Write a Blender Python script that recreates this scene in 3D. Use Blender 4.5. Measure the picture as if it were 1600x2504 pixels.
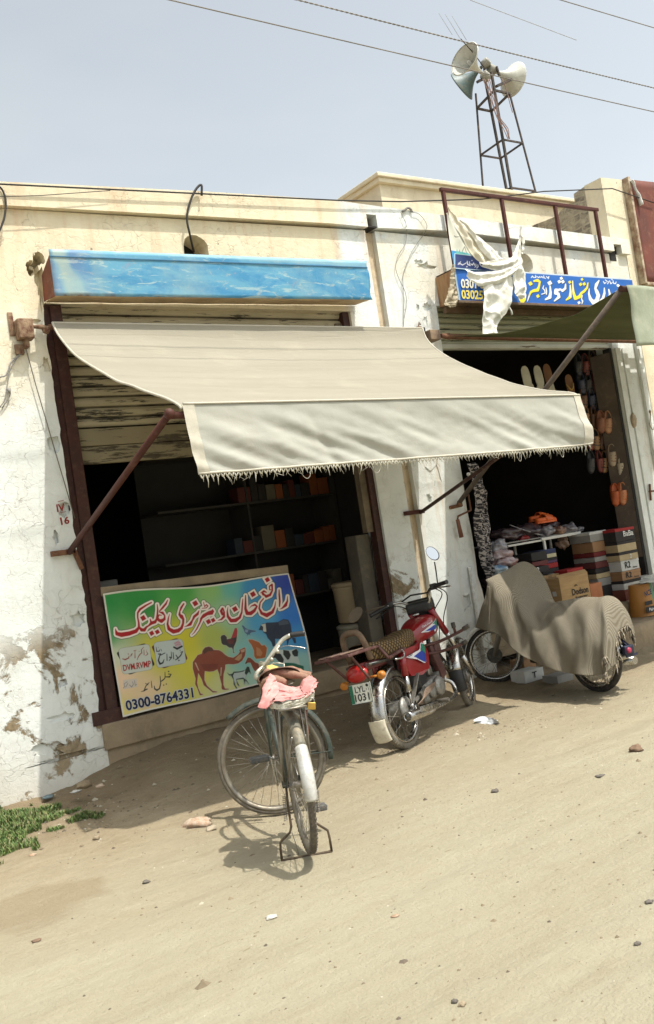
import bpy, bmesh, math, random
import numpy as np
from mathutils import Vector, Matrix, noise
random.seed(7)
scene = bpy.context.scene
for o in list(bpy.data.objects): bpy.data.objects.remove(o)
# ---------------------------------------------------------------- camera
CAMPOS = Vector((0.0, -6.8, 1.54)); FOC = 2280.0
YAW, PITCH, ROLL = 0.61024, 0.0388, 0.15138
def cam_axes():
    cy, sy, cp, sp = math.cos(YAW), math.sin(YAW), math.cos(PITCH), math.sin(PITCH)
    f = Vector((sy*cp, cy*cp, sp)); r = Vector((cy, -sy, 0)); u = r.cross(f)
    c, s = math.cos(ROLL), math.sin(ROLL)
    return c*r - s*u, s*r + c*u, f
CR, CU, CF = cam_axes()
cd = bpy.data.cameras.new('camera'); cam = bpy.data.objects.new('camera', cd); scene.collection.objects.link(cam)
cd.sensor_fit = 'VERTICAL'; cd.sensor_height = 24; cd.sensor_width = 24; cd.lens = 24*FOC/2504
cd.clip_start = 0.05; cd.clip_end = 2000
cam.matrix_world = Matrix(((CR.x, CU.x, -CF.x, CAMPOS.x), (CR.y, CU.y, -CF.y, CAMPOS.y), (CR.z, CU.z, -CF.z, CAMPOS.z), (0, 0, 0, 1)))
scene.camera = cam
# ---------------------------------------------------------------- light
SUN = Vector((-0.20, 0.41, -1.0)).normalized()
world = bpy.data.worlds.new('World'); scene.world = world; world.use_nodes = True
wn = world.node_tree; bg = wn.nodes['Background']
sky = wn.nodes.new('ShaderNodeTexSky'); sky.sky_type = 'NISHITA'; sky.sun_disc = False
elev = math.asin(-SUN.z); az = math.atan2(-SUN.x, -SUN.y)
sky.sun_elevation = elev; sky.sun_rotation = az
sky.air_density = 1.0; sky.dust_density = 3.5; sky.ozone_density = 1.0; sky.altitude = 0
hs = wn.nodes.new('ShaderNodeHueSaturation'); hs.inputs['Saturation'].default_value = 0.30; hs.inputs['Value'].default_value = 1.0
wn.links.new(sky.outputs[0], hs.inputs['Color'])
# faint hazy cloud banks
tc = wn.nodes.new('ShaderNodeTexCoord'); mp = wn.nodes.new('ShaderNodeMapping'); mp.inputs['Scale'].default_value = (1.2, 1.2, 3.5)
nz = wn.nodes.new('ShaderNodeTexNoise'); nz.inputs['Scale'].default_value = 1.6; nz.inputs['Detail'].default_value = 4
rp = wn.nodes.new('ShaderNodeValToRGB'); rp.color_ramp.elements[0].position = 0.42; rp.color_ramp.elements[0].color = (0.95, 0.985, 0.965, 1)
rp.color_ramp.elements[1].position = 0.62; rp.color_ramp.elements[1].color = (1.04, 1.05, 1.0, 1)
mx = wn.nodes.new('ShaderNodeMixRGB'); mx.blend_type = 'MULTIPLY'; mx.inputs[0].default_value = 1.0
wn.links.new(tc.outputs['Generated'], mp.inputs[0]); wn.links.new(mp.outputs[0], nz.inputs['Vector']); wn.links.new(nz.outputs[0], rp.inputs[0])
wn.links.new(hs.outputs[0], mx.inputs[1]); wn.links.new(rp.outputs[0], mx.inputs[2]); wn.links.new(mx.outputs[0], bg.inputs[0])
bg.inputs[1].default_value = 0.135
sd = bpy.data.lights.new('sun', 'SUN'); sd.energy = 3.0; sd.angle = math.radians(0.6); sd.color = (1.0, 0.955, 0.87)
so = bpy.data.objects.new('sun', sd); scene.collection.objects.link(so)
so.rotation_euler = SUN.to_track_quat('-Z', 'Y').to_euler()
scene.view_settings.view_transform = 'Standard'; scene.view_settings.look = 'None'
scene.view_settings.exposure = 0.85; scene.view_settings.gamma = 1
scene.render.engine = 'CYCLES'; scene.cycles.max_bounces = 6; scene.cycles.diffuse_bounces = 4
# ---------------------------------------------------------------- photogrammetry helpers (real planes, real sizes)
def ray(px, py):
    return CR*((px-800)/FOC) - CU*((py-1252)/FOC) + CF
def fy(px, py, y=0.0):
    d = ray(px, py); return CAMPOS + d*((y-CAMPOS.y)/d.y)
def fx(px, py, x):
    d = ray(px, py); return CAMPOS + d*((x-CAMPOS.x)/d.x)
def fz(px, py, z=0.0):
    d = ray(px, py); return CAMPOS + d*((z-CAMPOS.z)/d.z)
def fd(px, py, Z):
    return CAMPOS + ray(px, py)*Z
def proj(p):
    v = Vector(p)-CAMPOS; z = v.dot(CF); return 800+FOC*v.dot(CR)/z, 1252-FOC*v.dot(CU)/z
def zm(x0, y0, s): return lambda p: (x0+p[0]*s, y0+p[1]*s)
r2 = zm(800, 400, .5198); m4 = zm(1100, 1220, .3249); m3 = zm(840, 1130, .26); z5 = zm(450, 1450, .35737)
# ---------------------------------------------------------------- materials
def L(c):
    c = c/255.0
    return c/12.92 if c <= 0.04045 else ((c+0.055)/1.055)**2.4
def S(r, g, b): return (L(r), L(g), L(b))
MATS = {}
class NT:
    def __init__(s, name):
        s.m = bpy.data.materials.new(name); s.m.use_nodes = True; s.n = s.m.node_tree; s.b = s.n.nodes['Principled BSDF']
        g = s.new('NewGeometry'); s.pos = g.outputs['Position']
    def new(s, t, **k):
        n = s.n.nodes.new('ShaderNode'+t)
        for a, v in k.items(): setattr(n, a, v)
        return n
    def link(s, a, b): s.n.links.new(a, b)
    def noise(s, scale, detail=4, rough=.55, vec=None, stretch=None, dist=0):
        n = s.new('TexNoise'); n.inputs['Scale'].default_value = scale; n.inputs['Detail'].default_value = detail
        n.inputs['Roughness'].default_value = rough; n.inputs['Distortion'].default_value = dist
        v = vec or s.pos
        if stretch:
            mpp = s.new('Mapping'); mpp.inputs['Scale'].default_value = stretch; s.link(v, mpp.inputs[0]); v = mpp.outputs[0]
        s.link(v, n.inputs['Vector']); return n.outputs[0]
    def ramp(s, fac, a, b, ca=0.0, cb=1.0):
        r = s.new('MapRange'); r.inputs[1].default_value = a; r.inputs[2].default_value = b; r.inputs[3].default_value = ca; r.inputs[4].default_value = cb
        s.link(fac, r.inputs[0]); return r.outputs[0]
    def mix(s, fac, a, b, mode='MIX'):
        m = s.new('MixRGB', blend_type=mode)
        for i, v in ((0, fac), (1, a), (2, b)):
            if isinstance(v, (tuple, list)): m.inputs[i].default_value = tuple(v)+(1,) if len(v) == 3 else v
            elif isinstance(v, (int, float)): m.inputs[i].default_value = v
            else: s.link(v, m.inputs[i])
        return m.outputs[0]
    def math(s, op, a, b=0.0):
        m = s.new('Math', operation=op)
        for i, v in ((0, a), (1, b)):
            if isinstance(v, (int, float)): m.inputs[i].default_value = v
            else: s.link(v, m.inputs[i])
        return m.outputs[0]
    def sep(s, v=None):
        n = s.new('SeparateXYZ'); s.link(v or s.pos, n.inputs[0]); return n.outputs
    def bump(s, h, strength=.3, dist=.01, prev=None):
        n = s.new('Bump'); n.inputs['Strength'].default_value = strength; n.inputs['Distance'].default_value = dist
        s.link(h, n.inputs['Height'])
        if prev is not None: s.link(prev, n.inputs['Normal'])
        s.link(n.outputs[0], s.b.inputs['Normal']); return n.outputs[0]
    def col(s, c):
        if isinstance(c, (tuple, list)): s.b.inputs['Base Color'].default_value = tuple(c)+(1,)
        else: s.link(c, s.b.inputs['Base Color'])
    def fin(s, rough=.7, metal=0.0, spec=.4):
        s.b.inputs['Roughness'].default_value = rough; s.b.inputs['Metallic'].default_value = metal
        s.b.inputs['Specular IOR Level'].default_value = spec
        return s.m
def mk(name, c, rough=.7, metal=0, var=.25, scale=6, c2=None, dirt=0, dirtc=(.22, .17, .11), bump=.15, bscale=60, stretch=None, spec=.4, coat=0, lo=.35, hi=.65):
    """generic worn material: base colour broken up by noise, optional second colour (rust, bare metal) and dust"""
    if name in MATS: return MATS[name]
    t = NT(name)
    if c2 is None: c2 = tuple(x*(1-var) for x in c)
    f = t.ramp(t.noise(scale, 6, .6, stretch=stretch), lo, hi)
    k = t.mix(f, c, c2)
    if dirt:
        g = t.ramp(t.noise(scale*2.3+3, 6, .72), .60-dirt*.32, .85)
        k = t.mix(g, k, dirtc)
        rr = t.ramp(g, 0, 1, rough, .85); t.link(rr, t.b.inputs['Roughness'])
    t.col(k)
    if bump: t.bump(t.noise(bscale, 5, .6, stretch=stretch), bump, .01)
    m = t.fin(rough, metal, spec)
    if dirt: t.link(rr, t.b.inputs['Roughness'])
    if coat: t.b.inputs['Coat Weight'].default_value = coat; t.b.inputs['Coat Roughness'].default_value = .08
    MATS[name] = m; return m
def mk_print(name, rough=.5, bump=.05):
    if name in MATS: return MATS[name]
    t = NT(name); a = t.new('VertexColor', layer_name='ink')
    f = t.ramp(t.noise(14, 5, .65), .3, .75)
    t.col(t.mix(f, a.outputs[0], t.mix(.05, a.outputs[0], (.35, .3, .22)))); t.bump(t.noise(25, 4), bump, .01)
    MATS[name] = t.fin(rough, 0, .3); return MATS[name]
# ---------------------------------------------------------------- mesh building
class MB:
    def __init__(s): s.v = []; s.f = []; s.m = []; s.s = []
    def face(s, idx, m=0, sm=False): s.f.append(tuple(idx)); s.m.append(m); s.s.append(sm)
    def poly(s, pts, m=0):
        i = len(s.v); s.v += [Vector(p) for p in pts]; s.face(range(i, i+len(pts)), m); return s
    def box(s, c, d, R=None, m=0, bev=0):
        c = Vector(c); h = Vector(d)*.5; i = len(s.v)
        if bev:
            b = min(bev, min(h)*.9); pts = []
            for ax in range(3):
                pass
            bm = bmesh.new(); bmesh.ops.create_cube(bm, size=1)
            for v in bm.verts: v.co = Vector((v.co.x*2*h.x, v.co.y*2*h.y, v.co.z*2*h.z))
            bmesh.ops.bevel(bm, geom=list(bm.edges), offset=b, segments=2, profile=.7, affect='EDGES')
            bm.verts.ensure_lookup_table()
            for v in bm.verts: s.v.append((R @ v.co if R else v.co.copy())+c)
            for f in bm.faces: s.face([i+v.index for v in f.verts], m, True)
            bm.free(); return s
        for dx in (-1, 1):
            for dy in (-1, 1):
                for dz in (-1, 1):
                    p = Vector((dx*h.x, dy*h.y, dz*h.z)); s.v.append((R @ p if R else p)+c)
        for q in ((0, 1, 3, 2), (4, 6, 7, 5), (0, 4, 5, 1), (2, 3, 7, 6), (0, 2, 6, 4), (1, 5, 7, 3)): s.face([i+k for k in q], m)
        return s
    def box2(s, a, b, m=0, bev=0):
        a = Vector(a); b = Vector(b)
        return s.box((a+b)/2, [abs(b[k]-a[k]) for k in range(3)], None, m, bev)
    def bar(s, a, b, w, h=None, up=(0, 0, 1), m=0, bev=0):
        a = Vector(a); b = Vector(b); x = (b-a); l = x.length; x.normalize(); u = Vector(up)
        if abs(x.dot(u)) > .98: u = Vector((0, 1, 0))
        y = u.cross(x).normalized(); z = x.cross(y)
        R = Matrix((x, y, z)).transposed()
        return s.box((a+b)/2, (l, w, h or w), R, m, bev)
    def tube(s, pts, r, n=8, m=0, closed=False, smooth=True, sub=0, flat=1.0):
        P_ = [Vector(p) for p in pts]
        rs = r if isinstance(r, (list, tuple)) else [r]*len(P_)
        if sub:
            Q = []; RR = []; N = len(P_); rng = N if closed else N-1
            for i in range(rng):
                p0 = P_[i-1] if (i > 0 or closed) else P_[0]*2-P_[1]
                p1 = P_[i]; p2 = P_[(i+1) % N]; p3 = P_[(i+2) % N] if (i+2 < N or closed) else P_[-1]*2-P_[-2]
                for k in range(sub):
                    t = k/sub
                    Q.append(.5*((2*p1)+(p2-p0)*t+(2*p0-5*p1+4*p2-p3)*t*t+(3*p1-p0-3*p2+p3)*t**3))
                    RR.append(rs[i]*(1-t)+rs[(i+1) % N]*t)
            if not closed: Q.append(P_[-1]); RR.append(rs[-1])
            P_, rs = Q, RR
        N = len(P_); base = len(s.v); prev = None
        for i in range(N):
            a = P_[i-1] if (i > 0 or closed) else P_[i]; b = P_[(i+1) % N] if (i < N-1 or closed) else P_[i]
            t = (b-a); t = t.normalized() if t.length > 1e-9 else Vector((0, 0, 1))
            if prev is None:
                u = Vector((0, 0, 1)) if abs(t.z) < .9 else Vector((1, 0, 0))
                u = (u-t*u.dot(t)).normalized()
            else:
                u = prev-t*prev.dot(t); u = u.normalized() if u.length > 1e-6 else prev
            prev = u; w = t.cross(u)
            for k in range(n):
                A = 2*math.pi*k/n; s.v.append(P_[i]+(u*math.cos(A)*flat+w*math.sin(A))*rs[i])
        for i in range(N if closed else N-1):
            j = (i+1) % N
            for k in range(n):
                k2 = (k+1) % n; s.face((base+i*n+k, base+i*n+k2, base+j*n+k2, base+j*n+k), m, smooth)
        if not closed:
            s.face([base+k for k in range(n)][::-1], m); s.face([base+(N-1)*n+k for k in range(n)], m)
        return s
    def lathe(s, prof, o=(0, 0, 0), axis=(0, 0, 1), n=20, m=0, smooth=True, cap=True):
        """prof: list of (radius, height along axis)"""
        o = Vector(o); ax = Vector(axis).normalized(); u = Vector((1, 0, 0)) if abs(ax.x) < .9 else Vector((0, 1, 0))
        u = (u-ax*u.dot(ax)).normalized(); w = ax.cross(u); base = len(s.v)
        for r, h in prof:
            for k in range(n):
                A = 2*math.pi*k/n; s.v.append(o+ax*h+(u*math.cos(A)+w*math.sin(A))*r)
        for i in range(len(prof)-1):
            for k in range(n):
                k2 = (k+1) % n; s.face((base+i*n+k, base+i*n+k2, base+(i+1)*n+k2, base+(i+1)*n+k), m, smooth)
        if cap:
            s.face([base+k for k in range(n)][::-1], m); s.face([base+(len(prof)-1)*n+k for k in range(n)], m)
        return s
    def grid(s, fn, nu, nv, m=0, smooth=True, wrap=False):
        base = len(s.v)
        for j in range(nv+1):
            for i in range(nu+1): s.v.append(Vector(fn(i/nu, j/nv)))
        for j in range(nv):
            for i in range(nu):
                a = base+j*(nu+1)+i; s.face((a, a+1, a+nu+2, a+nu+1), m, smooth)
        return s
    def prism(s, pts, d, m=0):
        """closed outline swept by vector d"""
        d = Vector(d); n = len(pts); i = len(s.v); pts = [Vector(p) for p in pts]
        s.v += pts+[p+d for p in pts]
        s.face(list(range(i, i+n))[::-1], m); s.face(range(i+n, i+2*n), m)
        for k in range(n):
            k2 = (k+1) % n; s.face((i+k, i+k2, i+n+k2, i+n+k), m)
        return s
    def ball(s, c, r, n=12, m=0, jit=0, seed=0):
        c = Vector(c); r = Vector(r) if not isinstance(r, (int, float)) else Vector((r, r, r)); base = len(s.v); h = n//2
        for j in range(h+1):
            for k in range(n):
                th = math.pi*j/h; ph = 2*math.pi*k/n
                d = Vector((math.sin(th)*math.cos(ph), math.sin(th)*math.sin(ph), math.cos(th)))
                q = 1+jit*noise.noise(d*1.7+Vector((seed*3.1, seed, 0))) if jit else 1
                s.v.append(c+Vector((d.x*r.x, d.y*r.y, d.z*r.z))*q)
        for j in range(h):
            for k in range(n):
                k2 = (k+1) % n; s.face((base+j*n+k, base+(j+1)*n+k, base+(j+1)*n+k2, base+j*n+k2), m, True)
        return s
MW = {}
def obj(name, mb, mat, parent=None, world=False, solid=0, cols=None, weld=False):
    me = bpy.data.meshes.new(name)
    inv = MW[parent].inverted() if (parent is not None and world and parent in MW) else None
    vs = [tuple(inv @ v) if inv else tuple(v) for v in mb.v]
    me.from_pydata(vs, [], mb.f)
    for mm in (mat if isinstance(mat, (list, tuple)) else [mat]): me.materials.append(mm)
    me.polygons.foreach_set('material_index', mb.m); me.polygons.foreach_set('use_smooth', mb.s)
    if cols is not None:
        ca = me.color_attributes.new('ink', 'FLOAT_COLOR', 'POINT')
        arr = np.ones((len(vs), 4), dtype=np.float32); arr[:, :3] = cols; ca.data.foreach_set('color', arr.ravel())
    me.update()
    if weld or solid:
        bm = bmesh.new(); bm.from_mesh(me)
        bmesh.ops.remove_doubles(bm, verts=bm.verts, dist=1e-5)
        bmesh.ops.dissolve_degenerate(bm, edges=bm.edges, dist=1e-6)
        bmesh.ops.recalc_face_normals(bm, faces=bm.faces)
        bm.to_mesh(me); bm.free()
    o = bpy.data.objects.new(name, me); scene.collection.objects.link(o)
    if solid:
        md = o.modifiers.new('thickness', 'SOLIDIFY'); md.thickness = solid; md.offset = 0
    if parent is not None:
        o.parent = parent
        if parent in MW: MW[o] = MW[parent].copy()
    else: MW[o] = Matrix()
    return o
def thing(name, label, cat, loc=(0, 0, 0), group=None, M=None):
    o = bpy.data.objects.new(name, None); scene.collection.objects.link(o); o.empty_display_size = .1
    m = M if M is not None else Matrix.Translation(Vector(loc)); o.matrix_world = m; MW[o] = m.copy()
    tag(o, label, cat, group); return o
def tag(o, label=None, cat=None, group=None, kind=None):
    if label: o['label'] = label
    if cat: o['category'] = cat
    if group: o['group'] = group
    if kind: o['kind'] = kind
    return o
def single(name, mb, mat, label, cat, group=None, solid=0, cols=None, weld=False):
    """a thing that is one mesh: its origin is moved to the base of the mesh"""
    n = len(mb.v); c = Vector((sum(v.x for v in mb.v)/n, sum(v.y for v in mb.v)/n, min(v.z for v in mb.v)))
    for i in range(n): mb.v[i] = mb.v[i]-c
    o = obj(name, mb, mat, None, solid=solid, cols=cols, weld=weld); o.location = c; MW[o] = Matrix.Translation(c)
    return tag(o, label, cat, group)
def struct(name, mb, mat, **k):
    o = obj(name, mb, mat, **k); o['kind'] = 'structure'; return o
def cut(o, cutters):
    """boolean-subtract closed MB volumes from a mesh object, in the object's own space"""
    for mb in cutters:
        c = obj('cutter', mb, MATS['plain'], weld=True)
        if o.parent is not None and o in MW: c.matrix_world = Matrix()
        md = o.modifiers.new('b', 'BOOLEAN'); md.operation = 'DIFFERENCE'; md.solver = 'EXACT'; md.object = c
        bpy.context.view_layer.update()
        dg = bpy.context.evaluated_depsgraph_get(); me = bpy.data.meshes.new_from_object(o.evaluated_get(dg))
        o.modifiers.clear(); old = o.data; o.data = me; bpy.data.meshes.remove(old)
        cm = c.data; bpy.data.objects.remove(c); MW.pop(c, None); bpy.data.meshes.remove(cm)
mk('plain', (.5, .5, .5))
# ---------------------------------------------------------------- lettering
def text_verts(s, bold=0.0, shear=0.0):
    cu = bpy.data.curves.new('t', 'FONT'); cu.body = s; cu.size = 1; cu.offset = bold; cu.shear = shear; cu.resolution_u = 3
    o = bpy.data.objects.new('t', cu); scene.collection.objects.link(o); bpy.context.view_layer.update()
    me = bpy.data.meshes.new_from_object(o.evaluated_get(bpy.context.evaluated_depsgraph_get()))
    v = np.array([tuple(a.co)[:2] for a in me.vertices]); f = [tuple(p.vertices) for p in me.polygons]
    bpy.data.objects.remove(o); bpy.data.curves.remove(cu); bpy.data.meshes.remove(me)
    v0 = text_verts.cache.setdefault(s, (v.min(0), v.max(0)))
    return (v-v0[0])/(v0[1]-v0[0]), f
text_verts.cache = {}
def text_on(mb, s, fn, bold=0.0, m=0, shear=0.0):
    """fn(u,v)->3D point, u right, v up, 0..1 over the string's own box"""
    if bold: text_verts(s)
    v, f = text_verts(s, bold, shear); i = len(mb.v)
    mb.v += [Vector(fn(a[0], a[1])) for a in v]
    for q in f: mb.face([i+k for k in q], m)
    return mb
def bil(TL, TR, BL, BR):
    TL, TR, BL, BR = map(Vector, (TL, TR, BL, BR))
    return lambda u, v: (BL*(1-u)+BR*u)*(1-v)+(TL*(1-u)+TR*u)*v
# ---------------------------------------------------------------- printed art evaluated in photo coordinates on its real plane
class Art:
    def __init__(s, X, Y): s.X = X; s.Y = Y; s.C = np.zeros((len(X), 3)); s.alpha = None
    def fill(s, rgb): s.C[:] = rgb
    def sd_stroke(s, pts):
        d = np.full(len(s.X), 1e9)
        for (x0, y0, r0), (x1, y1, r1) in zip(pts[:-1], pts[1:]):
            dx, dy = x1-x0, y1-y0; l2 = dx*dx+dy*dy+1e-9
            t = np.clip(((s.X-x0)*dx+(s.Y-y0)*dy)/l2, 0, 1)
            d = np.minimum(d, np.hypot(s.X-x0-t*dx, s.Y-y0-t*dy)-(r0+(r1-r0)*t))
        return d
    def sd_poly(s, pts):
        d = np.full(len(s.X), 1e9); ins = np.zeros(len(s.X), bool)
        for i in range(len(pts)):
            x0, y0 = pts[i-1]; x1, y1 = pts[i]; dx, dy = x1-x0, y1-y0
            t = np.clip(((s.X-x0)*dx+(s.Y-y0)*dy)/(dx*dx+dy*dy+1e-9), 0, 1)
            d = np.minimum(d, np.hypot(s.X-x0-t*dx, s.Y-y0-t*dy))
            if y0 != y1: ins ^= ((y0 > s.Y) != (y1 > s.Y)) & (s.X < (x1-x0)*(s.Y-y0)/(y1-y0)+x0)
        return np.where(ins, -d, d)
    def put(s, d, rgb, grow=0.0, soft=.7, op=1.0):
        a = np.clip((grow-d)/soft*.5+.5, 0, 1)[:, None]*op; s.C[:] = s.C*(1-a)+np.array(rgb)*a
    def strokes(s, L_, Z, grow_list):
        """L_: strokes in zoom coordinates; Z: (x0,y0,scale); grow_list: [(grow,rgb),...] drawn in order"""
        x0, y0, k = Z; d = np.full(len(s.X), 1e9)
        for st in L_:
            pts = [(x0+a[0]*k, y0+a[1]*k, a[2]*k) for a in st]
            if len(pts) == 1:
                x, y, r = pts[0]; dd = (np.abs((s.X-x)+.25*(s.Y-y))+np.abs((s.Y-y)-.25*(s.X-x)))*.72-r*.95
            else: dd = s.sd_stroke(pts)
            d = np.minimum(d, dd)
        for g, rgb in grow_list: s.put(d, rgb, g)
    def poly(s, pts, Z, rgb, grow=0.0, edge=None):
        x0, y0, k = Z; d = s.sd_poly([(x0+a[0]*k, y0+a[1]*k) for a in pts])
        if edge: s.put(d, edge[1], edge[0])
        s.put(d, rgb, grow); return d
# ================================================================ setting materials
def mk_plaster(name, kind):
    t = NT(name); x, y, z = t.sep()
    n1 = t.noise(1.3, 5, .6); n2 = t.noise(5, 6, .65); n3 = t.noise(2.2, 5, .6, stretch=(3.2, 3.2, .35))
    cream = t.mix(t.ramp(n2, .3, .7), (.74, .67, .50), (.64, .56, .40))
    white = t.mix(t.ramp(n2, .3, .7), (.75, .78, .76), (.63, .66, .63))
    if kind == 'cream_over_white':
        edge = t.math('ADD', z, t.ramp(n1, .2, .8, -.75, .75)); k = t.mix(t.ramp(edge, 2.7, 3.5), white, cream)
        k = t.mix(t.ramp(t.math('ADD', x, t.ramp(n1, .2, .8, -.12, .12)), 5.28, 5.42), k, white)
        k = t.mix(t.math('MULTIPLY', t.ramp(n3, .52, .72), t.ramp(z, 3.4, 4.3, 0, .55)), k, (.62, .38, .22))
    elif kind == 'white':
        edge = t.math('ADD', z, t.ramp(n1, .2, .8, -.6, .6)); k = t.mix(t.math('MULTIPLY', t.ramp(edge, 3.95, 4.1), t.ramp(edge, 4.6, 4.45)), white, t.mix(.5, white, cream))
        k = t.mix(t.math('MULTIPLY', t.ramp(n3, .56, .7), .45), k, (.58, .42, .27))
    else:
        k = t.mix(t.ramp(n3, .5, .8, 0, .3), cream, (.5, .4, .27))
    # long drips and grime
    k = t.mix(t.ramp(n3, .52, .85, 0, .22), k, (.45, .38, .28)); k = t.mix(t.ramp(t.noise(2.6, 8, .72), .52, .72, 0, .22), k, (.50, .43, .32))
    k = t.mix(t.ramp(t.noise(.5, 3), .45, .7, 0, .12), k, (.55, .5, .42))
    # flaked off plaster low on the wall, earth showing
    low = t.math('MULTIPLY', t.ramp(z, 1.75, .7), t.ramp(x, 1.2, 2.3, .45, 1.0)) if kind == 'cream_over_white' else t.ramp(z, .9, .1, 0, .85)
    fl = t.noise(3.1, 8, .68, dist=.4)
    flake = t.math('MULTIPLY', t.ramp(fl, .52, .56), t.ramp(low, .3, .55))
    k = t.mix(flake, k, t.mix(t.ramp(t.noise(22, 4), .35, .7), (.30, .235, .15), (.15, .115, .07)))
    k = t.mix(t.ramp(z, .55, .05, 0, .5), k, (.47, .38, .25))
    # hair cracks
    def cracks(scale, w):
        vo = t.new('TexVoronoi', feature='DISTANCE_TO_EDGE'); vo.inputs['Scale'].default_value = scale
        wn_ = t.new('TexNoise'); wn_.inputs['Scale'].default_value = 5; wn_.inputs['Detail'].default_value = 5
        t.link(t.pos, wn_.inputs['Vector']); a = t.new('VectorMath', operation='MULTIPLY_ADD'); a.inputs[1].default_value = (.3, .3, .3)
        t.link(wn_.outputs[1], a.inputs[0]); t.link(t.pos, a.inputs[2]); t.link(a.outputs[0], vo.inputs['Vector'])
        return t.ramp(vo.outputs[0], 0, w, 1, 0)
    cr = t.math('MULTIPLY', cracks(10, .022), t.ramp(n1, .42, .6, 0, .7))
    cr = t.math('MAXIMUM', cr, t.math('MULTIPLY', cracks(2.1, .006), t.ramp(n2, .48, .55)))
    k = t.mix(t.math('MULTIPLY', cr, .28), k, (.28, .22, .16))
    # pock marks
    vo = t.new('TexVoronoi'); vo.inputs['Scale'].default_value = 7; t.link(t.pos, vo.inputs['Vector'])
    pk = t.math('MULTIPLY', t.ramp(vo.outputs[0], .0, .09, 1, 0), t.ramp(t.noise(3.3, 2), .55, .6))
    k = t.mix(pk, k, (.1, .07, .05))
    t.col(k)
    h = t.math('ADD', t.math('MULTIPLY', n2, .6), t.math('MULTIPLY', t.noise(38, 5, .7), .25))
    h = t.math('SUBTRACT', h, t.math('MULTIPLY', t.math('ADD', flake, t.math('ADD', cr, pk)), .5))
    t.bump(h, .55, .025); return t.fin(.9, 0, .15)
M_A = mk_plaster('plaster_cream_over_whitewash', 'cream_over_white'); M_B = mk_plaster('plaster_whitewash', 'white'); M_C = mk_plaster('plaster_cream', 'cream')
M_CEM = mk('cement', (.29, .225, .145), .92, 0, .3, 3, (.20, .155, .10), .4, (.34, .26, .165), .6, 20)
M_RUST = mk('rust_paint', (.055, .016, .011), .6, 0, .4, 7, (.035, .013, .010), .3, (.12, .065, .04), .2, 60)
M_RUSTL = mk('rusty_bracket', (.12, .05, .028), .85, .2, .4, 20, (.20, .10, .055), .3, (.24, .15, .09), .5, 90)
M_REDP = mk('red_oxide_pipe', (.082, .024, .017), .6, 0, .3, 5, (.055, .018, .013), .2, (.13, .075, .05), .1, 50, spec=.25)
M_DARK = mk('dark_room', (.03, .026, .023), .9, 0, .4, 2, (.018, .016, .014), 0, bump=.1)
M_BLK = mk('black_plastic', (.015, .015, .016), .45, 0, .3, 8, (.03, .03, .03), .25, (.06, .05, .04), .1, 80)
M_RUB = mk('dusty_rubber', (.03, .028, .026), .85, 0, .3, 9, (.10, .085, .065), .4, (.15, .13, .10), .3, 90)
M_CHR = mk('dull_chrome', (.50, .50, .49), .22, 1.0, .3, 12, (.40, .38, .35), .3, (.34, .28, .2), .05, 60)
M_STEEL = mk('steel', (.30, .29, .27), .42, .8, .3, 14, (.2, .17, .13), .35, (.28, .23, .17), .1, 60)
M_ALU = mk('cast_aluminium', (.34, .34, .32), .5, .7, .3, 25, (.22, .21, .19), .5, (.24, .2, .15), .2, 80)
M_BLKM = mk('black_enamel', (.012, .014, .014), .35, 0, .5, 9, (.03, .035, .03), .4, (.2, .17, .12), .1, 60)
M_WHT = mk('white_paint', (.72, .72, .68), .55, 0, .2, 9, (.55, .54, .5), .35, (.35, .3, .22), .15, 50)
# ================================================================ ground
def sm(a, b, x):
    t = min(1, max(0, (x-a)/(b-a))); return t*t*(3-2*t)
def gh(x, y):
    A = .11+.15*sm(1.9, 3.0, x)-.17*sm(5.2, 6.0, x)+.08*sm(7.0,8.0,x)
    t = min(1, max(0, (y+1.6)/1.6)); z = A*t**2.2
    z -= .06*math.exp(-((x-2.92)**2+(y+1.72)**2)/.35)
    z -= .03*sm(-3.5, -7, y)*0
    if x > 7.2: z += .10*sm(7.2, 8.2, x)*sm(-1.1, -.2, y)
    return z
def gfine(x, y):
    z = gh(x, y); near = sm(-1.8, -.6, y)
    z += .006*noise.noise(Vector((x*.8, y*2.6, 3)))+.004*noise.fractal(Vector((x*2.2, y*5.5, 1)), .8, 2.0, 4)
    z += near*.026*noise.fractal(Vector((x*3.1, y*4.3, 9)), .7, 2.2, 5)
    z += .0035*(1-near)*noise.fractal(Vector((x*1.1+3, y*9.0, 5)), .7, 2.1, 4)+.003*noise.noise(Vector((x*13, y*13, 2)))
    for ry, rd in ((-2.45, .010), (-3.35, .012), (-4.6, .010), (-5.2, .008)):
        q = (y-ry-.08*math.sin(x*.45+ry)-.05*noise.noise(Vector((x*.6, ry, 0))))/.10
        if abs(q) < 3: z += rd*(-math.exp(-q*q)+.6*math.exp(-(abs(q)-1.5)**2*3))*(.5+.8*noise.noise(Vector((x*.9, ry*3, 1))))
    z += .010*sm(1, 0, abs(y+1.35+.12*math.sin(x*1.3)-.1)/.12)*noise.noise(Vector((x*4, y*6, 0)))
    return z
xs = list(np.arange(-1.0, 11.01, .045)); ys = list(np.arange(-6.0, .3, .045))
e = .05; lo = [xs[0]]; hi = [xs[-1]]
def ext(a, sgn):
    o = []; d = .09; p = a
    while abs(p-a) < 500: p += sgn*d; d *= 1.35; o.append(p)
    return o
XS = ext(xs[0], -1)[::-1]+xs+ext(xs[-1], 1); YS = ext(ys[0], -1)[::-1]+ys+ext(ys[-1], 1)
g = MB()
for yy in YS:
    for xx in XS: g.v.append(Vector((xx, yy, gfine(xx, yy) if (-2 < xx < 12 and -7 < yy < 1) else (gh(xx, min(yy, 0))))))
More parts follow.
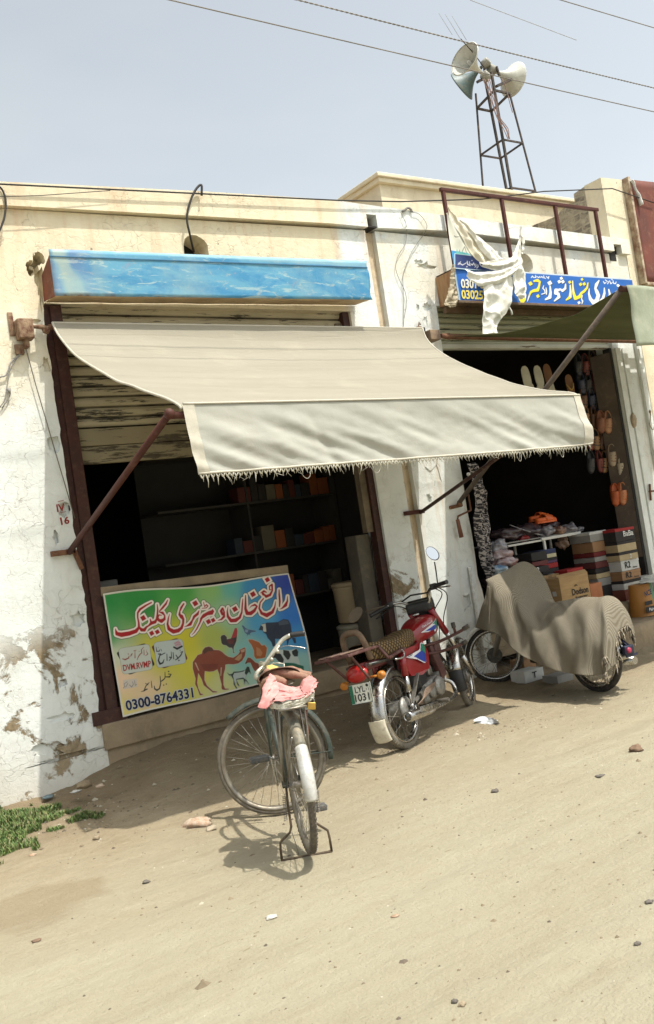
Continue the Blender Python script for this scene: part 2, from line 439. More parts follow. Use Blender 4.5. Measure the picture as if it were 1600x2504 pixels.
nx = len(XS)
for j in range(len(YS)-1):
    for i in range(nx-1): g.face((j*nx+i, j*nx+i+1, (j+1)*nx+i+1, (j+1)*nx+i), 0, True)
t = NT('sandy_earth'); x, y, z = t.sep()
a = t.noise(1.1, 6, .6, stretch=(.5, 1.6, 1)); b = t.noise(9, 9, .75, stretch=(.7, 1.3, 1)); c = t.noise(70, 4, .7)
k = t.mix(t.ramp(a, .32, .68), (.335, .31, .225), (.30, .27, .19))
k = t.mix(t.ramp(b, .4, .8, 0, .45), k, (.26, .215, .145))
# browner and darker towards the shops
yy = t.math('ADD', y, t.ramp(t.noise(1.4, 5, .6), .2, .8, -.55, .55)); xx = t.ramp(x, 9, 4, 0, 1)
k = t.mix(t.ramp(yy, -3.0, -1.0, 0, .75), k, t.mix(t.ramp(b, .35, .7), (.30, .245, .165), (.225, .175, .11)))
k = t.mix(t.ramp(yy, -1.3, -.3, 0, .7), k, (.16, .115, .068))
# streaks left by tyres and sweeping
st = t.noise(5.2, 8, .72, stretch=(.3, 2.1, 1)); k = t.mix(t.ramp(st, .50, .70, 0, .4), k, (.25, .21, .145))
st2 = t.noise(9.2, 7, .75, stretch=(.5, 2.0, 1)); k = t.mix(t.ramp(st2, .55, .75, 0, .35), k, (.40, .37, .28))
k = t.mix(t.ramp(t.noise(4.3, 7, .7, stretch=(.4, 1.5, 1)), .56, .8, 0, .35), k, (.3, .22, .13))
# darker brown patch by the weeds
vd = t.new('VectorMath', operation='DISTANCE'); vd.inputs[1].default_value = (1.28, -1.95, 0); t.link(t.pos, vd.inputs[0])
dd = t.math('ADD', vd.outputs['Value'], t.ramp(t.noise(2.4, 4), .2, .8, -.25, .25)); k = t.mix(t.ramp(dd, .34, .2, 0, .45), k, (.2, .15, .09))
k = t.mix(t.ramp(c, .62, .72, 0, .4), k, (.28, .23, .16)); k = t.mix(t.ramp(c, .35, .27, 0, .3), k, (.5, .46, .36))
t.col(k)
h = t.math('ADD', t.math('MULTIPLY', b, .5), t.math('MULTIPLY', c, .35)); h = t.math('ADD', h, t.math('MULTIPLY', st, .5)); h = t.math('ADD', h, t.math('MULTIPLY', t.noise(28, 6, .7), .5))
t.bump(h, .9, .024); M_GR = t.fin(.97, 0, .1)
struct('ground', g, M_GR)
# ================================================================ building A (cream shop, blue sign)
A = thing('shop_building', 'low cream and whitewashed shop building with the blue sign box and half raised shutter', 'building', (2.0, 0, 0))
def jag(x, z0, z1, n, amp, seed):
    r = random.Random(seed); return [(x+r.uniform(-amp, amp)*(1 if r.random() < .7 else 2.2), z0+(z1-z0)*(i+r.uniform(.2, .8))/n) for i in range(n)]
WB = -.4
pts = [(-2.5, WB), (2.46, WB), (2.46, .42)]+jag(2.445, .45, 3.6, 60, .006, 3)+[(2.46, 3.7), (5.36, 3.7), (5.36, WB), (5.69, WB), (5.69, 4.5), (-2.5, 4.3)]
mb = MB(); mb.prism([(a, 0, b) for a, b in pts], (0, .24, 0)); wallA = obj('wall', mb, M_A, A, world=True, weld=True)
def blob_cut(cx, cz, rx, rz, depth, seed, n=14, y0=-.05, jit=.35):
    r = random.Random(seed); P_ = []
    for i in range(n):
        a = 2*math.pi*i/n; k = 1+r.uniform(-jit, jit); P_.append((cx+math.cos(a)*rx*k, y0, cz+math.sin(a)*rz*k))
    c_ = MB(); c_.prism(P_, (0, depth-y0, 0)); return c_
def toloc(cs, o):
    inv = MW[o].inverted()
    for c_ in cs: c_.v = [inv @ v for v in c_.v]
    return cs
def cutw(o, cs):
    """cutters are given in world space; meshes sit in the parent's frame, so cut before parenting offsets matter"""
    par = o.parent; M0 = MW[o]; o.parent = None; o.matrix_world = Matrix()
    cut(o, toloc(cs, o)); o.parent = par; o.matrix_world = M0 if par is None else Matrix(); o.matrix_basis = Matrix()
cutsA = [blob_cut(3.83, 4.20, .12, .125, .5, 1, 18, jit=.05), blob_cut(2.40, 3.97, .04, .055, .20, 2, 22, jit=.25), blob_cut(2.45, 3.86, .035, .20, .10, 12, 22, jit=.5), blob_cut(2.47, 4.05, .045, .05, .18, 16, 20, jit=.25),
         blob_cut(2.30, 1.93, .022, .05, .04, 3), blob_cut(2.395, 2.62, .05, .08, .035, 4), blob_cut(2.40, 2.12, .045, .05, .04, 5),
         blob_cut(2.36, 3.56, .05, .02, .03, 6), blob_cut(2.41, 3.22, .03, .07, .03, 7), blob_cut(2.38, 1.30, .05, .06, .04, 8),
         blob_cut(2.2, .335, .27, .016, .03, 15, 30, jit=.5), blob_cut(2.16, .62, .10, .03, .02, 9), blob_cut(2.03, .42, .12, .045, .022, 10, jit=.5), blob_cut(2.2, .86, .035, .03, .03, 11)]
cutw(wallA, cutsA)
mb = MB()
bandA = [(-2.5, 4.18), (2.25, 4.42), (5.25, 4.515), (5.69, 4.515), (5.69, 4.735), (5.29, 4.745), (3.9, 4.69), (2.25, 4.60), (-2.5, 4.38)]
mb.prism([(a, -.055, b) for a, b in bandA], (0, .32, 0)); obj('parapet', mb, M_A, A, world=True)
mb = MB(); mb.box2((-2.5, .241, 4.05), (5.7, 4.0, 4.25)); obj('roof', mb, M_CEM, A, world=True)
mb = MB(); mb.box2((-2.5, 3.8, -.3), (5.7, 4.0, 4.05)); mb.box2((-2.6, .241, -.3), (-2.5, 4, 4.05)); obj('rear_wall', mb, M_CEM, A, world=True)
mb = MB()   # room lining, open to the front
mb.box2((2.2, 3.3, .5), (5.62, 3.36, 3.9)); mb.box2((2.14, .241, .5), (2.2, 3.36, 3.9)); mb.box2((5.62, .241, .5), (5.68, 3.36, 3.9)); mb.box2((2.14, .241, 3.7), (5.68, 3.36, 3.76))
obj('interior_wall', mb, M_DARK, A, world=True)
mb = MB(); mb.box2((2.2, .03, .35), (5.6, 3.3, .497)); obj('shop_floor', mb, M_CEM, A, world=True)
mb = MB(); mb.box2((2.44, -.03, .31), (5.36, .2, .50), bev=.012); mb.box2((2.40, .005, -.3), (5.38, .2, .308)); obj('sill', mb, M_CEM, A, world=True)
mb = MB(); mb.box2((2.44, .03, .55), (2.60, .13, 3.70)); mb.box2((2.50, -.005, .55), (2.585, .028, 3.68)); obj('shutter_guide', mb, M_RUST, A, world=True)
mb = MB(); mb.box2((5.29, .03, .5), (5.375, .12, 3.70)); obj('shutter_guide', mb, M_RUST, A, world=True)
mb = MB(); mb.box2((2.38, -.015, .50), (2.64, .06, .60)); obj('guide_foot', mb, M_RUST, A, world=True)
mb = MB(); mb.box2((3.6, .25, 4.0), (4.1, .6, 4.38)); obj('vent_dark_block', mb, M_DARK, A, world=True)  # dark block added behind the vent hole, standing in for its shade
mb = MB(); mb.box2((5.215, .06, 1.63), (5.288, .13, 3.6)); obj('jamb', mb, mk('jamb_wood', (.2, .16, .11), .9, 0, .4, 4, (.1, .08, .055), .4), A, world=True)
mb = MB(); mb.box2((5.13, .14, .5), (5.285, .32, 1.62), bev=.01); obj('low_wall', mb, mk('grey_cement', (.125, .112, .085), .95, 0, .4, 3, (.10, .09, .075), .3, bump=.6, bscale=14), A, world=True)
# groove with the drain spout between the two shops
mb = MB(); mb.box2((5.69, .055, WB), (5.81, .24, 4.5)); obj('drain_channel', mb, mk('stained_channel', (.62, .52, .38), .9, 0, .3, 3, (.42, .32, .2), .4, stretch=(4, 4, .4)), A, world=True)
mb = MB(); mb.box2((5.70, .06, 4.52), (5.80, .30, 4.635)); mb.box2((5.70, -.05, 4.515), (5.80, .06, 4.53)); obj('drain_spout', mb, M_DARK, A, world=True)
# rolling shutter with peeling paint
def mk_peel(name, paint, bare, sc=5.5, thr=.52, dark=(.05, .04, .03)):
    t = NT(name); f = t.ramp(t.noise(sc, 9, .72, stretch=(.42, 1, 4.2)), thr-.015, thr+.015)
    k = t.mix(t.ramp(t.noise(3, 5), .3, .7), paint, tuple(c*.8 for c in paint)); bb = t.mix(t.ramp(t.noise(20, 4), .3, .7), bare, tuple(c*.55 for c in bare))
    zf = t.math('FRACT', t.math('DIVIDE', t.math('SUBTRACT', t.sep()[2], 3.72), .082)); seam_shade = t.math('MULTIPLY', t.ramp(zf, .22, .12), t.ramp(t.noise(3, 3), .3, .6, .5, 1)) if 'paint' in name and 'rail' not in name and 'cream' in name else 0.0  # shade between the slats painted as dark lines into the colour
    t.col(t.mix(seam_shade, t.mix(f, k, bb), (.06, .05, .035))); t.bump(t.math('MULTIPLY', f, -1.0), .5, .006); return t.fin(.8, 0, .2)
def shutter(mb, x0, x1, z0, z1, y, pitch=.082):
    prof = []; zz = z1
    while zz > z0+.001:
        for a, d in ((0, .0), (.08, -.016), (.30, -.026), (.62, -.024), (.80, -.010), (.84, .008), (.96, .008)):
            if zz-a*pitch > z0: prof.append((zz-a*pitch, y+d))
        zz -= pitch
    i = len(mb.v)
    for z_, y_ in prof: mb.v += [Vector((x0, y_, z_)), Vector((x1, y_, z_))]
    for k in range(len(prof)-1): mb.face((i+2*k, i+2*k+1, i+2*k+3, i+2*k+2))
mb = MB(); shutter(mb, 2.60, 5.29, 2.74, 3.72, .11)
sh = obj('shutter', mb, mk_peel('peeling_cream_paint', (.46, .41, .29), (.12, .11, .085), 5.5, .56), A, world=True, solid=.003)
mb = MB(); mb.box2((2.60, .07, 2.60), (5.29, .12, 2.735), bev=.006); mb.box2((2.60, .075, 2.46), (5.29, .125, 2.595), bev=.006)
obj('bottom_rail', mb, mk_peel('worn_rail_paint', (.30, .26, .17), (.12, .1, .07), 4, .55), A, world=True)
# ================================================================ building B (white shop)
Bd = thing('shop_building', 'whitewashed shoe shop building right of the drain groove, shutter rolled up', 'building', (6.0, 0, 0))
pts = [(5.81, WB), (6.50, WB), (6.50, .3), (6.47, .9)]+jag(6.445, 1.0, 3.4, 14, .006, 8)+[(6.46, 3.78), (9.12, 3.78), (9.13, .3), (9.13, WB), (9.66, WB), (9.66, 4.48), (5.81, 4.5)]
mb = MB(); mb.prism([(a, 0, b) for a, b in pts], (0, .24, 0)); wallB = obj('wall', mb, M_B, Bd, world=True, weld=True)
cutw(wallB, [blob_cut(7.86, 4.28, .125, .125, .5, 21, 18, jit=.02), blob_cut(6.40, 4.19, .10, .035, .03, 22, jit=.5), blob_cut(6.30, 4.22, .05, .03, .02, 23, jit=.5),
             blob_cut(6.33, 3.77, .055, .04, .03, 24, jit=.4), blob_cut(6.21, 3.76, .02, .03, .02, 25), blob_cut(6.28, 3.62, .03, .05, .012, 29, jit=.5),
             blob_cut(5.97, 1.88, .03, .04, .03, 26), blob_cut(6.05, 2.08, .09, .1, .008, 27, jit=.5), blob_cut(6.25, .82, .07, .09, .03, 28, jit=.5)])
mb = MB()
band = [(5.81, 4.515), (6.8, 4.555), (9.38, 4.50), (9.38, 4.665), (6.8, 4.71), (5.69, 4.735), (5.69, 4.64), (5.81, 4.64)]
mb.prism([(a, -.055, b) for a, b in band], (0, .32, 0))
mb.prism([(a, -.055, b) for a, b in [(9.38, 4.585), (9.52, 4.585), (9.52, 4.48), (9.68, 4.48), (9.68, 4.66), (9.38, 4.665)]], (0, .32, 0)); obj('parapet', mb, M_B, Bd, world=True)
mb = MB(); mb.box2((9.385, .02, 4.43), (9.515, .20, 4.58)); mb.box2((9.34, -.004, 4.40), (9.46, .02, 4.50)); obj('drain_spout', mb, M_DARK, Bd, world=True)
mb = MB(); mb.box2((5.82, .241, 4.05), (9.7, 4.0, 4.25)); obj('roof', mb, M_CEM, Bd, world=True)
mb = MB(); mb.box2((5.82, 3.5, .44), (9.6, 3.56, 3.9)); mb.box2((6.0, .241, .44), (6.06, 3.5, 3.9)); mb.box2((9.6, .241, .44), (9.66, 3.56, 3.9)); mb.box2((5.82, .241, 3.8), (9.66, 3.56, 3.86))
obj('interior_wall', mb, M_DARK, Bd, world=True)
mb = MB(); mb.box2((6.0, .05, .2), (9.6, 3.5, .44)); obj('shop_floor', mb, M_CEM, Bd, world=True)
mb = MB(); mb.box2((6.46, .04, 3.355), (9.12, .12, 3.40), bev=.004); obj('bottom_rail', mb, mk_peel('pale_rail_paint', (.55, .56, .48), (.2, .15, .1), 4, .6), Bd, world=True)
mb = MB(); shutter(mb, 6.46, 9.12, 3.40, 3.80, .09, .06); obj('shutter', mb, mk_peel('peeling_olive_paint', (.42, .41, .28), (.16, .14, .09), 7, .6), Bd, world=True, solid=.003)
mb = MB(); mb.box2((9.085, .02, .5), (9.125, .12, 3.35)); obj('shutter_guide', mb, M_BLK, Bd, world=True)
mb = MB(); mb.box2((9.13, -.03, .30), (9.22, .0-.002, 3.34)); mb.box2((9.27, -.02, .30), (9.35, -.002, 3.34)); mb.box2((9.52, -.04, WB), (9.56, -.002, 3.9)); obj('door_trim', mb, M_B, Bd, world=True)
mb = MB(); mb.tube([(6.33, -.02, .2), (6.33, -.02, 1.15)], .02, 8); obj('drain_pipe', mb, M_WHT, Bd, world=True)
# steps of shop B
def rough(mb, amp, sc=6, seed=0):
    for v in mb.v: v += Vector((noise.noise(v*sc+Vector((seed, 0, 0))), noise.noise(v*sc+Vector((0, seed+7, 0))), noise.noise(v*sc+Vector((0, 0, seed+3)))))*amp
    return mb
def slab(x0, y0, z0, x1, y1, z1, amp=.012, seed=0, d=.07):
    mb = MB(); nx_, ny_, nz_ = [max(2, int(abs(b-a)/d)) for a, b in ((x0, x1), (y0, y1), (z0, z1))]
    f = lambda p: Vector(p)
    mb.grid(lambda u, v: (x0+(x1-x0)*u, y0, z0+(z1-z0)*v), nx_, nz_); mb.grid(lambda u, v: (x1+(x0-x1)*u, y1, z0+(z1-z0)*v), nx_, nz_)
    mb.grid(lambda u, v: (x0, y1+(y0-y1)*u, z0+(z1-z0)*v), ny_, nz_); mb.grid(lambda u, v: (x1, y0+(y1-y0)*u, z0+(z1-z0)*v), ny_, nz_)
    mb.grid(lambda u, v: (x0+(x1-x0)*u, y0+(y1-y0)*v, z1), nx_, ny_); mb.grid(lambda u, v: (x0+(x1-x0)*u, y1+(y0-y1)*v, z0), nx_, ny_)
    return rough(mb, amp, 7, seed)
obj('step', slab(7.1, -.25, -.1, 9.2, .04, .46, .012, 1), M_CEM, Bd, world=True, weld=True)
obj('step', slab(7.6, -.72, -.1, 9.6, -.26, .31, .02, 2), M_CEM, Bd, world=True, weld=True)
# ================================================================ building C (far right), its broken brick side wall
Cb = thing('neighbour_building', 'taller cream building at right edge with broken brick side wall above the roofs', 'building', (9.9, .1, 0))
mb = MB(); mb.prism([(a, .02, b) for a, b in [(9.70, -.3), (14, -.3), (14, 5.6), (9.45, 5.43), (9.45, 4.67), (9.70, 4.67)]], (0, .25, 0)); obj('wall', mb, M_C, Cb, world=True)
mb = MB(); top = [(.27, 5.43), (.26, 5.42), (.45, 5.40), (.46, 5.31), (.75, 5.29), (.95, 5.24), (1.1, 5.3), (1.35, 5.27), (1.6, 5.33), (2.6, 5.25), (2.6, 4.0), (.27, 4.0)]
top = [(.27, 5.42), (.44, 5.40), (.445, 5.30), (.52, 5.31), (.7, 5.27), (.72, 5.24), (.92, 5.25), (1.15, 5.27), (1.17, 5.22), (1.45, 5.28), (2.6, 5.25), (2.6, 4.0), (.27, 4.0)]
mb.prism([(9.45, a, b) for a, b in top], (.22, 0, 0))
t = NT('worn_brick'); x, y, z = t.sep(); cb = t.new('CombineXYZ'); t.link(t.math('ADD', y, x), cb.inputs[0]); t.link(z, cb.inputs[1])
nzv = t.new('TexNoise'); nzv.inputs['Scale'].default_value = 6; nzv.inputs['Detail'].default_value = 4; t.link(t.pos, nzv.inputs['Vector'])
va = t.new('VectorMath', operation='MULTIPLY_ADD'); va.inputs[1].default_value = (.11, .11, .11); t.link(nzv.outputs[1], va.inputs[0]); t.link(cb.outputs[0], va.inputs[2])
br = t.new('TexBrick'); br.inputs['Scale'].default_value = 1; br.inputs['Brick Width'].default_value = .22; br.inputs['Row Height'].default_value = .072; br.inputs['Mortar Size'].default_value = .016
br.inputs['Color1'].default_value = (.34, .30, .23, 1); br.inputs['Color2'].default_value = (.15, .13, .105, 1); br.inputs['Mortar'].default_value = (.42, .37, .28, 1); br.inputs['Mortar Smooth'].default_value = .4
t.link(va.outputs[0], br.inputs['Vector']); f = t.ramp(t.noise(6, 8, .75), .38, .54); k = t.mix(f, (.44, .39, .29), br.outputs[0]); t.col(k)
h = t.math('ADD', t.math('MULTIPLY', t.noise(9, 6, .7), .8), t.math('MULTIPLY', br.outputs[1], t.math('MULTIPLY', f, -.5))); t.bump(h, .8, .03); M_BR = t.fin(.95, 0, .1)
obj('side_wall', mb, M_BR, Cb, world=True)
mb = MB(); mb.box2((9.45, .27, 3.9), (14, 3, 4.1)); obj('roof', mb, M_CEM, Cb, world=True)
hb = thing('sheet_metal_hoarding', 'large reddish brown sheet metal board fixed high on the far right building', 'signboard', (11, -.05, 4.13))
mb = MB(); mb.grid(lambda u, v: (9.90+4*u, -.055+.008*noise.noise(Vector((u*9, v*3, 1))), 4.15+1.27*v+.15*u*v), 60, 16); obj('panel', mb, mk('brown_sheet', (.17, .045, .028), .65, .1, .3, 3, (.11, .035, .025), .25, (.25, .13, .08), .2, 12), hb, world=True, solid=.004)
mb = MB(); mb.box2((9.855, -.07, 4.13), (9.895, 0.018, 5.45), bev=.004); mb.box2((9.895, -.07, 4.11), (14, 0.018, 4.145), bev=.004); obj('frame', mb, mk('pale_angle_iron', (.5, .42, .3), .7, 0, .4, 9, (.2, .1, .06), .3), hb, world=True)
mb = MB(); pl = [(690, 195, 30), (725, 260, 22), (755, 330, 20), (785, 400, 22), (810, 490, 30)]
pp = [fy(1400+a*.2077, 400+b*.2077, -.085) for a, b, w in pl]; mb.tube(pp, [.035, .02, .022, .03, .038], 6, flat=.35, sub=3); obj('torn_strip', rough(mb, .01, 18), mk('white_tape', (.75, .74, .7)), hb, world=True)
# ================================================================ raised room behind
Rb = thing('rooftop_room', 'small cream plastered room with moulded top standing on the roof behind', 'building', (8.5, 2, 4.2))
zt = fy(*r2((225, 60)), 1.5).z; xl = fy(*r2((225, 60)), 1.5).x
mb = MB(); mb.box2((xl+.05, 1.5, 4.0), (11.5, 3.2, zt-.09)); obj('wall', mb, M_C, Rb, world=True)
mb = MB(); mb.box2((xl, 1.44, zt-.088), (11.5, 3.25, zt-.03), bev=.008); mb.box2((xl-.03, 1.41, zt-.029), (11.55, 3.28, zt+.02), bev=.008); obj('cornice', mb, M_C, Rb, world=True)
# ================================================================ blue sign box on building A
SB = thing('sign_box', 'long faded blue painted sign box above the half raised shutter, writing worn away', 'sign', (4, -.17, 3.66))
YS_ = -.24
TL, TR = fy(119, 609, YS_), fy(899, 638, YS_); BL, BR = fy(135, 723, YS_), fy(911, 733, YS_)
TR2 = fy(893, 636, YS_)
NU, NV = 300, 44
def sgn(u, v):
    a = TL.lerp(TR, u); b = BL.lerp(BR, u); p = a.lerp(b, 1-v)
    p.y += .004*noise.noise(Vector((u*9, v*2, 4)))
    if u > .985: p.x -= .02*max(0, math.sin(v*9))*(u-.985)/.015
    return p
t = NT('faded_blue_paint'); x, y, z = t.sep()
n = t.noise(2.2, 7, .65, stretch=(1, 1, 2.5), dist=1.2); k = t.mix(t.ramp(n, .40, .58), (.045, .21, .38), (.10, .29, .42))
k = t.mix(t.ramp(t.noise(4.5, 8, .75, stretch=(.6, 1, 3), dist=1.5), .55, .62, 0, .85), k, (.30, .42, .44))
k = t.mix(t.ramp(t.noise(3.1, 5, .6, stretch=(.8, 1, 2.5), dist=3), .60, .72, 0, .45), k, (.45, .42, .30))
wv = t.new('TexWave'); wv.inputs['Scale'].default_value = 1.3; wv.inputs['Distortion'].default_value = 7; wv.inputs['Detail'].default_value = 3; t.link(t.pos, wv.inputs[0])
lft = t.ramp(x, 2.95, 2.55, 0, .6); k = t.mix(t.math('MULTIPLY', lft, t.ramp(wv.outputs[1], .3, .8)), k, (.40, .42, .30))
k = t.mix(t.math('MULTIPLY', t.ramp(x, 2.85, 2.6, 0, .35), t.ramp(wv.outputs[1], .6, .2)), k, (.24, .17, .25))
k = t.mix(t.ramp(z, 4.035, 4.05, 0, .35), k, (.38, .55, .55))
k = t.mix(t.ramp(t.noise(2.1, 4, .6, dist=3), .66, .72, 0, .3), k, (.34, .20, .24)); k = t.mix(t.ramp(t.noise(1.6, 7, .7), .48, .66, 0, .5), k, (.24, .36, .38)); k = t.mix(t.ramp(t.noise(8, 8, .8), .60, .66, 0, .6), k, (.34, .40, .38)); k = t.mix(t.math('MULTIPLY', t.ramp(z, 3.72, 3.68), t.ramp(t.noise(6, 6, .7), .45, .6)), k, (.16, .08, .04))
t.col(k); t.bump(t.noise(9, 5), .25, .01); M_BLUE = t.fin(.55, 0, .3)
mb = MB(); mb.grid(sgn, NU//4, 12); obj('front_panel', mb, M_BLUE, SB, world=True, solid=.004)
mb = MB(); q = BL+Vector((0, -.004, .0)); mb.bar(TL+Vector((0, -.006, -.055)), TR+Vector((-.02, -.006, -.065)), .006, .007); obj('edge_strip', mb, mk('blue_seam', (.05, .16, .28)), SB, world=True)
mb = MB()
mb.poly([TL+Vector((.004, .003, -.04)), BL+Vector((.004, .003, 0)), Vector((BL.x, -.002, BL.z+.03)), Vector((TL.x+.01, -.002, TL.z-.12))])
obj('side_panel', mb, mk('oxide_red_sheet', (.20, .055, .03), .75, 0, .35, 6, (.13, .04, .025), .25), SB, world=True, solid=.006)
mb = MB(); mb.grid(lambda u, v: (BL.x+.01+(BR.x-.03-BL.x)*u, -.236+.232*v, BL.z*(1-u)+BR.z*u+.004+.02*v+.006*noise.noise(Vector((u*12, v*2, 0)))), 60, 4)
obj('underside', mb, mk('dusty_board', (.50, .38, .22), .9, 0, .4, 3, (.30, .2, .11), .4, bump=.4, bscale=20), SB, world=True, solid=.004)
# ================================================================ blue shoe-shop sign
SG = thing('shop_sign', 'bright blue shop sign with white and yellow urdu lettering and phone numbers', 'sign', (8, -.14, 3.74))
YB = -.28; x0, x1, z0, z1 = 6.50, 9.30, 3.755, 4.085
NU, NV = 900, 106
U, V = np.meshgrid(np.linspace(0, 1, NU+1), np.linspace(0, 1, NV+1)); Xw = (x0+(x1-x0)*U).ravel(); Zw = (z0+(z1-z0)*V).ravel()
def proj_np(X, Y, Z):
    vx, vy, vz = X-CAMPOS.x, Y-CAMPOS.y, Z-CAMPOS.z
    d = vx*CF.x+vy*CF.y+vz*CF.z
    return 800+FOC*(vx*CR.x+vy*CR.y+vz*CR.z)/d, 1252-FOC*(vx*CU.x+vy*CU.y+vz*CU.z)/d
px, py = proj_np(Xw, YB, Zw); a = Art(px, py)
a.fill((.010, .11, .42))
a.put(np.abs(Zw-(z1-.006))-.007, (.55, .62, .66), 0, .004); a.put(np.abs(Xw-(x0+.01))-.012, (.35, .45, .5), 0, .006)
ZF = (1260, 660, .18843); W_ = (.80, .80, .76); YL = (.80, .66, .03); DK = (.012, .03, .09); WG = [(0, W_)]; 
white = [[(1088, 140, 8), (1055, 190, 20), (1040, 240, 13), (1062, 285, 22), (1080, 330, 22), (1062, 395, 26), (1020, 425, 27), (978, 380, 20), (958, 310, 11), (962, 245, 5)],
 [(1158, 235, 6), (1160, 300, 14), (1140, 370, 16), (1098, 398, 5)], [(1216, 255, 8), (1232, 320, 13), (1205, 380, 20), (1165, 412, 7)],
 [(1335, 200, 16), (1375, 230, 12), (1340, 275, 18), (1302, 305, 20), (1290, 350, 12), (1250, 365, 14), (1232, 340, 8)], [(1380, 225, 10), (1345, 250, 8)],
 [(455, 210, 8), (462, 290, 14), (450, 355, 20), (395, 383, 9)], [(450, 170, 26)],
 [(655, 185, 7), (652, 240, 14), (615, 270, 15), (585, 250, 10), (560, 262, 16), (530, 262, 20), (528, 300, 22), (560, 310, 16), (568, 350, 18), (510, 402, 8)],
 [(600, 108, 18)], [(573, 153, 20)], [(620, 152, 20)], [(403, 232, 5), (410, 275, 7), (408, 315, 6)], [(372, 205, 4), (360, 240, 6), (385, 262, 6), (392, 300, 6), (345, 315, 5)],
 [(870, 330, 6), (862, 380, 6), (876, 405, 8), (868, 438, 5)], [(830, 425, 17)], [(128, 285, 5), (140, 330, 7), (128, 380, 9)], [(182, 340, 8), (160, 405, 4)]]
yellow = [[(715, 200, 8), (722, 280, 14), (715, 350, 20), (665, 388, 9)], [(708, 160, 18)], [(745, 145, 7), (750, 220, 10), (760, 300, 16), (782, 370, 20), (835, 348, 20), (860, 300, 14), (895, 278, 15), (935, 232, 12), (945, 170, 7)],
 [(870, 122, 15)], [(850, 187, 19)], [(898, 182, 19)], [(198, 178, 24)], [(245, 145, 10), (290, 135, 18), (322, 155, 12), (308, 220, 13), (290, 262, 20), (240, 270, 18), (205, 285, 14), (185, 330, 9)], [(296, 340, 20)], [(122, 380, 18), (95, 408, 26), (65, 385, 14), (50, 340, 6)]]
sh = lambda Ls: [[(p[0]+5, p[1]+9, p[2]+1) for p in st] for st in Ls]
a.strokes(sh(white+yellow), ZF, [(.3, DK)]); a.strokes(white, ZF, WG); a.strokes(yellow, ZF, [(0, YL)])
# yellow letters fade to white in places, as brushed
for st in (yellow[2], yellow[0]): a.strokes([[(p[0], p[1], p[2]*.4) for p in st[:3]]], ZF, [(0, W_)])
small = [[(210, 100, 4), (225, 80, 5), (240, 98, 4), (265, 96, 5)], [(265, 70, 4), (270, 100, 4)], [(282, 85, 4), (310, 100, 5), (322, 82, 4)], [(330, 100, 4), (345, 85, 5), (362, 103, 4)], [(370, 75, 4), (375, 103, 5), (395, 110, 4)], [(405, 85, 4), (420, 105, 4), (438, 85, 4), (432, 115, 4)],
 [(1145, 150, 4), (1160, 175, 6), (1180, 165, 4)], [(1170, 130, 4), (1195, 150, 5)], [(1200, 180, 5), (1215, 150, 4)], [(1225, 140, 4), (1240, 180, 5), (1262, 165, 4)], [(1270, 140, 4), (1280, 175, 5), (1305, 178, 5), (1312, 155, 4)], [(1250, 122, 4), (1262, 128, 4)]]
a.strokes(small, ZF, WG)
mb = MB(); mb.grid(lambda u, v: (x0+(x1-x0)*u, YB+.003*noise.noise(Vector((u*14, v*3, 2))), z0+(z1-z0)*v), NU, NV)
obj('front_panel', mb, mk_print('painted_sign', .55), SG, world=True, cols=a.C)
G0 = (1090, 500, .13708)
def gp(p, y=-.30): return fy(G0[0]+p[0]*G0[2], G0[1]+p[1]*G0[2], y)
mb = MB(); lo_ = MB()
for s_, (TLp, TRp, BLp, BRp) in (('0301-5', ((278, 1335), (690, 1352), (290, 1490), (690, 1500))), ('03025', ((285, 1530), (665, 1545), (300, 1680), (668, 1695)))):
    text_on(lo_, s_, bil(*[gp(p, YB-.006) for p in (TLp, TRp, BLp, BRp)]), .02)
    text_on(mb, s_, bil(*[gp((p[0]-5, p[1]-4), YB-.008) for p in (TLp, TRp, BLp, BRp)]), .03)
t = NT('cream_yellow_ink'); x, y, z = t.sep(); t.col(t.mix(t.ramp(x, 6.75, 6.9), t.mix(t.ramp(z, 3.86, 3.9), (.75, .62, .12), (.78, .76, .62)), (.75, .6, .1))); M_CY = t.fin(.6)
obj('phone_number', mb, M_CY, SG, world=True)
M_CLOTHW = None
mb = MB(); mb.box2((x0, YB+.006, z0), (x0+.006, -.005, z1-.02)); obj('side_panel', mb, mk('rust_streaked_sheet', (.42, .27, .14), .8, .1, .5, 5, (.24, .11, .05), .2, stretch=(3, 3, .5)), SG, world=True)
mb = MB(); mb.box2((x0, YB+.006, z0+.002), (x1, -.005, z0+.008)); mb.box2((x0, YB-.004, z0-.028), (x1, YB+.03, z0-.001), bev=.004); mb.box2((x0+.02, -.07, z0-.06), (x1, -.02, z0-.0)); obj('underside', mb, mk('brown_box_bottom', (.20, .12, .07), .8, 0, .4, 5, (.12, .08, .05), .3), SG, world=True)
mb = MB(); mb.box2((x1-.006, YB+.006, z0+.01), (x1, -.005, z1-.02)); mb.box2((x0+.006, YB+.01, z1-.012), (x1-.006, -.005, z1-.006)); obj('back_box', mb, M_RUST, SG, world=True)
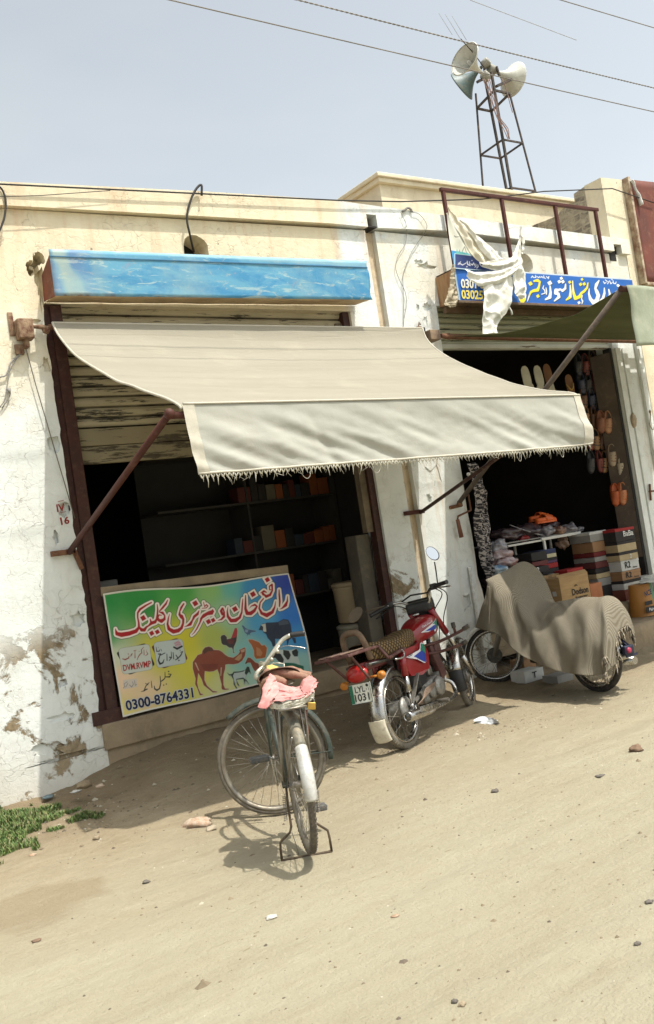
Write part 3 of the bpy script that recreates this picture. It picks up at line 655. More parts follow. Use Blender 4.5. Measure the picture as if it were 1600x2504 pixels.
# torn sacking at the left end of the sign
M_SACK = mk('torn_sacking', (.50, .44, .32), .95, 0, .4, 18, (.30, .24, .16), .2, bump=.4)
mb = MB()
def ribbon(mb, A_, B_, nu, nv, wr=.02, seed=0, sc=9):
    """cloth between two 3D polylines"""
    def samp(Lp, t):
        t = t*(len(Lp)-1); i = min(int(t), len(Lp)-2); f = t-i
        p0 = Lp[max(i-1, 0)]; p1 = Lp[i]; p2 = Lp[i+1]; p3 = Lp[min(i+2, len(Lp)-1)]
        return .5*((2*p1)+(p2-p0)*f+(2*p0-5*p1+4*p2-p3)*f*f+(3*p1-p0-3*p2+p3)*f**3)
    def fn(u, v):
        p = samp(A_, v).lerp(samp(B_, v), u); q = p*sc+Vector((seed*7, seed, 0))
        w = wr*(.35+.65*math.sin(math.pi*min(1, max(0, u))))
        r = 1-abs(noise.noise(q)*2); r2_ = 1-abs(noise.noise(q*2.3+Vector((5, 1, 2)))*2)
        return p+Vector((.25*wr*noise.noise(q*1.7), -w*(r*1.0+.45*r2_+.5*math.sin(u*9+v*4+seed)), .25*wr*noise.noise(q*1.9+Vector((3, 3, 3)))))
    mb.grid(fn, nu, nv); return mb
ribbon(mb, [gp((95, 1090)), gp((80, 1300)), gp((60, 1500)), gp((-30, 1770)), gp((30, 1830))], [gp((160, 1080)), gp((140, 1300)), gp((175, 1520)), gp((205, 1700)), gp((150, 1840))], 12, 60, .035, 3, 22)
obj('torn_edge', mb, M_SACK, SG, world=True)
# ================================================================ pipe frame over the sign
PF = thing('pipe_frame', 'thin reddish brown steel pipe frame with four posts standing over the blue sign', 'frame', (8, -.1, 4.2))
yp = -.10
for (a_, b_) in (((545, 130), (612, 500)), ((820, 165), (862, 432)), ((1070, 190), (1118, 530)), ((1262, 225), (1302, 540))):
    p = fy(*r2(a_), yp); q = fy(*r2(b_), yp); q.x = p.x; q.z = 4.06; mb = MB(); mb.bar(p, q, .034, .034, up=(0, 1, 0), bev=.004); obj('post', mb, M_REDP, PF, world=True)
mb = MB(); pr_ = [fy(*r2(p), yp) for p in ((540, 132), (820, 165), (1070, 190), (1266, 226))]
mb.bar(pr_[0]+Vector((-.02, -.002, .02)), pr_[3]+Vector((.03, -.002, .02)), .036, .036, bev=.004); obj('top_rail', mb, M_REDP, PF, world=True)
# ================================================================ rags of the old banner hung over the sign
TB = thing('torn_banner', 'torn white flex banner knotted and drooping from the pipe frame over the blue sign', 'banner', (7.2, -.34, 3.4))
M_FLEX = mk('white_flex', (.80, .79, .73), .55, 0, .12, 6, (.66, .63, .54), .25, (.5, .44, .33), .25, 30)
M_FLEXB = mk('beige_flex_back', (.58, .52, .38), .7, 0, .2, 8, (.68, .63, .5), 0, bump=.2)
yy0 = -.36
G_ = lambda L_, y=yy0: [gp(p, y) for p in L_]
mb = MB(); ribbon(mb, G_([(20, 60), (150, 330), (330, 680), (480, 920), (620, 1040)], -.32), G_([(35, 55), (230, 280), (400, 480), (600, 760), (800, 1010)], -.32), 14, 40, .018, 1, 7); obj('twisted_strip', mb, M_FLEXB, TB, world=True)
mb = MB(); ribbon(mb, G_([(230, 290), (380, 440), (560, 720), (700, 900), (800, 1010)], -.335), G_([(245, 285), (470, 480), (640, 620), (830, 800), (1010, 985)], -.335), 8, 30, .02, 2, 6); obj('twisted_strip', mb, M_FLEX, TB, world=True)
mb = MB(); ribbon(mb, G_([(600, 1030), (850, 1020), (1060, 965), (1180, 940), (1225, 840), (1275, 700), (1300, 560), (1310, 400)]), G_([(660, 1120), (900, 1190), (1150, 1170), (1340, 1070), (1330, 930), (1320, 760), (1325, 600), (1325, 400)]), 16, 70, .028, 3, 5)
ribbon(mb, G_([(1300, 560), (1360, 700), (1345, 870)], -.37), G_([(1330, 540), (1400, 640), (1370, 900)], -.37), 4, 16, .02, 4, 14)
mb.tube(G_([(1310, 400), (1200, 395), (1130, 430)], -.3), .004, 4); mb.tube(G_([(1310, 400), (1420, 395), (1539, 370)], -.3), .004, 4); obj('knotted_part', mb, M_FLEX, TB, world=True)
mb = MB(); ribbon(mb, G_([(340, 1150), (560, 1215), (900, 1200), (1150, 1130), (1340, 1060)], -.40), G_([(400, 1330), (560, 1450), (820, 1440), (1120, 1330), (1340, 1060)], -.40), 16, 70, .032, 5, 5); obj('drape', mb, M_FLEX, TB, world=True)
mb = MB(); ribbon(mb, G_([(660, 1380), (662, 1700), (650, 2000), (650, 2310)], -.385), G_([(1210, 1290), (1150, 1780), (1010, 2020), (915, 2160), (918, 2300)], -.385), 26, 80, .034, 6, 5); obj('hanging_sheet', mb, M_FLEX, TB, world=True)
mb = MB(); ribbon(mb, G_([(1160, 1250), (1215, 1500), (1225, 1620), (1320, 1690)], -.39), G_([(1340, 1060), (1415, 1230), (1418, 1500), (1400, 1660)], -.39), 12, 40, .04, 7, 7); mb.tube(G_([(1120, 1810), (1170, 1900), (1185, 1970)], -.38), [.008, .012, .016], 5, flat=.5); obj('loose_flap', mb, M_FLEX, TB, world=True)
# printed corner of the banner
cor = [(20, 150), (620, 1030), (900, 1190), (160, 1140)]
N_ = 120; pts_ = []; C3 = G_(cor, -.305)
TLc, TRc, BRc, BLc = C3
U, V = np.meshgrid(np.linspace(0, 1, N_+1), np.linspace(0, 1, N_+1))
PX = []; mbp = MB()
def cf(u, v):
    a_ = TLc.lerp(BLc, 1-v); b_ = TLc.lerp(TRc, (1-v)/.62) if (1-v) < .62 else TRc.lerp(BRc, ((1-v)-.62)/.38)
    p = a_.lerp(b_, u); p.y += .012*math.sin(u*5+v*3); return p
mbp.grid(cf, N_, N_); P2 = np.array([proj(p) for p in mbp.v]); a = Art(P2[:, 0], P2[:, 1]); a.fill((.70, .70, .60))
x_, y_, k_ = G0
a.poly([(0, 800), (400, 870), (900, 1190), (100, 1200)], G0, (.03, .25, .50)); a.poly([(170, 880), (520, 925), (620, 1010), (900, 1190), (170, 1130)], G0, (.015, .035, .14), edge=(1.6, (.5, .62, .65)))
a.poly([(185, 880), (200, 790), (225, 850), (250, 800), (270, 860), (300, 830), (330, 880), (380, 850), (430, 900)], G0, (.12, .45, .42))
a.strokes([[(155, 560, 6), (180, 580, 8), (240, 575, 5)], [(300, 830, 5), (340, 750, 6), (370, 850, 5)]], G0, [(0, (.12, .12, .08))])
a.strokes([[(222, 1070, 5), (262, 1055, 6), (300, 1080, 6), (330, 1065, 5), (372, 1040, 5)], [(270, 1020, 4), (240, 1050, 5), (225, 1045, 4)], [(385, 1010, 5), (395, 1070, 7), (440, 1090, 6)], [(425, 1020, 5), (430, 1085, 5)], [(450, 1060, 6), (480, 1080, 7), (500, 1040, 5), (520, 1085, 6)],
 [(540, 1060, 5), (545, 1100, 6), (520, 1120, 4)], [(575, 1075, 5), (580, 1110, 6), (560, 1130, 4)], [(610, 1060, 6), (640, 1100, 7), (700, 1095, 6)], [(380, 1110, 9)], [(560, 1130, 8)], [(470, 1000, 7)]], G0, [(0, (.7, .7, .72))])
obj('printed_corner', mbp, mk_print('printed_flex', .5), TB, world=True, cols=a.C, weld=False)
# ================================================================ clinic banner
BN = thing('clinic_banner', 'colourful veterinary clinic banner with camel and farm animals hung across the shop front', 'banner', (3.4, -.04, .5))
yb = -.045
TL, TR, BL, BR = fy(252, 1452, yb), fy(709, 1401, yb), fy(301, 1754, yb), fy(764, 1644, yb)
NU, NV = 640, 350
def bz(u, v):   # wavy edges
    top = TL.lerp(TR, u)+Vector((0, 0, -.022*math.sin(math.pi*u)**2+.014*math.sin(u*8)*(1-u)))
    bot = BL.lerp(BR, u)+Vector((0, 0, .005*math.sin(u*11))); p = bot.lerp(top, v)
    p.x += .018*math.sin(math.pi*v)*u**8
    return p
mbp = MB()
def bsurf(u, v):
    p = bz(u, v); p.y += .010*math.sin(u*7+v*2.2)*math.sin(math.pi*v)+.007*noise.noise(Vector((u*6, v*5, 3)))-.02*max(0, u-.9)/.1*math.sin(v*5)
    p.y -= .012*math.exp(-((u-.12+v*.25-.2)/.03)**2)*v
    return p
mbp.grid(lambda u, v: bz(u, v), NU, NV); P2 = np.array([proj(p) for p in mbp.v]); a = Art(P2[:, 0], P2[:, 1])
# background: blend of colour blobs
pal = [((255, 1455), (.012, .19, .045)), ((350, 1470), (.015, .20, .04)), ((440, 1450), (.05, .26, .05)), ((250, 1560), (.03, .22, .07)), ((270, 1610), (.42, .44, .33)), ((285, 1660), (.55, .40, .27)), ((360, 1700), (.50, .38, .24)), ((300, 1750), (.50, .44, .16)), ((420, 1740), (.44, .40, .06)), ((400, 1590), (.40, .37, .05)),
 ((520, 1440), (.20, .36, .12)), ((450, 1560), (.42, .38, .03)), ((520, 1560), (.30, .34, .08)), ((480, 1620), (.44, .40, .05)), ((560, 1700), (.42, .42, .20)), ((600, 1600), (.17, .34, .32)), ((560, 1500), (.24, .38, .22)), ((560, 1430), (.10, .33, .30)), ((620, 1440), (.03, .20, .38)), ((700, 1420), (.015, .045, .26)), ((640, 1510), (.06, .25, .40)),
 ((720, 1500), (.02, .14, .40)), ((740, 1560), (.03, .20, .40)), ((650, 1660), (.28, .42, .36)), ((740, 1620), (.24, .40, .36))]
wsum = np.zeros(len(a.X)); c_ = np.zeros((len(a.X), 3))
for (bx, by), col in pal:
    w = 1/(((a.X-bx)**2+(a.Y-by)**2)/1600+.25)**2.0; wsum += w; c_ += w[:, None]*np.array(col)
a.C[:] = (c_/wsum[:, None])**1.12*1.45
uu, vv = np.meshgrid(np.linspace(0, 1, NU+1), np.linspace(0, 1, NV+1)); uu = uu.ravel(); vv = vv.ravel()
edge = np.minimum(np.minimum(uu*460, (1-uu)*440), np.minimum(vv*250, (1-vv)*250)); 
ZA = (270, 1450, .15595); ZB = (490, 1400, .15595); ZC = (280, 1550, .12995); ZD = (460, 1500, .11696)
RED = (.34, .004, .010); LW = (.80, .72, .64); OD = (.03, .05, .03)
LA = [[(645, 150, 12), (560, 195, 16), (470, 255, 20), (430, 310, 16), (425, 380, 14), (440, 470, 16), (445, 540, 20), (400, 600, 32), (300, 635, 36), (180, 655, 38), (110, 640, 30), (90, 590, 14), (85, 560, 6)],
 [(450, 540, 16), (490, 580, 28), (530, 580, 28), (565, 535, 18), (600, 515, 14), (650, 470, 28), (700, 455, 26), (725, 415, 18), (735, 350, 16), (742, 260, 13), (735, 180, 8)], [(625, 410, 9), (640, 460, 18)], [(515, 393, 42)], [(652, 632, 38)], [(742, 610, 36)],
 [(900, 110, 8), (870, 170, 17), (820, 230, 18), (768, 285, 10)], [(768, 300, 10), (815, 312, 22), (850, 355, 12), (845, 410, 22), (800, 440, 32), (755, 425, 22), (735, 385, 22), (760, 345, 12), (800, 350, 8)],
 [(1150, 170, 14), (1110, 230, 18), (1085, 290, 12), (1080, 340, 20), (1110, 370, 32), (1138, 410, 20), (1135, 475, 18), (1110, 550, 24), (1060, 590, 32), (990, 605, 34), (920, 565, 27), (895, 490, 17), (905, 400, 12), (925, 330, 5)],
 [(1385, 280, 8), (1360, 330, 22), (1310, 370, 22), (1280, 430, 15), (1245, 490, 26), (1195, 518, 12), (1155, 530, 5)], [(1330, 163, 42)],
 [(1600, 290, 26), (1539, 310, 26), (1460, 350, 24), (1420, 400, 20), (1400, 460, 13), (1350, 560, 12), (1310, 620, 9), (1270, 660, 4)], [(1460, 145, 7), (1475, 215, 9), (1505, 185, 12), (1530, 205, 9), (1500, 235, 9), (1435, 240, 7)]]
LB = [[(190, 585, 12), (176, 640, 24), (100, 650, 24), (40, 690, 24)], [(122, 770, 38)], [(195, 748, 34)], [(345, 560, 14), (325, 605, 24), (345, 655, 22), (375, 625, 14), (352, 560, 14)], [(378, 625, 10), (368, 690, 22), (325, 735, 16), (270, 752, 5)],
 [(435, 540, 5), (422, 610, 13), (430, 690, 22), (480, 755, 30), (550, 750, 32), (620, 705, 22), (655, 620, 14), (662, 500, 13), (670, 415, 8)], [(545, 573, 42)],
 [(712, 360, 10), (712, 470, 16), (713, 570, 22), (740, 640, 30), (795, 640, 32), (850, 600, 26), (895, 530, 14), (860, 505, 18), (805, 525, 10), (775, 560, 4)], [(828, 340, 42)],
 [(1195, 450, 5), (1180, 540, 14), (1140, 620, 26), (1050, 670, 34), (970, 640, 24), (930, 560, 15), (945, 470, 12), (995, 410, 12)], [(950, 320, 8), (1000, 292, 18), (1040, 310, 10)], [(1000, 340, 14), (1040, 375, 24), (1100, 350, 22), (1135, 280, 14), (1125, 190, 18), (1085, 215, 12), (1090, 270, 10), (1120, 270, 8)], [(985, 330, 22), (995, 345, 20)], [(1052, 112, 38)],
 [(1245, 270, 10), (1250, 350, 17), (1260, 450, 17), (1255, 530, 12)], [(1385, 370, 6), (1380, 450, 15), (1352, 510, 27), (1295, 560, 12), (1260, 575, 5)]]
def both(g_, c_c):
    a.strokes(LA, ZA, [(g_, c_c)]); a.strokes(LB, ZB, [(g_, c_c)])
both(5.5, OD); both(4.1, LW); both(-.2, RED)
def rq(pts, r=10):   # rounded quad
    out = []
    for i in range(4):
        p = np.array(pts[i], float); q = np.array(pts[i-1], float); s_ = np.array(pts[(i+1) % 4], float)
        A1 = p+(q-p)/np.linalg.norm(q-p)*r; B1 = p+(s_-p)/np.linalg.norm(s_-p)*r
        for t_ in (0, .33, .67, 1): out.append(tuple((1-t_)**2*A1+2*t_*(1-t_)*p+t_*t_*B1))
    return out
a.poly(rq([(40, 350), (590, 168), (775, 590), (280, 778)], 50), ZC, (.015, .012, .012)); a.poly(rq([(695, 230), (1195, 72), (1390, 480), (910, 660)], 50), ZC, (.10, .012, .012))
a.poly(rq([(85, 278), (665, 188), (730, 665), (165, 765)], 70), ZC, (.50, .53, .46), edge=(.5, (.08, .08, .06))); a.poly(rq([(740, 165), (1272, 92), (1357, 545), (810, 645)], 70), ZC, (.45, .50, .47), edge=(.5, (.08, .08, .06)))
dk = [(0, (.25, .06, .05))]; bk = [(0, (.015, .02, .02))]
a.strokes([[(165, 470, 8), (215, 485, 14), (280, 455, 12), (290, 420, 8)], [(330, 400, 12), (345, 375, 10), (320, 420, 8)], [(275, 380, 10)], [(400, 320, 4), (402, 450, 9)], [(380, 318, 7), (420, 312, 6)], [(500, 380, 10), (470, 420, 9), (440, 490, 5)], [(560, 250, 5), (520, 300, 8), (530, 360, 9), (495, 378, 7)], [(480, 330, 6)], [(568, 300, 5), (572, 395, 8)], [(615, 330, 5), (640, 380, 8), (600, 408, 6)], [(615, 305, 6)]], ZC, dk)
a.strokes([[(790, 250, 5), (800, 330, 9), (850, 325, 9), (855, 300, 6)], [(880, 290, 6), (895, 325, 5)], [(830, 255, 6)], [(830, 380, 10), (870, 378, 12), (850, 420, 10), (830, 500, 14), (860, 565, 18), (910, 545, 14), (935, 480, 6)], [(870, 400, 10), (955, 360, 8)], [(990, 380, 7), (992, 500, 9)], [(1045, 440, 14), (1075, 450, 10), (1030, 505, 6)], [(1070, 340, 6), (1078, 440, 8)], [(1105, 350, 7), (1118, 470, 9)], [(1160, 400, 8), (1200, 460, 12), (1150, 490, 8)], [(1200, 455, 10), (1245, 410, 12), (1285, 330, 7), (1250, 345, 9)], [(1215, 500, 14)], [(1235, 310, 8)], [(1120, 250, 14), (1180, 280, 18), (1265, 235, 16)]], ZC, bk)
a.strokes([[(1190, 190, 62)]], ZC, [(0, (.42, .34, .36))]); a.strokes([[(1140, 180, 5), (1190, 150, 5), (1240, 170, 5)], [(1150, 220, 5), (1200, 190, 5), (1240, 200, 5)]], ZC, [(0, (.45, .12, .16))])
a.strokes([[(1120, 250, 14), (1180, 282, 18), (1265, 235, 16)]], ZC, bk)
a.strokes([[(510, 1085, 5), (560, 1075, 10), (600, 1045, 14), (625, 1040, 9)], [(560, 1070, 8), (600, 980, 9), (640, 935, 10), (665, 915, 4)], [(640, 960, 7), (590, 930, 6)], [(700, 890, 6), (712, 1010, 9)], [(755, 980, 6), (765, 1035, 14), (805, 1060, 16), (855, 1030, 12), (880, 930, 10), (868, 800, 7)], [(880, 900, 9), (920, 870, 12), (955, 840, 9), (960, 800, 8), (955, 720, 6)], [(970, 810, 10), (1040, 810, 14), (1070, 760, 8), (1020, 755, 9)], [(1022, 708, 13)], [(935, 965, 12)], [(985, 945, 12)]], ZC, bk)
a.poly([(165, 870), (430, 840), (440, 1000), (180, 1040)], ZC, (.55, .48, .40), ); a.strokes([[(175, 1020, 6), (200, 990, 6), (190, 940, 5), (250, 900, 5)], [(220, 1000, 6), (262, 930, 6)], [(290, 960, 6), (330, 1000, 8), (365, 950, 6), (345, 900, 5)], [(385, 880, 5), (400, 970, 6), (425, 950, 5)]], ZC, [(0, (.2, .2, .2))])
# farm animals (photographic cut-outs printed on the flex)
EG = (.9, (.50, .47, .36)); CB = (.22, .055, .03)
a.poly([(100, 1020), (160, 930), (200, 870), (285, 840), (300, 770), (350, 710), (430, 690), (490, 710), (530, 760), (640, 768), (700, 800), (760, 860), (830, 905), (930, 925), (990, 890), (1040, 850), (1070, 800), (1055, 760), (1110, 740), (1160, 715), (1190, 715), (1195, 800), (1180, 890), (1120, 990), (1040, 1045), (940, 1065), (830, 1060), (775, 1070), (770, 1160), (740, 1270), (735, 1380), (740, 1500), (775, 1570), (855, 1575), (850, 1590), (760, 1600), (715, 1590), (700, 1560), (700, 1480), (660, 1340), (650, 1270), (610, 1170), (530, 1210), (440, 1220), (350, 1205), (345, 1290), (345, 1390), (400, 1510), (520, 1620), (615, 1635), (600, 1650), (520, 1655), (330, 1500), (290, 1380), (240, 1290), (215, 1250), (205, 1340), (195, 1450), (220, 1560), (265, 1670), (330, 1700), (250, 1715), (200, 1570), (155, 1480), (160, 1360), (130, 1260), (100, 1150)], ZD, CB, edge=EG)
a.poly([(300, 800), (350, 720), (430, 700), (500, 730), (520, 790), (420, 790), (330, 850)], ZD, (.09, .035, .02)); a.poly([(140, 1030), (165, 1030), (235, 1200), (215, 1190)], ZD, (.55, .38, .26)); a.poly([(960, 960), (1040, 880), (1120, 830), (1110, 930), (1050, 990)], ZD, (.40, .24, .12)); a.poly([(1080, 765), (1180, 735), (1170, 800), (1110, 820)], ZD, (.45, .28, .18))
a.poly([(680, 1130), (700, 1130), (690, 1300), (675, 1310)], ZD, (.5, .4, .28)); a.poly([(250, 1060), (620, 1050), (600, 1150), (440, 1190), (330, 1180)], ZD, (.17, .04, .025), grow=0)
a.poly([(670, 500), (690, 460), (750, 445), (800, 490), (805, 540), (890, 520), (920, 440), (945, 370), (970, 310), (1010, 305), (1025, 360), (1020, 440), (1005, 580), (975, 650), (950, 700), (940, 760), (945, 815), (990, 825), (930, 830), (925, 760), (910, 720), (850, 715), (790, 670), (720, 655), (690, 620), (680, 560)], ZD, (.04, .035, .035), edge=EG)
a.poly([(920, 440), (950, 360), (970, 310), (1010, 305), (1025, 360), (1015, 450), (985, 500), (930, 520), (905, 510)], ZD, (.36, .04, .04)); a.poly([(800, 560), (900, 530), (960, 560), (940, 640), (850, 640)], ZD, (.12, .03, .03))
a.poly([(1120, 260), (1140, 245), (1165, 265), (1210, 310), (1270, 335), (1420, 360), (1415, 385), (1320, 400), (1290, 430), (1310, 465), (1270, 440), (1250, 450), (1220, 490), (1235, 445), (1180, 400), (1160, 340)], ZD, (.06, .12, .20), edge=(.4, (.3, .42, .45))); a.poly([(1190, 335), (1260, 340), (1240, 400), (1190, 390)], ZD, (.22, .30, .38))
a.poly([(1260, 545), (1340, 545), (1400, 570), (1480, 600), (1539, 670), (1600, 660), (1650, 720), (1640, 820), (1620, 920), (1540, 940), (1420, 950), (1380, 900), (1370, 780), (1320, 660), (1265, 590)], ZD, (.34, .10, .03), edge=EG); a.poly([(1420, 700), (1500, 740), (1560, 820), (1520, 900), (1430, 880)], ZD, (.45, .20, .09))
a.poly([(1185, 1040), (1240, 920), (1300, 930), (1360, 980), (1400, 1020), (1500, 1060), (1560, 1100), (1540, 1200), (1420, 1220), (1380, 1190), (1340, 1120), (1300, 1030), (1240, 1030), (1200, 1060)], ZD, (.20, .05, .03), edge=EG); a.poly([(1185, 1040), (1215, 1010), (1235, 1030), (1200, 1062)], ZD, (.03, .04, .03))
a.poly([(815, 1240), (860, 1275), (920, 1260), (950, 1220), (1060, 1215), (1150, 1195), (1190, 1180), (1230, 1110), (1270, 1120), (1310, 1260), (1290, 1265), (1265, 1220), (1215, 1290), (1200, 1340), (1220, 1400), (1280, 1475), (1250, 1480), (1190, 1390), (1195, 1480), (1175, 1480), (1150, 1350), (1010, 1370), (1020, 1430), (1080, 1520), (1060, 1525), (1000, 1430), (990, 1500), (1040, 1575), (1010, 1570), (955, 1480), (950, 1390), (910, 1320), (860, 1295)], ZD, (.42, .48, .45), edge=(.5, (.1, .12, .1)))
for q in ([(1190, 1180), (1230, 1110), (1270, 1120), (1310, 1260), (1265, 1220), (1210, 1290), (1180, 1250)], [(950, 1220), (1060, 1215), (1190, 1185), (1150, 1215), (1060, 1235), (960, 1245), (935, 1300), (960, 1400), (990, 1500), (1040, 1575), (1010, 1570), (955, 1480), (950, 1390), (890, 1290)], [(1000, 1370), (1150, 1340), (1230, 1400), (1280, 1480), (1200, 1400), (1190, 1480), (1160, 1370), (1010, 1385), (1080, 1520), (1040, 1500)], [(815, 1240), (860, 1275), (930, 1262), (900, 1300), (850, 1292)]): a.poly(q, ZD, (.02, .035, .03))
ZE = (580, 1500, .11696)
a.poly([(455, 345), (500, 250), (540, 215), (600, 210), (620, 195), (760, 190), (870, 180), (980, 120), (1080, 130), (1130, 230), (1150, 400), (1165, 500), (1220, 520), (1230, 620), (1200, 620), (1150, 510), (1090, 560), (1060, 680), (1050, 560), (890, 530), (800, 530), (800, 680), (750, 690), (720, 600), (640, 510), (610, 430), (560, 400), (530, 350)], ZE, (.022, .032, .055), edge=(.5, (.03, .10, .25)))
a.poly([(540, 225), (600, 215), (615, 380), (580, 385), (545, 370), (550, 280), (500, 240)], ZE, (.50, .50, .42)); a.poly([(870, 190), (980, 130), (1070, 150), (1100, 220), (900, 250)], ZE, (.06, .08, .11))
a.poly([(730, 880), (800, 790), (860, 760), (1000, 760), (1120, 770), (1240, 730), (1280, 800), (1270, 900), (1330, 1130), (1300, 1130), (1260, 1050), (1200, 1030), (1000, 1030), (960, 1060), (860, 1010), (800, 940), (740, 930)], ZE, (.50, .55, .50))
for q in ([(730, 880), (800, 800), (920, 850), (980, 960), (960, 1050), (860, 1000), (800, 930), (745, 930)], [(970, 760), (1090, 780), (1130, 870), (1090, 960), (1050, 970), (970, 860)], [(1150, 790), (1240, 735), (1280, 800), (1270, 900), (1200, 900), (1160, 850)]): a.poly(q, ZE, (.02, .025, .025))
a.poly([(1000, 1030), (1180, 1040), (1390, 1100), (1400, 1200), (1000, 1200)], ZE, (.02, .13, .08))
a.put(edge-3.4, (.62, .60, .52), 0, .7)
M_BAN = mk_print('banner_print', .5, .1)
mbs = MB(); mbs.grid(bsurf, NU, NV); obj('printed_sheet', mbs, M_BAN, BN, world=True, cols=a.C)
def inv_b(x, z):   # (u,v) on the banner for a world x,z
    u = (x-TL.x)/(TR.x-TL.x)
    for _ in range(6):
        l0 = BL.lerp(BR, u).z; l1 = TL.lerp(TR, u).z; v = (z-l0)/(l1-l0); xl = BL.x+(TL.x-BL.x)*v; xr = BR.x+(TR.x-BR.x)*v; u = (x-xl)/(xr-xl)
    return u, v
def onb(fn, off):
    def g_(u, v):
        p = fn(u, v); U_, V_ = inv_b(p.x, p.z); q = bsurf(min(1, max(0, U_)), min(1, max(0, V_))); return Vector((p.x, q.y-off, p.z))
    return g_
zc = lambda p: fy(ZC[0]+p[0]*ZC[2], ZC[1]+p[1]*ZC[2], yb)
mb = MB(); text_on(mb, 'DVM.RVMP', onb(bil(zc((165, 590)), zc((685, 502)), zc((182, 700)), zc((690, 618))), .003), .018); obj('red_lettering', mb, mk('red_ink', (.40, .025, .02), .6), BN, world=True)
q = onb(bil(zc((205, 1265)), zc((1465, 1015)), zc((235, 1440)), zc((1485, 1190))), .003); q2 = onb(bil(zc((205, 1265)), zc((1465, 1015)), zc((235, 1440)), zc((1485, 1190))), .005)
mb = MB(); text_on(mb, '0300-8764331', q, .075); obj('number_outline', mb, mk('pale_ink', (.62, .64, .62), .6), BN, world=True)
mb = MB(); text_on(mb, '0300-8764331', q2, .028); obj('phone_number', mb, mk('navy_ink', (.012, .016, .06), .6), BN, world=True)
mb = MB(); mb.bar(Vector((2.58, -.008, 1.475)), Vector((TR.x+.005, -.008, TR.z+.035)), .03, .07, bev=.008); BT = single('wooden_plank', mb, mk('dusty_wood', (.30, .24, .16), .9, 0, .4, 5, (.19, .15, .1), .3), 'dusty wooden plank running along the top of the clinic banner', 'plank')
# painted number on the pier
mb = MB(); z8 = zm(0, 760, .26572)
w8 = lambda p: fy(*z8(p), -.0025)
for s_, c4 in (('IV', ((520, 1785), (590, 1775), (530, 1850), (600, 1840))), ('16', ((555, 1905), (632, 1895), (568, 1970), (640, 1955)))): mb = MB(); text_on(mb, s_, bil(*[w8(p) for p in c4]), .03); obj('painted_number', mb, mk('red_brush_paint', (.30, .03, .025), .7), A, world=True)
for a_, b_ in (((533, 1757), (590, 1742)), ((550, 1862), (605, 1848))): mb = MB(); mb.bar(w8(a_), w8(b_), .003, .012, up=(0, 1, 0)); obj('painted_dash', mb, MATS['red_brush_paint'], A, world=True)
# ================================================================ awning 1 (pale canvas)
AW = thing('shop_awning', 'pale beige canvas awning with a hanging fringed flap and red arms over the clinic', 'awning', (4.3, -1, 2.4))
t = NT('awning_canvas'); x, y, z = t.sep()
wv = t.noise(1.7, 5, .6, stretch=(.35, 3.2, 3.2)); k = t.mix(t.ramp(wv, .35, .7), (.33, .305, .245), (.29, .27, .215))
cr1 = t.math('ABSOLUTE', t.math('SUBTRACT', t.noise(1.1, 4, .55, stretch=(.18, 2.3, 2.3)), .5)); k = t.mix(t.ramp(cr1, 0, .008, .16, 0), k, (.30, .27, .2))
k = t.mix(t.ramp(t.noise(3, 5, .6), .55, .8, 0, .3), k, (.48, .43, .33))
t.col(k); h = t.math('ADD', t.math('MULTIPLY', t.ramp(cr1, 0, .03), .25), t.math('MULTIPLY', t.noise(120, 2), .15)); h = t.math('ADD', h, t.math('MULTIPLY', t.noise(6, 5, .65), .5))
t.bump(h, .8, .02); t.b.inputs['Subsurface Weight'].default_value = 0; M_CAN = t.fin(.9, 0, .1)
# let a little light through the cloth
tr = t.new('BsdfTranslucent'); tr.inputs[0].default_value = (.62, .52, .34, 1); ms = t.new('MixShader'); ms.inputs[0].default_value = .16
out = t.n.nodes['Material Output']; t.link(t.b.outputs[0], ms.inputs[1]); t.link(tr.outputs[0], ms.inputs[2]); t.link(ms.outputs[0], out.inputs[0])
pl = [(-.118, 3.515), (-.20, 3.40), (-.45, 3.19), (-.91, 2.94), (-1.29, 2.765), (-1.60, 2.645), (-1.90, 2.515), (-1.95, 2.47)]
pr = [(-.118, 3.515), (-.20, 3.35), (-.48, 3.12), (-.84, 2.91), (-1.20, 2.72), (-1.56, 2.575), (-1.88, 2.475), (-1.95, 2.43)]
def cat(Lp, t_):
    t_ = t_*(len(Lp)-1); i = min(int(t_), len(Lp)-2); f = t_-i; p0, p1, p2, p3 = Lp[max(i-1, 0)], Lp[i], Lp[i+1], Lp[min(i+2, len(Lp)-1)]
    return [.5*((2*b)+(c-a_)*f+(2*a_-5*b+4*c-d)*f*f+(3*b-a_-3*c+d)*f**3) for a_, b, c, d in zip(p0, p1, p2, p3)]
def can(u, v):
    a_ = cat(pl, v); b_ = cat(pr, v); s_ = u*u*(3-2*u)
    x_ = (2.46*(1-u)+6.12*u)*(1-v)+(2.48*(1-u)+5.975*u)*v
    sag = -.035*math.sin(math.pi*u)*math.sin(math.pi*v)
    w = .010*noise.noise(Vector((u*2.2, v*11, 1)))*math.sin(math.pi*v)+.006*noise.noise(Vector((u*14, v*9, 5)))*math.sin(math.pi*v)
    return (x_, a_[0]*(1-u)+b_[0]*u, a_[1]*(1-u)+b_[1]*u+sag+w)
mb = MB(); mb.grid(can, 150, 80); obj('canopy', mb, M_CAN, AW, world=True, solid=.003)
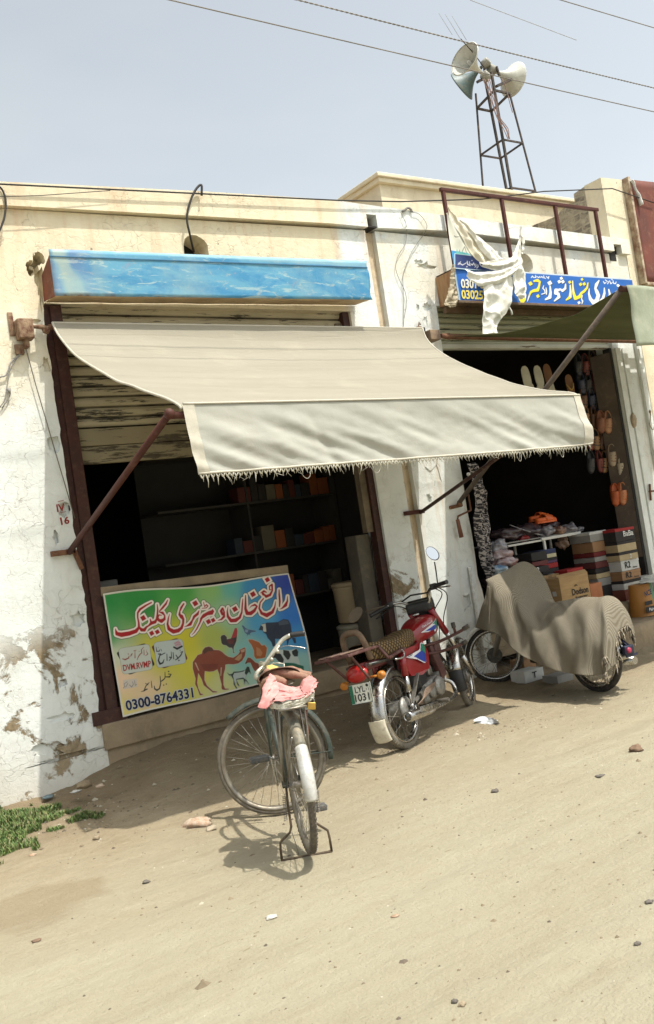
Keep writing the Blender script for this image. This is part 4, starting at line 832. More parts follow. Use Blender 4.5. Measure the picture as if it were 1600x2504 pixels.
def val(u, v):   # hanging flap, v 0 top .. 1 bottom
    xl = 2.485+.03*v**3; xr = 5.975-.01*v
    zt_ = 2.495*(1-u)+2.442*u; zb = 2.075+.006*math.sin(u*5)-.045*u*(1-u)-.03*u
    f = noise.noise(Vector((u*6-v*2.2, v*.9, 2)))*.024+noise.noise(Vector((u*19-v*5, v*2.2, 6)))*.020+noise.noise(Vector((u*40, v*14, 3)))*.003
    f += .018*math.sin(math.pi*v)*math.sin(u*6.3+1)
    f += .012*math.exp(-((u-.10-v*.13)/.025)**2)-.014*math.exp(-((u-.24-v*.05)/.012)**2)*sm(0, .3, v)
    d = math.sin(math.pi*min(1, v*1.2)/2)
    if u > .95: f += .05*(u-.95)/.05*v
    return (xl+(xr-xl)*u, -1.962-f*d-.015*v, zt_+(zb-zt_)*v)
t2 = NT('valance_canvas'); k = t2.mix(t2.ramp(t2.noise(2, 5, .6), .3, .7), (.40, .395, .345), (.32, .32, .28)); k = t2.mix(t2.ramp(t2.noise(6, 6, .7), .58, .8, 0, .35), k, (.38, .34, .26)); t2.col(k); t2.bump(t2.math('ADD', t2.noise(7, 6, .6), t2.math('MULTIPLY', t2.noise(130, 2), .1)), .45, .012); M_VAL = t2.fin(.9, 0, .1)
mb = MB(); mb.grid(val, 190, 30); obj('valance', mb, M_VAL, AW, world=True, solid=.003)
M_HEM = mk('cream_hem', (.48, .45, .37), .85, 0, .1, 20, bump=.2)
mb = MB(); mb.grid(lambda u, v: Vector(val(u*.022, v))+Vector((-.004, -.006, 0)), 3, 30); mb.grid(lambda u, v: Vector(val(1-u*.022, v))+Vector((.004, -.006, 0)), 3, 30)
mb.tube([Vector(val(i/80, .985))+Vector((0, -.004, 0)) for i in range(81)], .008, 5); mb.tube([Vector(val(i/80, .02))+Vector((0, -.004, .012)) for i in range(81)], .007, 5)
mb.tube([Vector(can(0, i/30)) for i in range(31)], .009, 5); mb.tube([Vector(can(1, i/30)) for i in range(31)], .009, 5); mb.tube([Vector(can(i/40, .0)) for i in range(41)], .008, 5); obj('hem', mb, M_HEM, AW, world=True)
mb = MB(); rr = random.Random(5)
for i in range(104):
    u = .006+i/103*.988; p = Vector(val(u, 1.0))+Vector((0, -.002, -.004)); l = rr.uniform(.028, .045)*(1.7 if rr.random() < .07 else 1); sx = rr.uniform(-.014, .014)
    mb.tube([p+Vector((-.012, 0, .004)), p+Vector((-.004, 0, -.014)), p+Vector((sx*.5, 0, -l*.55)), p+Vector((sx, rr.uniform(-.01, .01), -l))], [.006, .0055, .0032, .0012], 4)
    mb.tube([p+Vector((.012, 0, .004)), p+Vector((.003, 0, -.016))], [.006, .0045], 4)
    if rr.random() < .35: mb.tube([p+Vector((0, 0, -.01)), p+Vector((rr.uniform(-.02, .02), 0, -l*.8)), p+Vector((rr.uniform(-.03, .03), 0, -l*1.35))], .0012, 3)
for u0, w_ in ((.36, .035), (.76, .02), (.9, .02), (.2, .03)):
    p = Vector(val(u0, 1)); q = Vector(val(u0+w_, 1)); mb.tube([p, (p*.7+q*.3)+Vector((0, 0, -.06)), (p*.35+q*.65)+Vector((0, 0, -.07)), q], .0016, 3, sub=4)
obj('fringe', mb, mk('fringe_thread', (.58, .55, .45), .9), AW, world=True)
mb = MB(); mb.tube([(2.40, -1.925, 2.440), (6.03, -1.925, 2.387)], .022, 12); mb.ball((2.41, -1.925, 2.450), .034, 10); obj('front_bar', mb, M_REDP, AW, world=True)
mb = MB(); mb.tube([(2.37, -.04, 1.80), (2.42, -1.925, 2.46)], .022, 10); obj('arm', mb, M_REDP, AW, world=True)
mb = MB(); mb.tube([(5.80, -.04, 1.745), (5.98, -1.92, 2.40)], .018, 10); obj('arm', mb, mk('dark_red_pipe', (.06, .022, .016), .6, 0, .4, 6, (.05, .025, .02), .3), AW, world=True)
# wall roller and brackets
mb = MB(); mb.tube([(2.44, -.085, 3.49), (6.13, -.085, 3.49)], .022, 10); obj('roller', mb, M_RUSTL, AW, world=True)
def wallp(p, y): return fy(*z8(p), y)
mb = MB()
mb.box2((2.17, -.012, 3.44), (2.21, -.002, 3.62), bev=.002); mb.box2((2.205, -.11, 3.40), (2.32, -.013, 3.55), bev=.01); mb.box2((2.19, -.03, 3.30), (2.25, -.002, 3.375), bev=.003); mb.box2((2.25, -.08, 3.34), (2.28, -.02, 3.42), bev=.004)
mb.tube([(2.32, -.085, 3.49), (2.39, -.085, 3.49), (2.43, -.085, 3.47)], [.012, .018, .028], 8); mb.ball((2.42, -.08, 3.47), .033, 8, jit=.3); obj('bracket', rough(mb, .004, 30), mk('tan_rusty_iron', (.30, .21, .13), .85, .1, .5, 25, (.12, .05, .03), .2, (.3, .2, .12), .5, 90), AW, world=True)
mb = MB(); mb.box2((2.24, -.045, 1.785), (2.42, -.003, 1.825), bev=.003); mb.bar((2.41, -.03, 1.815), (2.452, -.03, 1.665), .03, .03, bev=.003); mb.ball((2.37, -.045, 1.80), .02, 8); obj('arm_foot', mb, M_RUSTL, AW, world=True)
mb = MB(); mb.box2((5.62, -.045, 1.735), (5.85, -.003, 1.775), bev=.003); mb.ball((5.80, -.04, 1.75), .022, 8); obj('arm_foot', mb, M_REDP, AW, world=True)
mb = MB(); mb.box2((6.10, -.10, 3.47), (6.17, -.003, 3.53), bev=.004); obj('bracket', mb, M_BLK, AW, world=True)
mb = MB(); mb.tube([wallp(p, -.03) for p in ((222, 285), (260, 420), (330, 680), (430, 1020), (540, 1400), (600, 1600), (690, 1910))], .004, 5); single('steel_wire', mb, mk('dull_wire', (.18, .16, .13), .7, .3), 'thin slanting wire down the left pier from the awning bracket', 'wire')
# ================================================================ awning 2 (green tarpaulin)
AG = thing('tarpaulin_awning', 'dark green tarpaulin awning raised over the shoe shop at the right', 'awning', (8, -1, 3.2))
t = NT('green_tarpaulin'); x, y, z = t.sep(); wv = t.noise(1.5, 5, .6, stretch=(.5, 2.5, 2)); k = t.mix(t.ramp(wv, .35, .65), (.085, .095, .045), (.14, .145, .075))
k = t.mix(t.ramp(t.noise(4, 5), .55, .75, 0, .5), k, (.19, .17, .10)); t.col(k); t.bump(t.math('ADD', wv, t.math('MULTIPLY', t.noise(90, 2), .1)), .4, .02); M_GT = t.fin(.85, 0, .2)
tr = t.new('BsdfTranslucent'); tr.inputs[0].default_value = (.16, .17, .06, 1); ms = t.new('MixShader'); ms.inputs[0].default_value = .3; t.link(t.b.outputs[0], ms.inputs[1]); t.link(tr.outputs[0], ms.inputs[2]); t.link(ms.outputs[0], t.n.nodes['Material Output'].inputs[0])
cv = [fx(*p, 6.43) for p in ((1099, 822), (1216, 816), (1320, 797), (1398, 772), (1440, 752), (1490, 722), (1527, 703))]
def tarp(u, v):
    i = v*(len(cv)-1); k_ = min(int(i), len(cv)-2); p = cv[k_].lerp(cv[k_+1], i-k_)
    s_ = math.sin(math.pi*v)
    return (6.47*(1-v)+6.42*v+3.3*u, p.y+(-.0)*u, p.z-.05*u*s_+.02*noise.noise(Vector((u*4, v*4, 0)))*s_-.03*u)
mb = MB(); mb.grid(tarp, 60, 40); obj('canopy', mb, M_GT, AG, world=True, solid=.004)
yb_ = cv[-1].y; zb_ = cv[-1].z
mb = MB(); mb.grid(lambda u, v: (6.42+3.3*u-.0, yb_-.03-.03*noise.noise(Vector((u*9, v*2, 3)))-.05*v*(1-u)*0, zb_+.01-.50*v-.03*u+.01*math.sin(u*20)*v), 70, 16)
obj('valance', mb, mk('faded_green_canvas', (.30, .33, .25), .85, 0, .25, 3, (.22, .24, .17), .25, (.4, .38, .28), .3, 25), AG, world=True, solid=.004)
mb = MB(); mb.tube([(6.38, yb_, zb_-.01), (9.8, yb_, zb_-.04)], .025, 8); obj('front_bar', mb, M_RUST, AG, world=True)
mb = MB(); mb.tube([(6.30, -.05, 1.79), (6.40, yb_+.02, zb_-.02)], .024, 8); obj('arm', mb, mk('grey_brown_pipe', (.12, .095, .075), .7, .2, .3, 6, (.08, .06, .05), .4), AG, world=True)
mb = MB(); mb.tube([(6.44, -.1, 3.44), (9.7, -.1, 3.40)], .028, 8); mb.tube([(6.36, -.1, 3.445), (6.47, -.1, 3.44)], [.022, .035], 8); obj('roller', mb, M_RUSTL, AG, world=True)
mb = MB(); mb.box2((6.20, -.13, 3.40), (6.33, -.003, 3.50), bev=.008); mb.box2((6.14, -.03, 3.42), (6.19, -.003, 3.56), bev=.004); mb.tube([(6.15, -.02, 3.52), (6.17, -.03, 3.60), (6.19, -.02, 3.58)], .008, 5); obj('bracket', mb, mk('old_bracket', (.16, .11, .08), .8, .3, .4, 15, (.28, .2, .13), .3), AG, world=True)
mb = MB(); mb.tube([(6.20, -.02, 1.755), (6.35, -.03, 1.765)], .018, 6); mb.ball((6.30, -.05, 1.78), .03, 8, jit=.4); obj('arm_foot', mb, M_RUSTL, AG, world=True)
ck = thing('crank_handle', 'rusty crank handle of the green awning hanging on the white pier', 'handle', (6.38, -.05, 1.5))
mb = MB(); mb.tube([(6.44, -.05, 1.86), (6.44, -.05, 1.70), (6.25, -.06, 1.66), (6.235, -.06, 1.63)], .010, 6); obj('rod', mb, M_RUSTL, ck, world=True)
mb = MB(); mb.tube([(6.235, -.06, 1.63), (6.25, -.06, 1.45)], [.018, .022], 8); obj('grip', mb, mk('brown_wood_grip', (.18, .07, .04), .6), ck, world=True)
# ================================================================ loudspeaker mast
MS = thing('loudspeaker_mast', 'thin black four legged lattice mast on the roof carrying loudspeakers', 'mast', (11.4, 3.25, 4.2))
M_MAST = mk('black_mast_steel', (.03, .028, .027), .6, .2, .4, 9, (.07, .05, .04), .2)
tz = zm(1050, 0, 550/1539)
FL, FR = (11.27, 3.0), (11.70, 3.0)
legs = {}
top_z = 8.6
legs['l'] = (fy(*tz((370, 1310)), 3.56), fy(*tz((318, 640)), 3.56)); legs['f'] = (fy(*tz((568, 1335)), 3.0), fy(*tz((425, 495)), 3.0)); legs['r'] = (fy(*tz((740, 1360)), 3.0), fy(*tz((550, 640)), 3.0)); legs['b'] = (fy(*tz((535, 1330)), 3.56), fy(*tz((378, 520)), 3.56))
for k_, (b_, t_) in legs.items():
    d = (t_-b_); b2 = b_-d*((b_.z-4.25)/d.z); mb = MB(); w_ = .038 if k_ in 'fb' else .026; mb.bar(b2, t_, w_, w_*.8, up=(0, 1, 0)); obj('leg', mb, M_MAST, MS, world=True)
def lp(k_, z_): b_, t_ = legs[k_]; return b_.lerp(t_, (z_-b_.z)/(t_.z-b_.z))
for z_ in (6.72, 7.5):
    mb = MB(); c4 = [lp(k_, z_) for k_ in 'lfrb']
    for i in range(4): mb.bar(c4[i], c4[(i+1) % 4], .022, .026)
    obj('ring', mb, M_MAST, MS, world=True)
mb = MB(); tp = lp('f', 8.35); 
for a_, b_ in (('l', 'f'), ('f', 'r'), ('r', 'b'), ('b', 'l')): mb.bar(lp(a_, 8.3), lp(b_, 8.3), .03, .03)
mb.bar(fy(*tz((330, 560)), 3.3), fy(*tz((420, 515)), 3.3), .05, .04); mb.bar(fy(*tz((460, 590)), 3.2), fy(*tz((560, 545)), 3.2), .05, .04); mb.bar(fy(*tz((375, 415)), 3.3), fy(*tz((380, 530)), 3.3), .03); mb.bar(fy(*tz((460, 455)), 3.2), fy(*tz((480, 520)), 3.2), .03); obj('top_bracket', mb, M_MAST, MS, world=True)
mb = MB(); rr = random.Random(3)
for c_ in range(4):
    L_ = [(370+c_*14, 540), (400+c_*10, 620), (430+c_*8, 700), (460+c_*9, 800), (505+c_*10, 880), (545, 950)]; mb.tube([fy(*tz((p[0]+rr.uniform(-8, 8), p[1])), 2.93) for p in L_], .008, 4, sub=3)
mb.tube([fy(*tz(p), 2.9) for p in ((500, 540), (530, 620), (550, 700), (570, 770))], .008, 4, sub=3); obj('cable', mb, mk('pinkish_cable', (.30, .2, .18), .6), MS, world=True)
for a_, b_ in (((65, 90), (158, 240)), ((110, 98), (210, 262)), ((155, 108), (255, 275))): mb = MB(); mb.tube([fy(*tz(a_), 3.1), fy(*tz(b_), 3.1)], .004, 4); obj('antenna', mb, mk('thin_antenna', (.35, .35, .33), .6), MS, world=True)
mb = MB(); mb.tube([fy(*tz((215, 265)), 3.1), fy(*tz((300, 360)), 3.15), fy(*tz((375, 460)), 3.2)], .008, 5); obj('antenna_arm', mb, M_MAST, MS, world=True)
def horn(center, axis, R_, L_, label, mat, inner=True):
    th = thing('horn_loudspeaker', label, 'loudspeaker', center, 'horn loudspeakers on the roof mast')
    ax = Vector(axis).normalized(); c = Vector(center); mb = MB()
    prof = []
    for i in range(15):
        s_ = i/14; prof.append((R_*(.10+.90*(s_**2.2)), -L_*(1-s_)))
    mb.lathe(prof+[(R_*1.03, .012), (R_*.99, .02)], c, ax, 32, cap=False); mb.lathe([(r_*.96, h_) for r_, h_ in prof], c, ax, 32, cap=False); obj('bell', mb, mat, th, world=True)
    mb = MB(); mb.lathe([(R_*.02, -L_*.12), (R_*.10, -L_*.16), (R_*.12, -L_*.5), (R_*.12, -L_*.7)], c, ax, 14); obj('throat', mb, mk('pale_throat', (.6, .6, .55), .5), th, world=True)
    mb = MB(); mb.lathe([(R_*.2, -L_*1.02), (R_*.27, -L_*1.05), (R_*.27, -L_*1.30), (R_*.2, -L_*1.35)], c, ax, 16); obj('driver', mb, mk('grey_driver', (.30, .29, .25), .6, 0, .3, 9), th, world=True); return th
M_HORN = mk('grey_cream_horn', (.52, .52, .46), .5, .0, .2, 5, (.42, .42, .37), .3, (.3, .28, .22), .15, 30)
M_HORN2 = mk('green_grey_horn', (.09, .14, .14), .5, 0, .3, 5, (.07, .11, .11), .3)
VD = (CR*1.0)
def hpos(p, y): return fy(*tz(p), y)
zc_ = hpos((245, 405), 3.2)
horn(hpos((245, 405), 3.2), -CR*.72-CF*.62+CU*.22, .27, .44, 'grey horn loudspeaker at the top left of the mast, its open mouth facing left', M_HORN)
horn(hpos((572, 545), 3.3), CR*.72+CF*.52-CU*.05, .28, .42, 'pale horn loudspeaker on the right of the mast seen from behind', M_HORN)
horn(hpos((225, 590), 3.7), -CR*.72+CF*.5-CU*.55, .26, .42, 'dark green grey horn loudspeaker under the left one', M_HORN2)
# ================================================================ overhead wires
M_WIRE = mk('grey_cable', (.26, .24, .22), .8); M_WIRED = mk('dark_cable', (.035, .032, .03), .7)
def wire(px_a, px_b, y, r, label, mat, sag=0, twist=False, ext=.6, name='overhead_cable', group=None):
    a_ = fy(*px_a, y); b_ = fy(*px_b, y); d = b_-a_; a2 = a_-d*ext; b2 = b_+d*ext; mb = MB(); N = 60
    pts_ = [a2.lerp(b2, i/N)+Vector((0, 0, -sag*(1-((2*i/N-1))**2)+sag*.6)) for i in range(N+1)]
    if twist:
        Q = 700
        for ph in (0, math.pi): mb.tube([a2.lerp(b2, i/Q)+Vector((0, math.cos(i*.9+ph), math.sin(i*.9+ph)))*r*.8+Vector((0, 0, -sag*(1-((2*i/Q-1))**2)+sag*.6)) for i in range(Q+1)], r*.75, 5)
    else: mb.tube(pts_, r, 5)
    return single(name, mb, mat, label, 'cable', group)
WG_ = 'overhead cables across the sky'
wire((425, 0), (1600, 272), -1.4, .005, 'straight grey overhead cable, lowest of the cables crossing the sky', M_WIRE, .03, group=WG_)
wire((735, 0), (1600, 214), -1.3, .0045, 'thick twisted overhead cable passing just above the loudspeakers', M_WIRE, .03, True, group=WG_)
wire((1372, 0), (1600, 68), -1.2, .005, 'overhead cable cutting the top right corner of the sky', M_WIRE, 0, group=WG_)
wire((1150, 0), (1410, 98), 6, .007, 'very thin faint overhead cable above the mast', mk('faint_cable', (.45, .46, .47), .8), 0, ext=0.0, group=WG_)
mb = MB(); L_ = [(-60, 447), (0, 450), (250, 462), (520, 475), (830, 490), (980, 493), (1180, 487), (1330, 468), (1498, 461), (1600, 496)]
mb.tube([fy(*p, -.09) for p in L_], .007, 5); mb.tube([fy(*p, -.095) for p in ((-40, 482), (100, 478), (270, 466))], .003, 4); single('black_cable', mb, M_WIRED, 'thin black cable running along the parapet tops', 'cable')
mb = MB(); z1_ = zm(0, 400, .5198)
mb.tube([fy(*z1_(p), y_) for p, y_ in (((912, 415), .12), ((893, 330), -.05), ((880, 260), -.07), ((892, 190), -.08), ((920, 125), -.09), ((948, 100), -.1), ((949, 150), -.1))], .010, 6, sub=4); single('cable_hook', mb, M_WIRED, 'black hooked cable rising out of the round vent hole', 'cable')
mb = MB(); mb.tube([fy(*z1_(p), -.07) for p in ((-10, 100), (15, 130), (28, 180), (22, 250), (5, 300), (-10, 330))], .008, 6, sub=4); single('cable_hook', mb, M_WIRED, 'black cable loop at the far left of the parapet', 'cable')
z80 = zm(800, 480, .26)
mb = MB()
for L_ in ([(690, 145), (740, 250), (748, 340), (735, 450), (670, 560), (645, 660), (670, 760), (735, 900), (750, 1010), (738, 1080), (725, 1150)], [(800, 150), (870, 170), (940, 270), (915, 350), (850, 440), (790, 540), (720, 720), (715, 850), (722, 1180), (705, 1250)]): mb.tube([fy(*z80(p), -.075 if p[1] < 330 else -.02) for p in L_], .0035, 4, sub=3)
mb.tube([fy(*z80(p), -.07) for p in ((710, 145), (760, 110), (790, 125), (800, 150))], .012, 5, sub=3); single('loose_wire', mb, mk('grey_wire', (.25, .24, .22), .7), 'two thin loose wires dangling on the white wall beside the drain groove', 'wire')
mb = MB(); mb.tube([wallp(p, -.02) for p in ((-10, 612), (60, 590), (100, 480), (160, 425), (215, 360))], .006, 5, sub=3); mb.tube([wallp(p, -.02) for p in ((0, 890), (50, 800), (90, 560), (165, 430), (230, 380))], .004, 5, sub=3); mb.tube([wallp(p, -.02) for p in ((20, 895), (90, 790), (95, 740))], .004, 5, sub=3)
mb.ball(wallp((172, 365), -.01), .016, 8); mb.tube([wallp((80, 720), -.02), wallp((92, 760), -.03)], [.018, .006], 6); single('loose_wire', mb, mk('grey_wire', (.25, .24, .22), .7), 'loose electric wires nailed to the wall at the far left', 'wire')
# ================================================================ wheels
def wheel(parent, name, c, M, R, tw, rw, nsp, hubw, hubr, rimm, tyrem, spokem, tread=0, drum=None):
    """c hub centre, M 3x3 local frame whose y axis is the axle"""
    c = Vector(c); X, Y, Z = M.col[0], M.col[1], M.col[2]
    pt = lambda r_, a_, y_: c+X*(r_*math.cos(a_))+Z*(r_*math.sin(a_))+Y*y_
    def ring(mb, prof, n=56):
        b = len(mb.v); k = len(prof)
        for i in range(n):
            a_ = 2*math.pi*i/n
            for r_, y_ in prof: mb.v.append(pt(r_, a_, y_))
        for i in range(n):
            j = (i+1) % n
            for q in range(k): q2 = (q+1) % k; mb.face((b+i*k+q, b+j*k+q, b+j*k+q2, b+i*k+q2), 0, True)
    Ri = R-tw
    mb = MB(); ring(mb, [(Ri+.012, -rw*.5), (Ri-.004, -rw*.5), (Ri-.012, -rw*.28), (Ri-.020, 0), (Ri-.012, rw*.28), (Ri-.004, rw*.5), (Ri+.012, rw*.5), (Ri-.002, 0)]); w = obj(name, mb, rimm, parent)
    mb = MB(); h = tw*.5; pr_ = []
    for i in range(12):
        a_ = 2*math.pi*i/12; pr_.append((R-h+h*math.cos(a_), h*1.02*math.sin(a_)*(1 if abs(math.sin(a_)) < .99 else .97)))
    ring(mb, pr_, 64)
    if tread:
        N = 72
        for i in range(N):
            a_ = 2*math.pi*i/N
            for s_ in (-1, 1):
                cc = pt(R-tw*.14, a_+(.02 if s_ > 0 else 0), s_*tw*.30); rad = (X*math.cos(a_)+Z*math.sin(a_)); tan = (-X*math.sin(a_)+Z*math.cos(a_))
                n_ = (rad*.82+Y*s_*.55).normalized(); b_ = n_.cross(tan); mb.box(cc, (.014, tw*.30, tw*.22), Matrix((tan, b_, n_)).transposed())
    obj('tyre', mb, tyrem, w)
    mb = MB()
    for i in range(nsp):
        a_ = 2*math.pi*i/nsp; s_ = 1 if i % 2 else -1; k_ = 1 if (i//2) % 2 else -1
        mb.tube([pt(hubr*.92, a_+k_*1.1, s_*hubw*.42), pt(Ri-.012, a_, 0)], .0013 if R > .32 else .0016, 4)
    obj('spokes', mb, spokem, w)
    mb = MB(); mb.lathe([(hubr*.45, -hubw*.6), (hubr*.45, -hubw*.45), (hubr, -hubw*.44), (hubr, -hubw*.38), (hubr*(.6 if not drum else 1), -hubw*.34), (hubr*(.6 if not drum else 1), hubw*.34), (hubr, hubw*.38), (hubr, hubw*.44), (hubr*.4, hubw*.45), (hubr*.4, hubw*.6)], c, Y, 20); obj('hub', mb, M_ALU if drum else M_STEEL, w)
    return w
def fender(mb, c, M, R, w, a0, a1, depth=.02, n=28, th=.003, flare=None):
    c = Vector(c); X, Y, Z = M.col[0], M.col[1], M.col[2]
    def fn(u, v):
        a_ = a0+(a1-a0)*u; y_ = (v-.5)*2; r_ = R-depth*abs(y_)**2.6; ww = w*(flare(u) if flare else 1)
        return c+(X*math.cos(a_)+Z*math.sin(a_))*r_+Y*(y_*ww*.5)
    mb.grid(fn, n, 10)
# ================================================================ bicycle
HB = math.radians(66.7)
RB = Matrix.Rotation(HB, 4, 'Z') @ Matrix.Rotation(math.radians(3.2), 4, 'Y')
BM = Matrix.Translation((2.47, -2.66, .02)) @ RB
BI = thing('bicycle', 'old black roadster bicycle on its rear stand with a pink cloth on the carrier', 'bicycle', M=BM)
bw = lambda p: BM.inverted() @ Vector(p)
I3 = Matrix.Identity(3)
M_RIM = mk('aged_rim', (.26, .24, .20), .45, .6, .3, 9, (.16, .14, .11), .3); M_TYG = mk('grey_dusty_tyre', (.13, .115, .09), .9, 0, .3, 9, (.08, .07, .058), .5, (.26, .215, .155), .4, 70)
M_SPK = mk('spoke_wire', (.30, .28, .24), .5, .6)
wheel(BI, 'rear_wheel', (0, 0, .35), I3, .345, .036, .032, 36, .09, .028, M_RIM, M_TYG, M_SPK, tread=1)
# steering group: wheel plane faces the viewer
fc_w = fd(675, 1866, 5.68); fcl = bw(fc_w); fcl = Vector((fcl.x, 0, .35-.0))
ang = math.radians(148)-HB; Ms = Matrix.Rotation(ang, 3, 'Z')
HT = Vector((.90, 0, .90)); HBm = Vector((.955, 0, .74)); fc = Vector((1.10, 0, .335))
fcen = fc
wheel(BI, 'front_wheel', fcen, Ms, .345, .034, .032, 32, .08, .02, M_RIM, M_TYG, M_SPK)
M_GRN = mk('black_green_enamel', (.018, .035, .030), .45, .1, .4, 8, (.05, .055, .045), .35, (.17, .13, .095), .1)
tb = lambda pts_, r_, n=10, **k: MB().tube(pts_, r_, n, **k)
BB = Vector((.455, 0, .28)); ST = Vector((.25, 0, .78)); RA = Vector((0, 0, .35))
mb = MB(); mb.tube([BB, ST], .0155, 10); mb.tube([BB, HBm], .016, 10); mb.tube([ST+Vector((.02, 0, -.06)), HT], .0145, 10); mb.tube([HT, HBm], .019, 10)
for s_ in (-1, 1): mb.tube([BB+Vector((0, .03*s_, 0)), RA+Vector((0, .058*s_, 0))], .009, 8); mb.tube([ST+Vector((0, .02*s_, -.05)), RA+Vector((0, .058*s_, .0))], .008, 8)
mb.lathe([(.021, -.035), (.021, .035)], BB, (0, 1, 0), 14); obj('frame', mb, M_GRN, BI)
# fork: crown above the wheel, blades to the axle
Xs, Ys = Ms.col[0], Ms.col[1]; cr = Vector((1.02, 0, .735))
mb = MB(); mb.tube([HBm, cr+Vector((0, 0, .02))], .016, 8); mb.box(cr, (.04, .12, .03), Matrix((Xs, Ys, Vector((0, 0, 1)))).transposed(), bev=.006)
for s_ in (-1, 1): mb.tube([cr+Ys*.05*s_, cr+Ys*.058*s_+Vector((.03, 0, -.2)), fcen+Ys*.05*s_], [.012, .011, .008], 8, sub=4)
obj('fork', mb, M_GRN, BI)
mb = MB(); fender(mb, fcen, Ms, .385, .062, math.radians(50), math.radians(190), .03)
for s_ in (-1, 1):
    mb.tube([fcen+Ys*.045*s_, fcen+Xs*(.38*math.cos(math.radians(182)))+Vector((0, 0, .38*math.sin(math.radians(182))))+Ys*.03*s_], .003, 5)
obj('front_mudguard', mb, M_GRN, BI, solid=.002)
mb = MB(); fender(mb, (0, 0, .35), I3, .388, .058, math.radians(60), math.radians(142), .026); obj('rear_mudguard', mb, mk('faded_dark_green_guard', (.06, .075, .065), .55, .1, .5, 7, (.18, .16, .12), .45, (.36, .3, .2)), BI, solid=.002)
mb = MB(); fender(mb, (0, 0, .35), I3, .389, .060, math.radians(142), math.radians(183), .026, flare=lambda u: 1+.1*math.sin(u*3)); gw = obj('painted_guard_end', mb, mk('silver_paint', (.62, .62, .60), .45, .35, .2, 12, (.45, .44, .4), .3, (.32, .27, .2)), BI, solid=.003)
mb = MB()
for s_ in (-1, 1):
    for a_ in (135, 178): mb.tube([(0, .06*s_, .35), (.388*math.cos(math.radians(a_)), .034*s_, .35+.388*math.sin(math.radians(a_)))], .003, 5)
obj('guard_stay', mb, M_STEEL, BI)
# chain set
mb = MB(); mb.lathe([(.088, -.003), (.092, 0), (.088, .003)], BB+Vector((0, -.05, 0)), (0, 1, 0), 28); obj('chainring', mb, M_STEEL, BI)
mb = MB(); mb.box((.22, -.052, .33), (.50, .006, .05), Matrix.Rotation(math.radians(9), 3, 'Y'), bev=.002); mb.box((.22, -.052, .27), (.46, .006, .008), Matrix.Rotation(math.radians(-4), 3, 'Y')); obj('chain_guard', mb, M_GRN, BI)
ca = math.radians(95)
dcr = Vector((math.cos(ca), 0, math.sin(ca)))*.165
M_PED = mk('grey_pedal_rubber', (.06, .065, .065), .8, 0, .4, 30, (.11, .11, .105), .4)
for s_, nm in ((1, 1), (-1, -1)):
    e_ = BB+Vector((0, .075*s_, 0))+dcr*s_; mb = MB(); mb.bar(BB+Vector((0, .06*s_, 0)), e_, .016, .012, bev=.003); cr_ = obj('crank', mb, M_CHR, BI)
    mb = MB(); 
    for d_ in (-.028, .028): mb.box(e_+Vector((d_, .065*s_, 0)), (.032, .105, .032), bev=.008)
    mb.box(e_+Vector((0, .018*s_, 0)), (.075, .006, .02)); mb.box(e_+Vector((0, .112*s_, 0)), (.075, .006, .02)); mb.tube([e_, e_+Vector((0, .125*s_, 0))], .006, 8); obj('pedal', mb, M_PED, cr_)
# saddle, carrier
mb = MB()
def sad(u, v):
    x_ = .12+.27*u; w_ = .085*(1-sm(.25, .85, u))+.026; th_ = (v-.5)*math.pi*1.25
    return (x_, math.sin(th_)*w_, .885+.045*math.cos(th_)*(1-.3*u)+.012*math.cos(u*6))
mb.grid(sad, 18, 16); sdl = obj('saddle', mb, mk('brown_leather', (.11, .06, .035), .55, 0, .4, 6, (.06, .035, .022), .3, (.25, .18, .12)), BI, solid=.006)
mb = MB(); mb.tube([ST, (.235, 0, .86)], .011, 8)
for s_ in (-1, 1): mb.tube([(.145, .055*s_, .845), (.2, .03*s_, .825), (.35, .02*s_, .85)], .004, 6); mb.tube([(.15+.02*math.cos(i*.7), .06*s_+.02*math.sin(i*.7), .80+i*.0035) for i in range(20)], .0035, 5)
obj('seat_post', mb, M_STEEL, BI)
mb = MB(); 
for y_ in (-.065, -.02, .02, .065): mb.tube([(.13, y_, .755), (-.24, y_, .755)], .005, 6)
mb.tube([(.13, -.065, .755), (.15, 0, .755), (.13, .065, .755)], .005, 6, sub=4); mb.tube([(-.24, -.065, .755), (-.26, -.06, .76), (-.26, .06, .76), (-.24, .065, .755)], .006, 6)
for s_ in (-1, 1):
    mb.tube([(-.17, .065*s_, .755), (0, .075*s_, .37)], .0055, 6); mb.tube([(.02, .065*s_, .755), (0, .075*s_, .37)], .0055, 6)
obj('carrier', mb, M_STEEL, BI)
# handlebar turned with the wheel; the visible grip side rises towards the far side
hs_ = [fd(*z5(p), Z) for p, Z in (((560, 505), 5.50), ((590, 465), 5.52), ((625, 395), 5.54), ((680, 320), 5.56), ((725, 292), 5.56), ((760, 285), 5.56))]
hs_ = [fd(*z5(p), Z) for p, Z in (((545, 505), 5.52), ((580, 455), 5.52), ((625, 385), 5.54), ((675, 320), 5.56), ((728, 288), 5.56))]
M_HB = mk('chalky_chrome', (.58, .57, .50), .35, .7, .3, 12, (.42, .38, .3), .35, (.45, .38, .26))
mb = MB(); mb.tube([bw(p) for p in hs_], .0125, 10, sub=5); mb.tube([bw(fd(*z5(p), Z)) for p, Z in (((545, 505), 5.52), ((505, 540), 5.48), ((492, 575), 5.40), ((515, 590), 5.3), ((560, 580), 5.18))], .0125, 10, sub=5)
st_ = bw(fd(*z5((560, 490)), 5.52)); mb.tube([HT, HT+Vector((-.01, 0, .04)), st_], [.013, .014, .014], 8)
hbm = obj('handlebar', mb, M_HB, BI)
